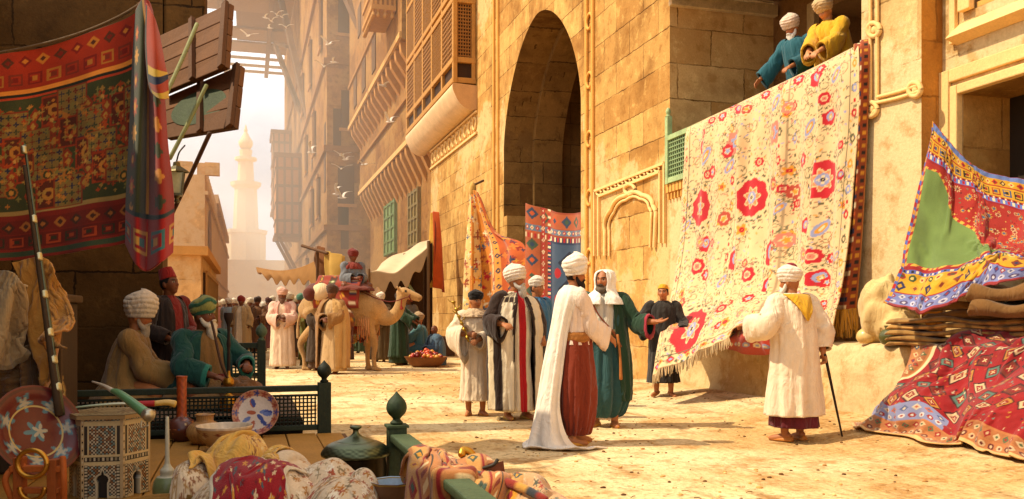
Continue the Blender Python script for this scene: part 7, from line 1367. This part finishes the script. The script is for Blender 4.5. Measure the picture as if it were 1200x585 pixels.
# ================================================================ right: wares on the stone bench
# folded cloths, cushion, roll
def folded(name, label, px, py, Z, w, d, layers, lh, col, seed, mat=M_RUG, stripe=None):
    c_ = W(px, py, Z); o = empty(name, tuple(c_), -TH*.0+math.radians(-62), label, 'cloth'); mb = MB(); R = np.random.default_rng(seed)
    for k in range(layers):
        n = 70; x = np.linspace(-w/2, w/2, n); prof = spline([(-d/2+R.uniform(0, .03), .012), (-d/2-.02, lh*.5), (-d/2+.01, lh*.96), (-d*.2, lh), (d*.2, lh), (d/2-.01, lh*.95), (d/2+R.uniform(0, .03), lh*.5), (d/2-.02, .012)], 34)
        P = np.zeros((n, 34, 3)); P[..., 0] = x[:, None]+R.uniform(-.02, .02); sag = .02*np.sin(x*6+seed+k)[:, None]; P[..., 1] = prof[:, 0]+.018*np.sin(x*9+k*2)[:, None]; P[..., 2] = k*lh+prof[:, 1]*(1+.18*np.sin(x*11+k+seed)[:, None])+sag*.6+.02*(fbm(x[:, None]*7+k*3+9, prof[:, :1].T*9+seed, seed)-.47)
        e = np.clip(1-((np.abs(x)-(w/2-.05))/.05).clip(0)**2, .2, 1)[:, None]; P[..., 2] = k*lh+(P[..., 2]-k*lh)*e**.5; cc = np.asarray(col)*R.uniform(.75, 1.15)*(.75+.4*fbm(P[..., 0]*8+40, P[..., 1]*8+k+40, seed)[..., None]); 
        if stripe is not None: cc = np.where((np.sin(P[..., 0]*38+k) > .55)[..., None], stripe, cc)
        mb.grid(np.concatenate([P[:1]*0+P[:1].mean(1, keepdims=True), P, P[-1:]*0+P[-1:].mean(1, keepdims=True)]), np.concatenate([cc[:1], cc, cc[-1:]]), cv=True)
    under_local = mb.build('folds', mat, o); return o
folded('folded_rugs', 'stack of folded brown rugs lying on the stone bench', 1128, 408, 8.75, 1.35, .42, 5, .058, hx('#b88a48'), 5, stripe=hx('#8a6430'))
folded('folded_rugs', 'dark brown folded blanket on top of the stacked rugs', 1150, 378, 8.7, 1.0, .40, 2, .10, hx('#7a5528'), 9)
folded('linen_bundle', 'folded white linen showing under the green patterned cloth', 1140, 356, 8.75, .95, .38, 1, .16, hx('#d8c09a'), 13, M_CLOTH)
folded('brown_roll', 'thick dark brown folded cloak at the right edge above the red carpet', 1190, 372, 8.2, .7, .4, 2, .15, hx('#7a5428'), 17, M_CLOTH)
c_ = PX(1034, 402, 6.72); o = empty('cream_cushion', tuple(c_), 0, 'slumped cream sack leaning on the wall behind the gourd bottle', 'sack'); mb = MB(); mb.ball((0, 0, .36), (.24, .30, .40), hx('#d2b276'), 50, 34, .30, 5); mb.ball((.03, -.30, .16), (.22, .26, .2), hx('#b8904e'), 40, 26, .35, 9); mb.build('sackcloth', M_CLOTH, o, voxel=.02, paint=lambda V: hx('#d2b276')*(.75+.4*fbm(V[:, 1]*4+30, V[:, 2]*4+30, 3)[:, None]), smooth_it=2)
c_ = PX(1075, 345, 6.7); o = empty('pale_cushion', tuple(c_), 0, 'pale green cushion squeezed under the corner of the patterned cloth', 'cushion'); mb = MB(); mb.ball((0, 0, 0), (.24, .30, .10), hx('#c8c49a'), 40, 24, .2, 15); mb.build('cover', M_CLOTH, o)
def bpot(name, label, cat, px, X, prof, col, mat): p = PX(px, 400, X); o = empty(name, (p[0], p[1], .905), 0, label, cat); mb = MB(); mb.lathe(prof, (0, 0, 0), 40, col); mb.build('vessel', mat, o)
bpot('gourd_bottle', 'cream gourd bottle with a slender neck on the stone bench', 'bottle', 1015, 6.56, [(.001, 0), (.06, .0), (.098, .04), (.105, .08), (.085, .13), (.04, .17), (.024, .22), (.022, .32), (.03, .42), (.034, .46), (.026, .462), (.02, .44)], hx('#d0ac68'), M_GLAZE)
bpot('green_jar', 'squat dark green glazed jar beside the gourd bottle', 'jar', 1044, 6.54, [(.001, 0), (.08, 0), (.115, .05), (.12, .1), (.09, .15), (.06, .165), (.065, .19), (.07, .2), (.055, .2), (.05, .16)], hx('#4a4a1c'), M_GLAZE)
# ================================================================ settled cloths
def up(P, a, b): return net(P, a, b), np.linspace(0, 1, b)[None], np.linspace(0, 1, a)[:, None]
def drape(name, label, cat, part_name, P, c, mat=M_RUG, thick=.012, flip=False):
    o = empty(name, tuple(P[P.shape[0]//2, P.shape[1]//2]), 0, label, cat); mb = MB(); mb.grid(P, c, flip=flip); under(mb.build(part_name, mat, solid=thick), o); return o
# red carpet sliding off the bench on to the ground
na, nb = 54, 36; a = np.linspace(0, 1, na)[None]; b = np.linspace(0, 1, nb)[:, None]; pth = spline([(6.85, 1.02), (6.55, 1.08), (6.30, .86), (6.14, .56), (5.96, .38), (5.72, .32)], nb)
P = np.stack([pth[:, :1]+.05*np.sin(a*17+2*b), 7.74-2.45*a-.5*(1-b)*(1-a)**.7+.10*np.sin(b*9+a*7), pth[:, 1:]+.045*np.sin(a*26+3*np.sin(b*5))+.03*np.sin(b*10+a*9)], -1)
P = settle(P, [box_c(6.44, 8, 3, 10, -.2, .90), box_c(3, 6.44, 3, 10, -.3, .085), ball_c((6.16, 6.95, .2), (.26, .5, .36)), ball_c((6.15, 5.9, .2), (.28, .5, .42)), ball_c((6.26, 7.4, .10), (.22, .3, .28))], 26, [(0, j) for j in range(0, na, 2)], shrink=-.03, bend=1.2, gap=.008)
C, su, sv = up(P, 260, 340)
U, V = su*2.2+0*sv, sv*1.9+0*su; pt = Pat(U, V, hx('#8c1618')); R = np.random.default_rng(16)
for i in range(11):
    for j in range(7):
        a, b = .34+i*.18+.02*math.sin(j*2), .18+j*.19; k = (i*2+j) % 4; col = [hx('#a8702c'), hx('#4e6a5c'), hx('#c0a078'), hx('#6a2a1c')][k]; pt.dia(a, b, .085, .09, hx('#3c1414')); pt.dia(a, b, .068, .072, col); pt.dia(a, b, .042, .045, hx('#7c1418')); pt.petal(a, b, .024, 4, hx('#c8a878'), .4)
for k in range(700): pt.petal(R.uniform(.1, 2.2), R.uniform(.02, 1.9), R.uniform(.007, .016), 4, [hx('#a8742c'), hx('#c0a888'), hx('#5a7a6e'), hx('#9a4018'), hx('#2c1c1c')][R.integers(0, 5)], .35)
pt.rect(0, .22, 0, 9, hx('#a86a3a')); pt.motifs(.02, .10, .08, [hx('#8a1c18'), hx('#3a4a5a'), hx('#c8a878')], False, ground=hx('#a87040')); pt.motifs(.12, .20, .07, [hx('#4a5a3a'), hx('#c8a878'), hx('#8a1c18')], False, ground=hx('#9a5c34')); pt.rect(.22, .25, 0, 9, hx('#d8b88a')); lb = (V > 1.40) & (V < 1.62) & (U < 1.0); mk = Pat(U, V, hx('#7a7c9c')); mk.motifs(1.42, 1.51, .09, [hx('#a8583c'), hx('#4a5478'), hx('#b8a890')], kind='dia'); mk.motifs(1.52, 1.60, .07, [hx('#8a2c24'), hx('#b8b0a8')], kind='disc'); pt.put(lb, mk.c); pt.rect(0, 9, 1.62, 9, hx('#a8683a')); pt.motifs(1.64, 1.74, .08, [hx('#8a1c18'), hx('#c0a078'), hx('#4a5a3a')], ground=hx('#9c6036')); pt.motifs(1.76, 1.85, .07, [hx('#c0a078'), hx('#5a2018')], kind='disc'); pt.rect(0, 9, 1.86, 9, hx('#d0a468'))
drape('red_carpet', 'red carpet with diamonds sliding off the stone bench on to the ground', 'rug', 'carpet_cloth', C, pt.wear(.18, 5), flip=True)
# green and yellow cloth hung from the window corner
C = sheet([[(1093, 142, 9.25), (1112, 165, 9.1), (1137, 191, 8.95), (1168, 205, 8.8), (1225, 212, 8.5)], [(1082, 196, 9.2), (1106, 208, 8.9), (1140, 232, 8.8), (1176, 250, 8.6), (1225, 258, 8.3)], [(1071, 255, 9.1), (1100, 268, 8.8), (1140, 280, 8.7), (1180, 290, 8.5), (1225, 290, 8.2)], [(1060, 312, 9.0), (1095, 314, 8.65), (1140, 312, 8.6), (1182, 306, 8.4), (1225, 302, 8.1)], [(1040, 354, 8.75), (1080, 364, 8.4), (1120, 352, 8.35), (1160, 336, 8.2), (1225, 322, 8.0)]], 46, 46, W)
a = np.linspace(0, 1, 46)[None]; b = np.linspace(0, 1, 46)[:, None]; C[..., 0] -= .05*np.sin(a*22+b*2)*b**.5; c1, c2, c3 = W(1120, 352, 8.85), W(1175, 330, 8.5), W(1062, 352, 9.0)
P = settle(C, [ball_c(c1-[0, 0, .05], (.34, .4, .26)), ball_c(c2, (.34, .4, .26)), ball_c(c3-[0, 0, .06], (.22, .3, .16)), box_c(7.27, 9, 3, 7.95, 0, 6)], 16, [(0, j) for j in range(0, 46, 3)]+[(45, j) for j in range(0, 46, 5)]+[(23, 0), (34, 0), (23, 45), (38, 15), (38, 32)], shrink=-.03, bend=2, gap=.008)
C, su, sv = up(P, 300, 300)
pt = Pat(su*1.6+0*sv, sv*2.0+0*su, hx('#98261c')); R = np.random.default_rng(6); u, v = pt.U, pt.V
for k in range(170): a, b = R.uniform(.3, 1.6), R.uniform(.38, 1.5); r_ = R.uniform(.02, .042); pt.petal(a, b, r_, 8, [hx('#b88a34'), hx('#c0a070')][k % 2], .25); pt.petal(a, b, r_*.6, 6, [hx('#3c5070'), hx('#7a1c18')][k % 2], .2)
for k in range(300): pt.petal(R.uniform(.3, 1.6), R.uniform(.38, 1.5), R.uniform(.007, .014), 4, [hx('#4a6a4a'), hx('#c89a4a'), hx('#5a1414')][R.integers(0, 3)], .3)
gm = (v > .46-.1*u) & (v < 1.44) & (u > .06) & (u < .20+1.1*(v-.42)); pt.put(gm, hx('#6a7e40')); pt.c[gm] *= (.8+.35*fbm(u*5, v*3, 3))[gm][:, None]; em = (v > .44-.1*u) & (v < 1.47) & (u > .035) & (u < .24+1.1*(v-.42)) & ~gm; pt.put(em, hx('#c8963a')); pt.put(em & (np.sin((u+v)*70) > .2), hx('#a02a24'))
pt.rect(0, 9, 0, .06, hx('#5a6a9a')); pt.motifs(.06, .14, .08, [hx('#4a2c1c'), hx('#c8a860'), REDC], kind='dia', ground=hx('#b8861c')); pt.motifs(.15, .27, .11, [hx('#2a2018'), hx('#8a2018'), hx('#3a4a6a')], kind='hook', ground=hx('#bc8a20')); pt.teeth(.275, .295, .03, [hx('#2a2018'), IVORY]); pt.rect(0, 9, .30, .35, hx('#5a6aa8')); pt.teeth(.305, .345, .05, [IVORY, REDC]); pt.rect(0, 9, .35, .38, hx('#8a1c1c'))
pt.rect(0, 9, 1.47, 1.51, hx('#8a1c1c')); pt.rect(0, 9, 1.51, 1.55, hx('#4a5a9a')); pt.teeth(1.515, 1.545, .04, [IVORY, hx('#2a2018')]); pt.motifs(1.55, 1.64, .09, [hx('#8a2018'), hx('#3a4a2a'), hx('#c8a860')], kind='disc', ground=hx('#bc8c1c')); pt.motifs(1.64, 1.79, .12, [hx('#2a2a4a'), hx('#b8861c'), hx('#7a3018')], kind='dia', ground=hx('#c2921e')); pt.motifs(1.80, 1.88, .07, [hx('#8a2c2c'), hx('#b8b0b0'), hx('#3a3a6a')], ground=hx('#6c72a0')); pt.motifs(1.88, 1.96, .09, [hx('#b8b0b8'), hx('#4a3a5a')], kind='disc', ground=hx('#7478a4')); pt.rect(0, 9, 1.97, 2.1, hx('#8a2a2a')); pt.rect(0, .035, 0, 9, hx('#4a5a9a')); pt.teeth(0, .03, .09, [GOLD, REDC], 0, False, .6)
drape('green_shawl', 'green, yellow and red patterned cloth draped in a peak from the window corner', 'cloth', 'draped_cloth', C, pt.wear(.16, 5), flip=True)
# cream, gold and red cloths on the platform
def on_deck(px, Z, z): p = W(px, 0, Z); p[2] = z; return p
plat = box_c(-4, 1.2, .5, 8, -.2, .303); L1 = [((280, 4.25), (.18, .20, .30)), ((335, 4.2), (.16, .18, .235)), ((385, 4.15), (.17, .2, .215)), ((420, 4.1), (.10, .2, .17)), ((224, 4.05), (.12, .2, .23)), ((300, 3.85), (.28, .26, .25)), ((400, 3.8), (.16, .26, .20))]
L2 = [((510, 3.7), (.15, .30, .30)), ((560, 3.68), (.16, .30, .29)), ((612, 3.6), (.15, .30, .25)), ((645, 3.5), (.13, .3, .20)), ((480, 3.75), (.10, .24, .25))]
def lumps(L, z0): return [ball_c(on_deck(c[0], c[1], z0), r) for c, r in L]
def crest(X, Y, L, z0):
    h = np.zeros_like(X)
    for c, r in L: q = on_deck(c[0], c[1], z0); d = ((X-q[0])/r[0])**2+((Y-q[1])/r[1])**2; h = np.maximum(h, r[2]*np.sqrt(np.clip(1-d, 0, 1))); h = np.maximum(h, r[2]*.9*np.exp(-d*.9)-.02)
    return z0+h
def flung(px0, px1, Z0, Z1, L, z0, na, nb, wav, seed, lift=.03):
    a = np.linspace(0, 1, na)[None]; b = np.linspace(0, 1, nb)[:, None]; Z = Z0+(Z1-Z0)*b+.04*np.sin(a*8+seed)+.03*np.sin(a*19+b*5); X = (px0+(px1-px0)*a-600)/FPX*(Z0*.5+Z1*.5)+.02*np.sin(b*11+seed); x, y = CT*X+ST*Z, -ST*X+CT*Z
    return np.stack([x, y, crest(x, y, L, z0)+lift+wav*(1+np.sin(a*23+seed+3*np.sin(b*4+seed))*np.cos(b*9+a*5)+.6*np.sin(b*21+a*12+seed))*.6], -1)
P = settle(flung(203, 446, 4.62, 3.3, L1, .31, 50, 46, .03, 1), [plat]+lumps(L1, .31), 12, shrink=-.02, bend=3, gap=.005); A_ = P
R = np.random.default_rng(2); C, su, sv = up(P, 240, 260); pt = Pat(su*14+0*sv, sv*14+0*su, hx('#d6bd9a')); PXX = su*240+205
for k in range(900): pt.petal(R.uniform(8.2, 14), R.uniform(0, 14), R.uniform(.10, .26), 4, [hx('#b0742c'), hx('#a04a2a'), hx('#e8d8bc'), hx('#8a7450')][R.integers(0, 4)], .4)
for k in range(420): pt.petal(R.uniform(0, 4.6), R.uniform(6, 14), R.uniform(.08, .2), 4, [hx('#a0743c'), hx('#8a5a3a'), hx('#b89a70')][R.integers(0, 3)], .4)
for e0 in (.25, .5): pt.put((np.abs(pt.V-e0) < .06) | (np.abs(pt.V-14+e0) < .06) | (np.abs(pt.U-e0) < .06) | (np.abs(pt.U-14+e0) < .06), hx('#b08a58'))
drape('cream_cloth', 'crumpled cream cloth embroidered with tiny flowers at the front of the platform', 'cloth', 'cloth_sheet', C, pt.wear(.1), M_CLOTH, .008, True)
g_ = MB(); g_.grid(A_); P = settle(flung(238, 335, 4.42, 4.0, L1, .31, 30, 28, .02, 4, .09), [plat, g_], 12, shrink=-.02, bend=3, gap=.004); B_ = P; C, su, sv = up(P, 160, 160); pt = Pat(su*8+0*sv, sv*8+0*su, hx('#cf9f48'))
for k in range(200): pt.petal(R.uniform(4.5, 8), R.uniform(0, 8), R.uniform(.08, .2), 4, [hx('#a86a24'), hx('#7a4a24'), hx('#d8b878')][R.integers(0, 3)], .4)
drape('gold_cloth', 'plain golden yellow cloth thrown over the cream embroidered one', 'cloth', 'cloth_sheet', C, pt.wear(.12), M_CLOTH, .008, True)
P = settle(flung(246, 336, 3.98, 3.4, L1, .31, 30, 28, .012, 7, .10), [plat, g_], 12, shrink=-.01, bend=4, gap=.004); C, su, sv = up(P, 160, 170); pt = Pat(su*8+0*sv, sv*8+0*su, hx('#8f0e18'))
for k in range(170): pt.petal(R.uniform(.6, 7.4), R.uniform(.6, 7.4), R.uniform(.10, .26), 5, [hx('#d8b88a'), hx('#c8862c'), hx('#3a5a5a'), hx('#6a0a12')][R.integers(0, 4)], .3)
pt.put((np.minimum(np.minimum(pt.U, 8-pt.U), np.minimum(pt.V, 8-pt.V)) < .45), hx('#d8c8a8')); drape('red_cloth', 'deep red flowered cloth with a cream hem at the bottom edge of the heap', 'cloth', 'cloth_sheet', C, pt.wear(.12), M_RUG, .008, True)
# saddle bags over the corner rail
P = settle(flung(456, 668, 4.08, 2.95, L2, .30, 46, 42, .02, 2), [box_c(.71, .82, 1.5, 4.7, 0, .602)]+lumps(L2, .30), 10, shrink=-.01, bend=4, gap=.005); P[..., 2] -= .0
C, su, sv = up(P, 240, 280); pt = Pat(su*1.25+0*sv, sv*1.2+0*su, hx('#b0703a'))
for b0 in np.arange(0, 1.3, .25): pt.motifs(b0+.02, b0+.11, .085, [hx('#8a2418'), hx('#3a4a3c'), GOLD], False, ground=hx('#c08a4a')); pt.rect(b0+.12, b0+.135, 0, 9, hx('#8a1c14')); pt.teeth(b0+.15, b0+.19, .04, [hx('#d8b884'), hx('#7a2c18')], 0, False); pt.rect(b0+.205, b0+.215, 0, 9, hx('#3a2c1c'))
lt_ = Pat(su*12+0*sv, sv*12+0*su, hx('#c89a6a'))
for k in range(260): lt_.petal(R.uniform(8, 12), R.uniform(0, 12), R.uniform(.1, .24), 5, [hx('#a8321c'), hx('#d8b48a'), hx('#5a5a4a')][R.integers(0, 3)], .4)
pt.put(pt.U > .86, lt_.c); o = drape('saddle_bag', 'striped woven saddle bags thrown over the corner railing in the foreground', 'saddle bag', 'woven_bag', C, pt.wear(.18, 5), flip=True)
mb = MB(); a_ = W(562, 556, 3.72); mb.tube([a_, W(557, 540, 3.72), W(551, 530, 3.72), W(543, 528, 3.72), W(541, 534, 3.70)], [.016, .017, .016, .018, .016], 14, hx('#c08a30')); under(mb.build('curved_pommel', M_METAL), o)
mb = MB(); mb.hexa([W(568, 555, 3.6), W(592, 556, 3.6), W(592, 556, 3.72), W(568, 555, 3.72), W(572, 545, 3.6), W(590, 540, 3.6), W(588, 541, 3.7), W(573, 546, 3.7)], hx('#6a3a20')); mb.tube([W(566, 549, 3.6), W(578, 545, 3.58), W(583, 539, 3.6)], .008, 8, hx('#2c2418')); under(mb.build('saddle_peak', M_LEATHER, bevel=.01), o)
mb = MB(); mb.tube([W(530, 566, 3.42), W(552, 560, 3.5), W(580, 562, 3.5), W(612, 572, 3.42), W(640, 586, 3.34)], [.016, .02, .02, .018, .014], 12, np.stack([[hx('#8a2a1a'), hx('#c08a3a'), hx('#38383a')][int(k/3) % 3] for k in range(30)]), m=30); under(mb.build('rolled_strap', M_RUG), o)

# coats slung over the cupboard
def hang(name, label, tops, ln, col, seed, off, lining=None):
    n = 34; m = 28; T_ = net([[W(*p) for p in tops], [W(*p) for p in tops]], 2, n)[0]; a = np.linspace(0, 1, n)[None]; b = np.linspace(0, 1, m)[:, None]; P = np.repeat(T_[None], m, 0).copy(); P[..., 2] -= ln*b*(1-.12*np.sin(a*7+seed)); P[..., 1] -= off*b+.05*np.sin(a*15+seed+b*2)*(.3+b); P[..., 0] += .04*np.sin(b*8+a*5)
    P = settle(P, [box_c(-3.3, -1.0, 5.70, 6.4, 0, 1.35)], 22, [(0, j) for j in range(0, n)], shrink=-.04, bend=2, gap=.005); C, su, sv = up(P, 170, 180); cc = np.asarray(col)*(.85+.3*fbm(su*7+seed, sv*7+seed, seed)[..., None]); cc = np.broadcast_to(cc, C.shape).copy()
    if lining is not None: m_ = (su < .22+.1*np.sin(sv*5)) & (sv < .5); cc[m_] = lining; cc[(np.abs(su-.22-.1*np.sin(sv*5)) < .012) & (sv < .5)] = np.asarray(lining)*.5
    cc[(sv[:, 0] > .95)] *= .6; drape(name, label, 'coat', 'cloth', C, cc, M_CLOTH, .012, True)
hang('hanging_coat', 'ochre coat slung over the cupboard behind the pale jacket', [(14, 308, 5.0), (38, 301, 4.98), (64, 314, 4.98), (86, 344, 5.02)], .66, hx('#a8722c'), 3, .05)
hang('hanging_jacket', 'pale tan jacket with a turned-back lining hanging at the far left', [(-40, 322, 4.75), (-8, 317, 4.72), (20, 322, 4.70), (42, 336, 4.75)], .46, hx('#a58a62'), 7, .06, hx('#c8b48c'))
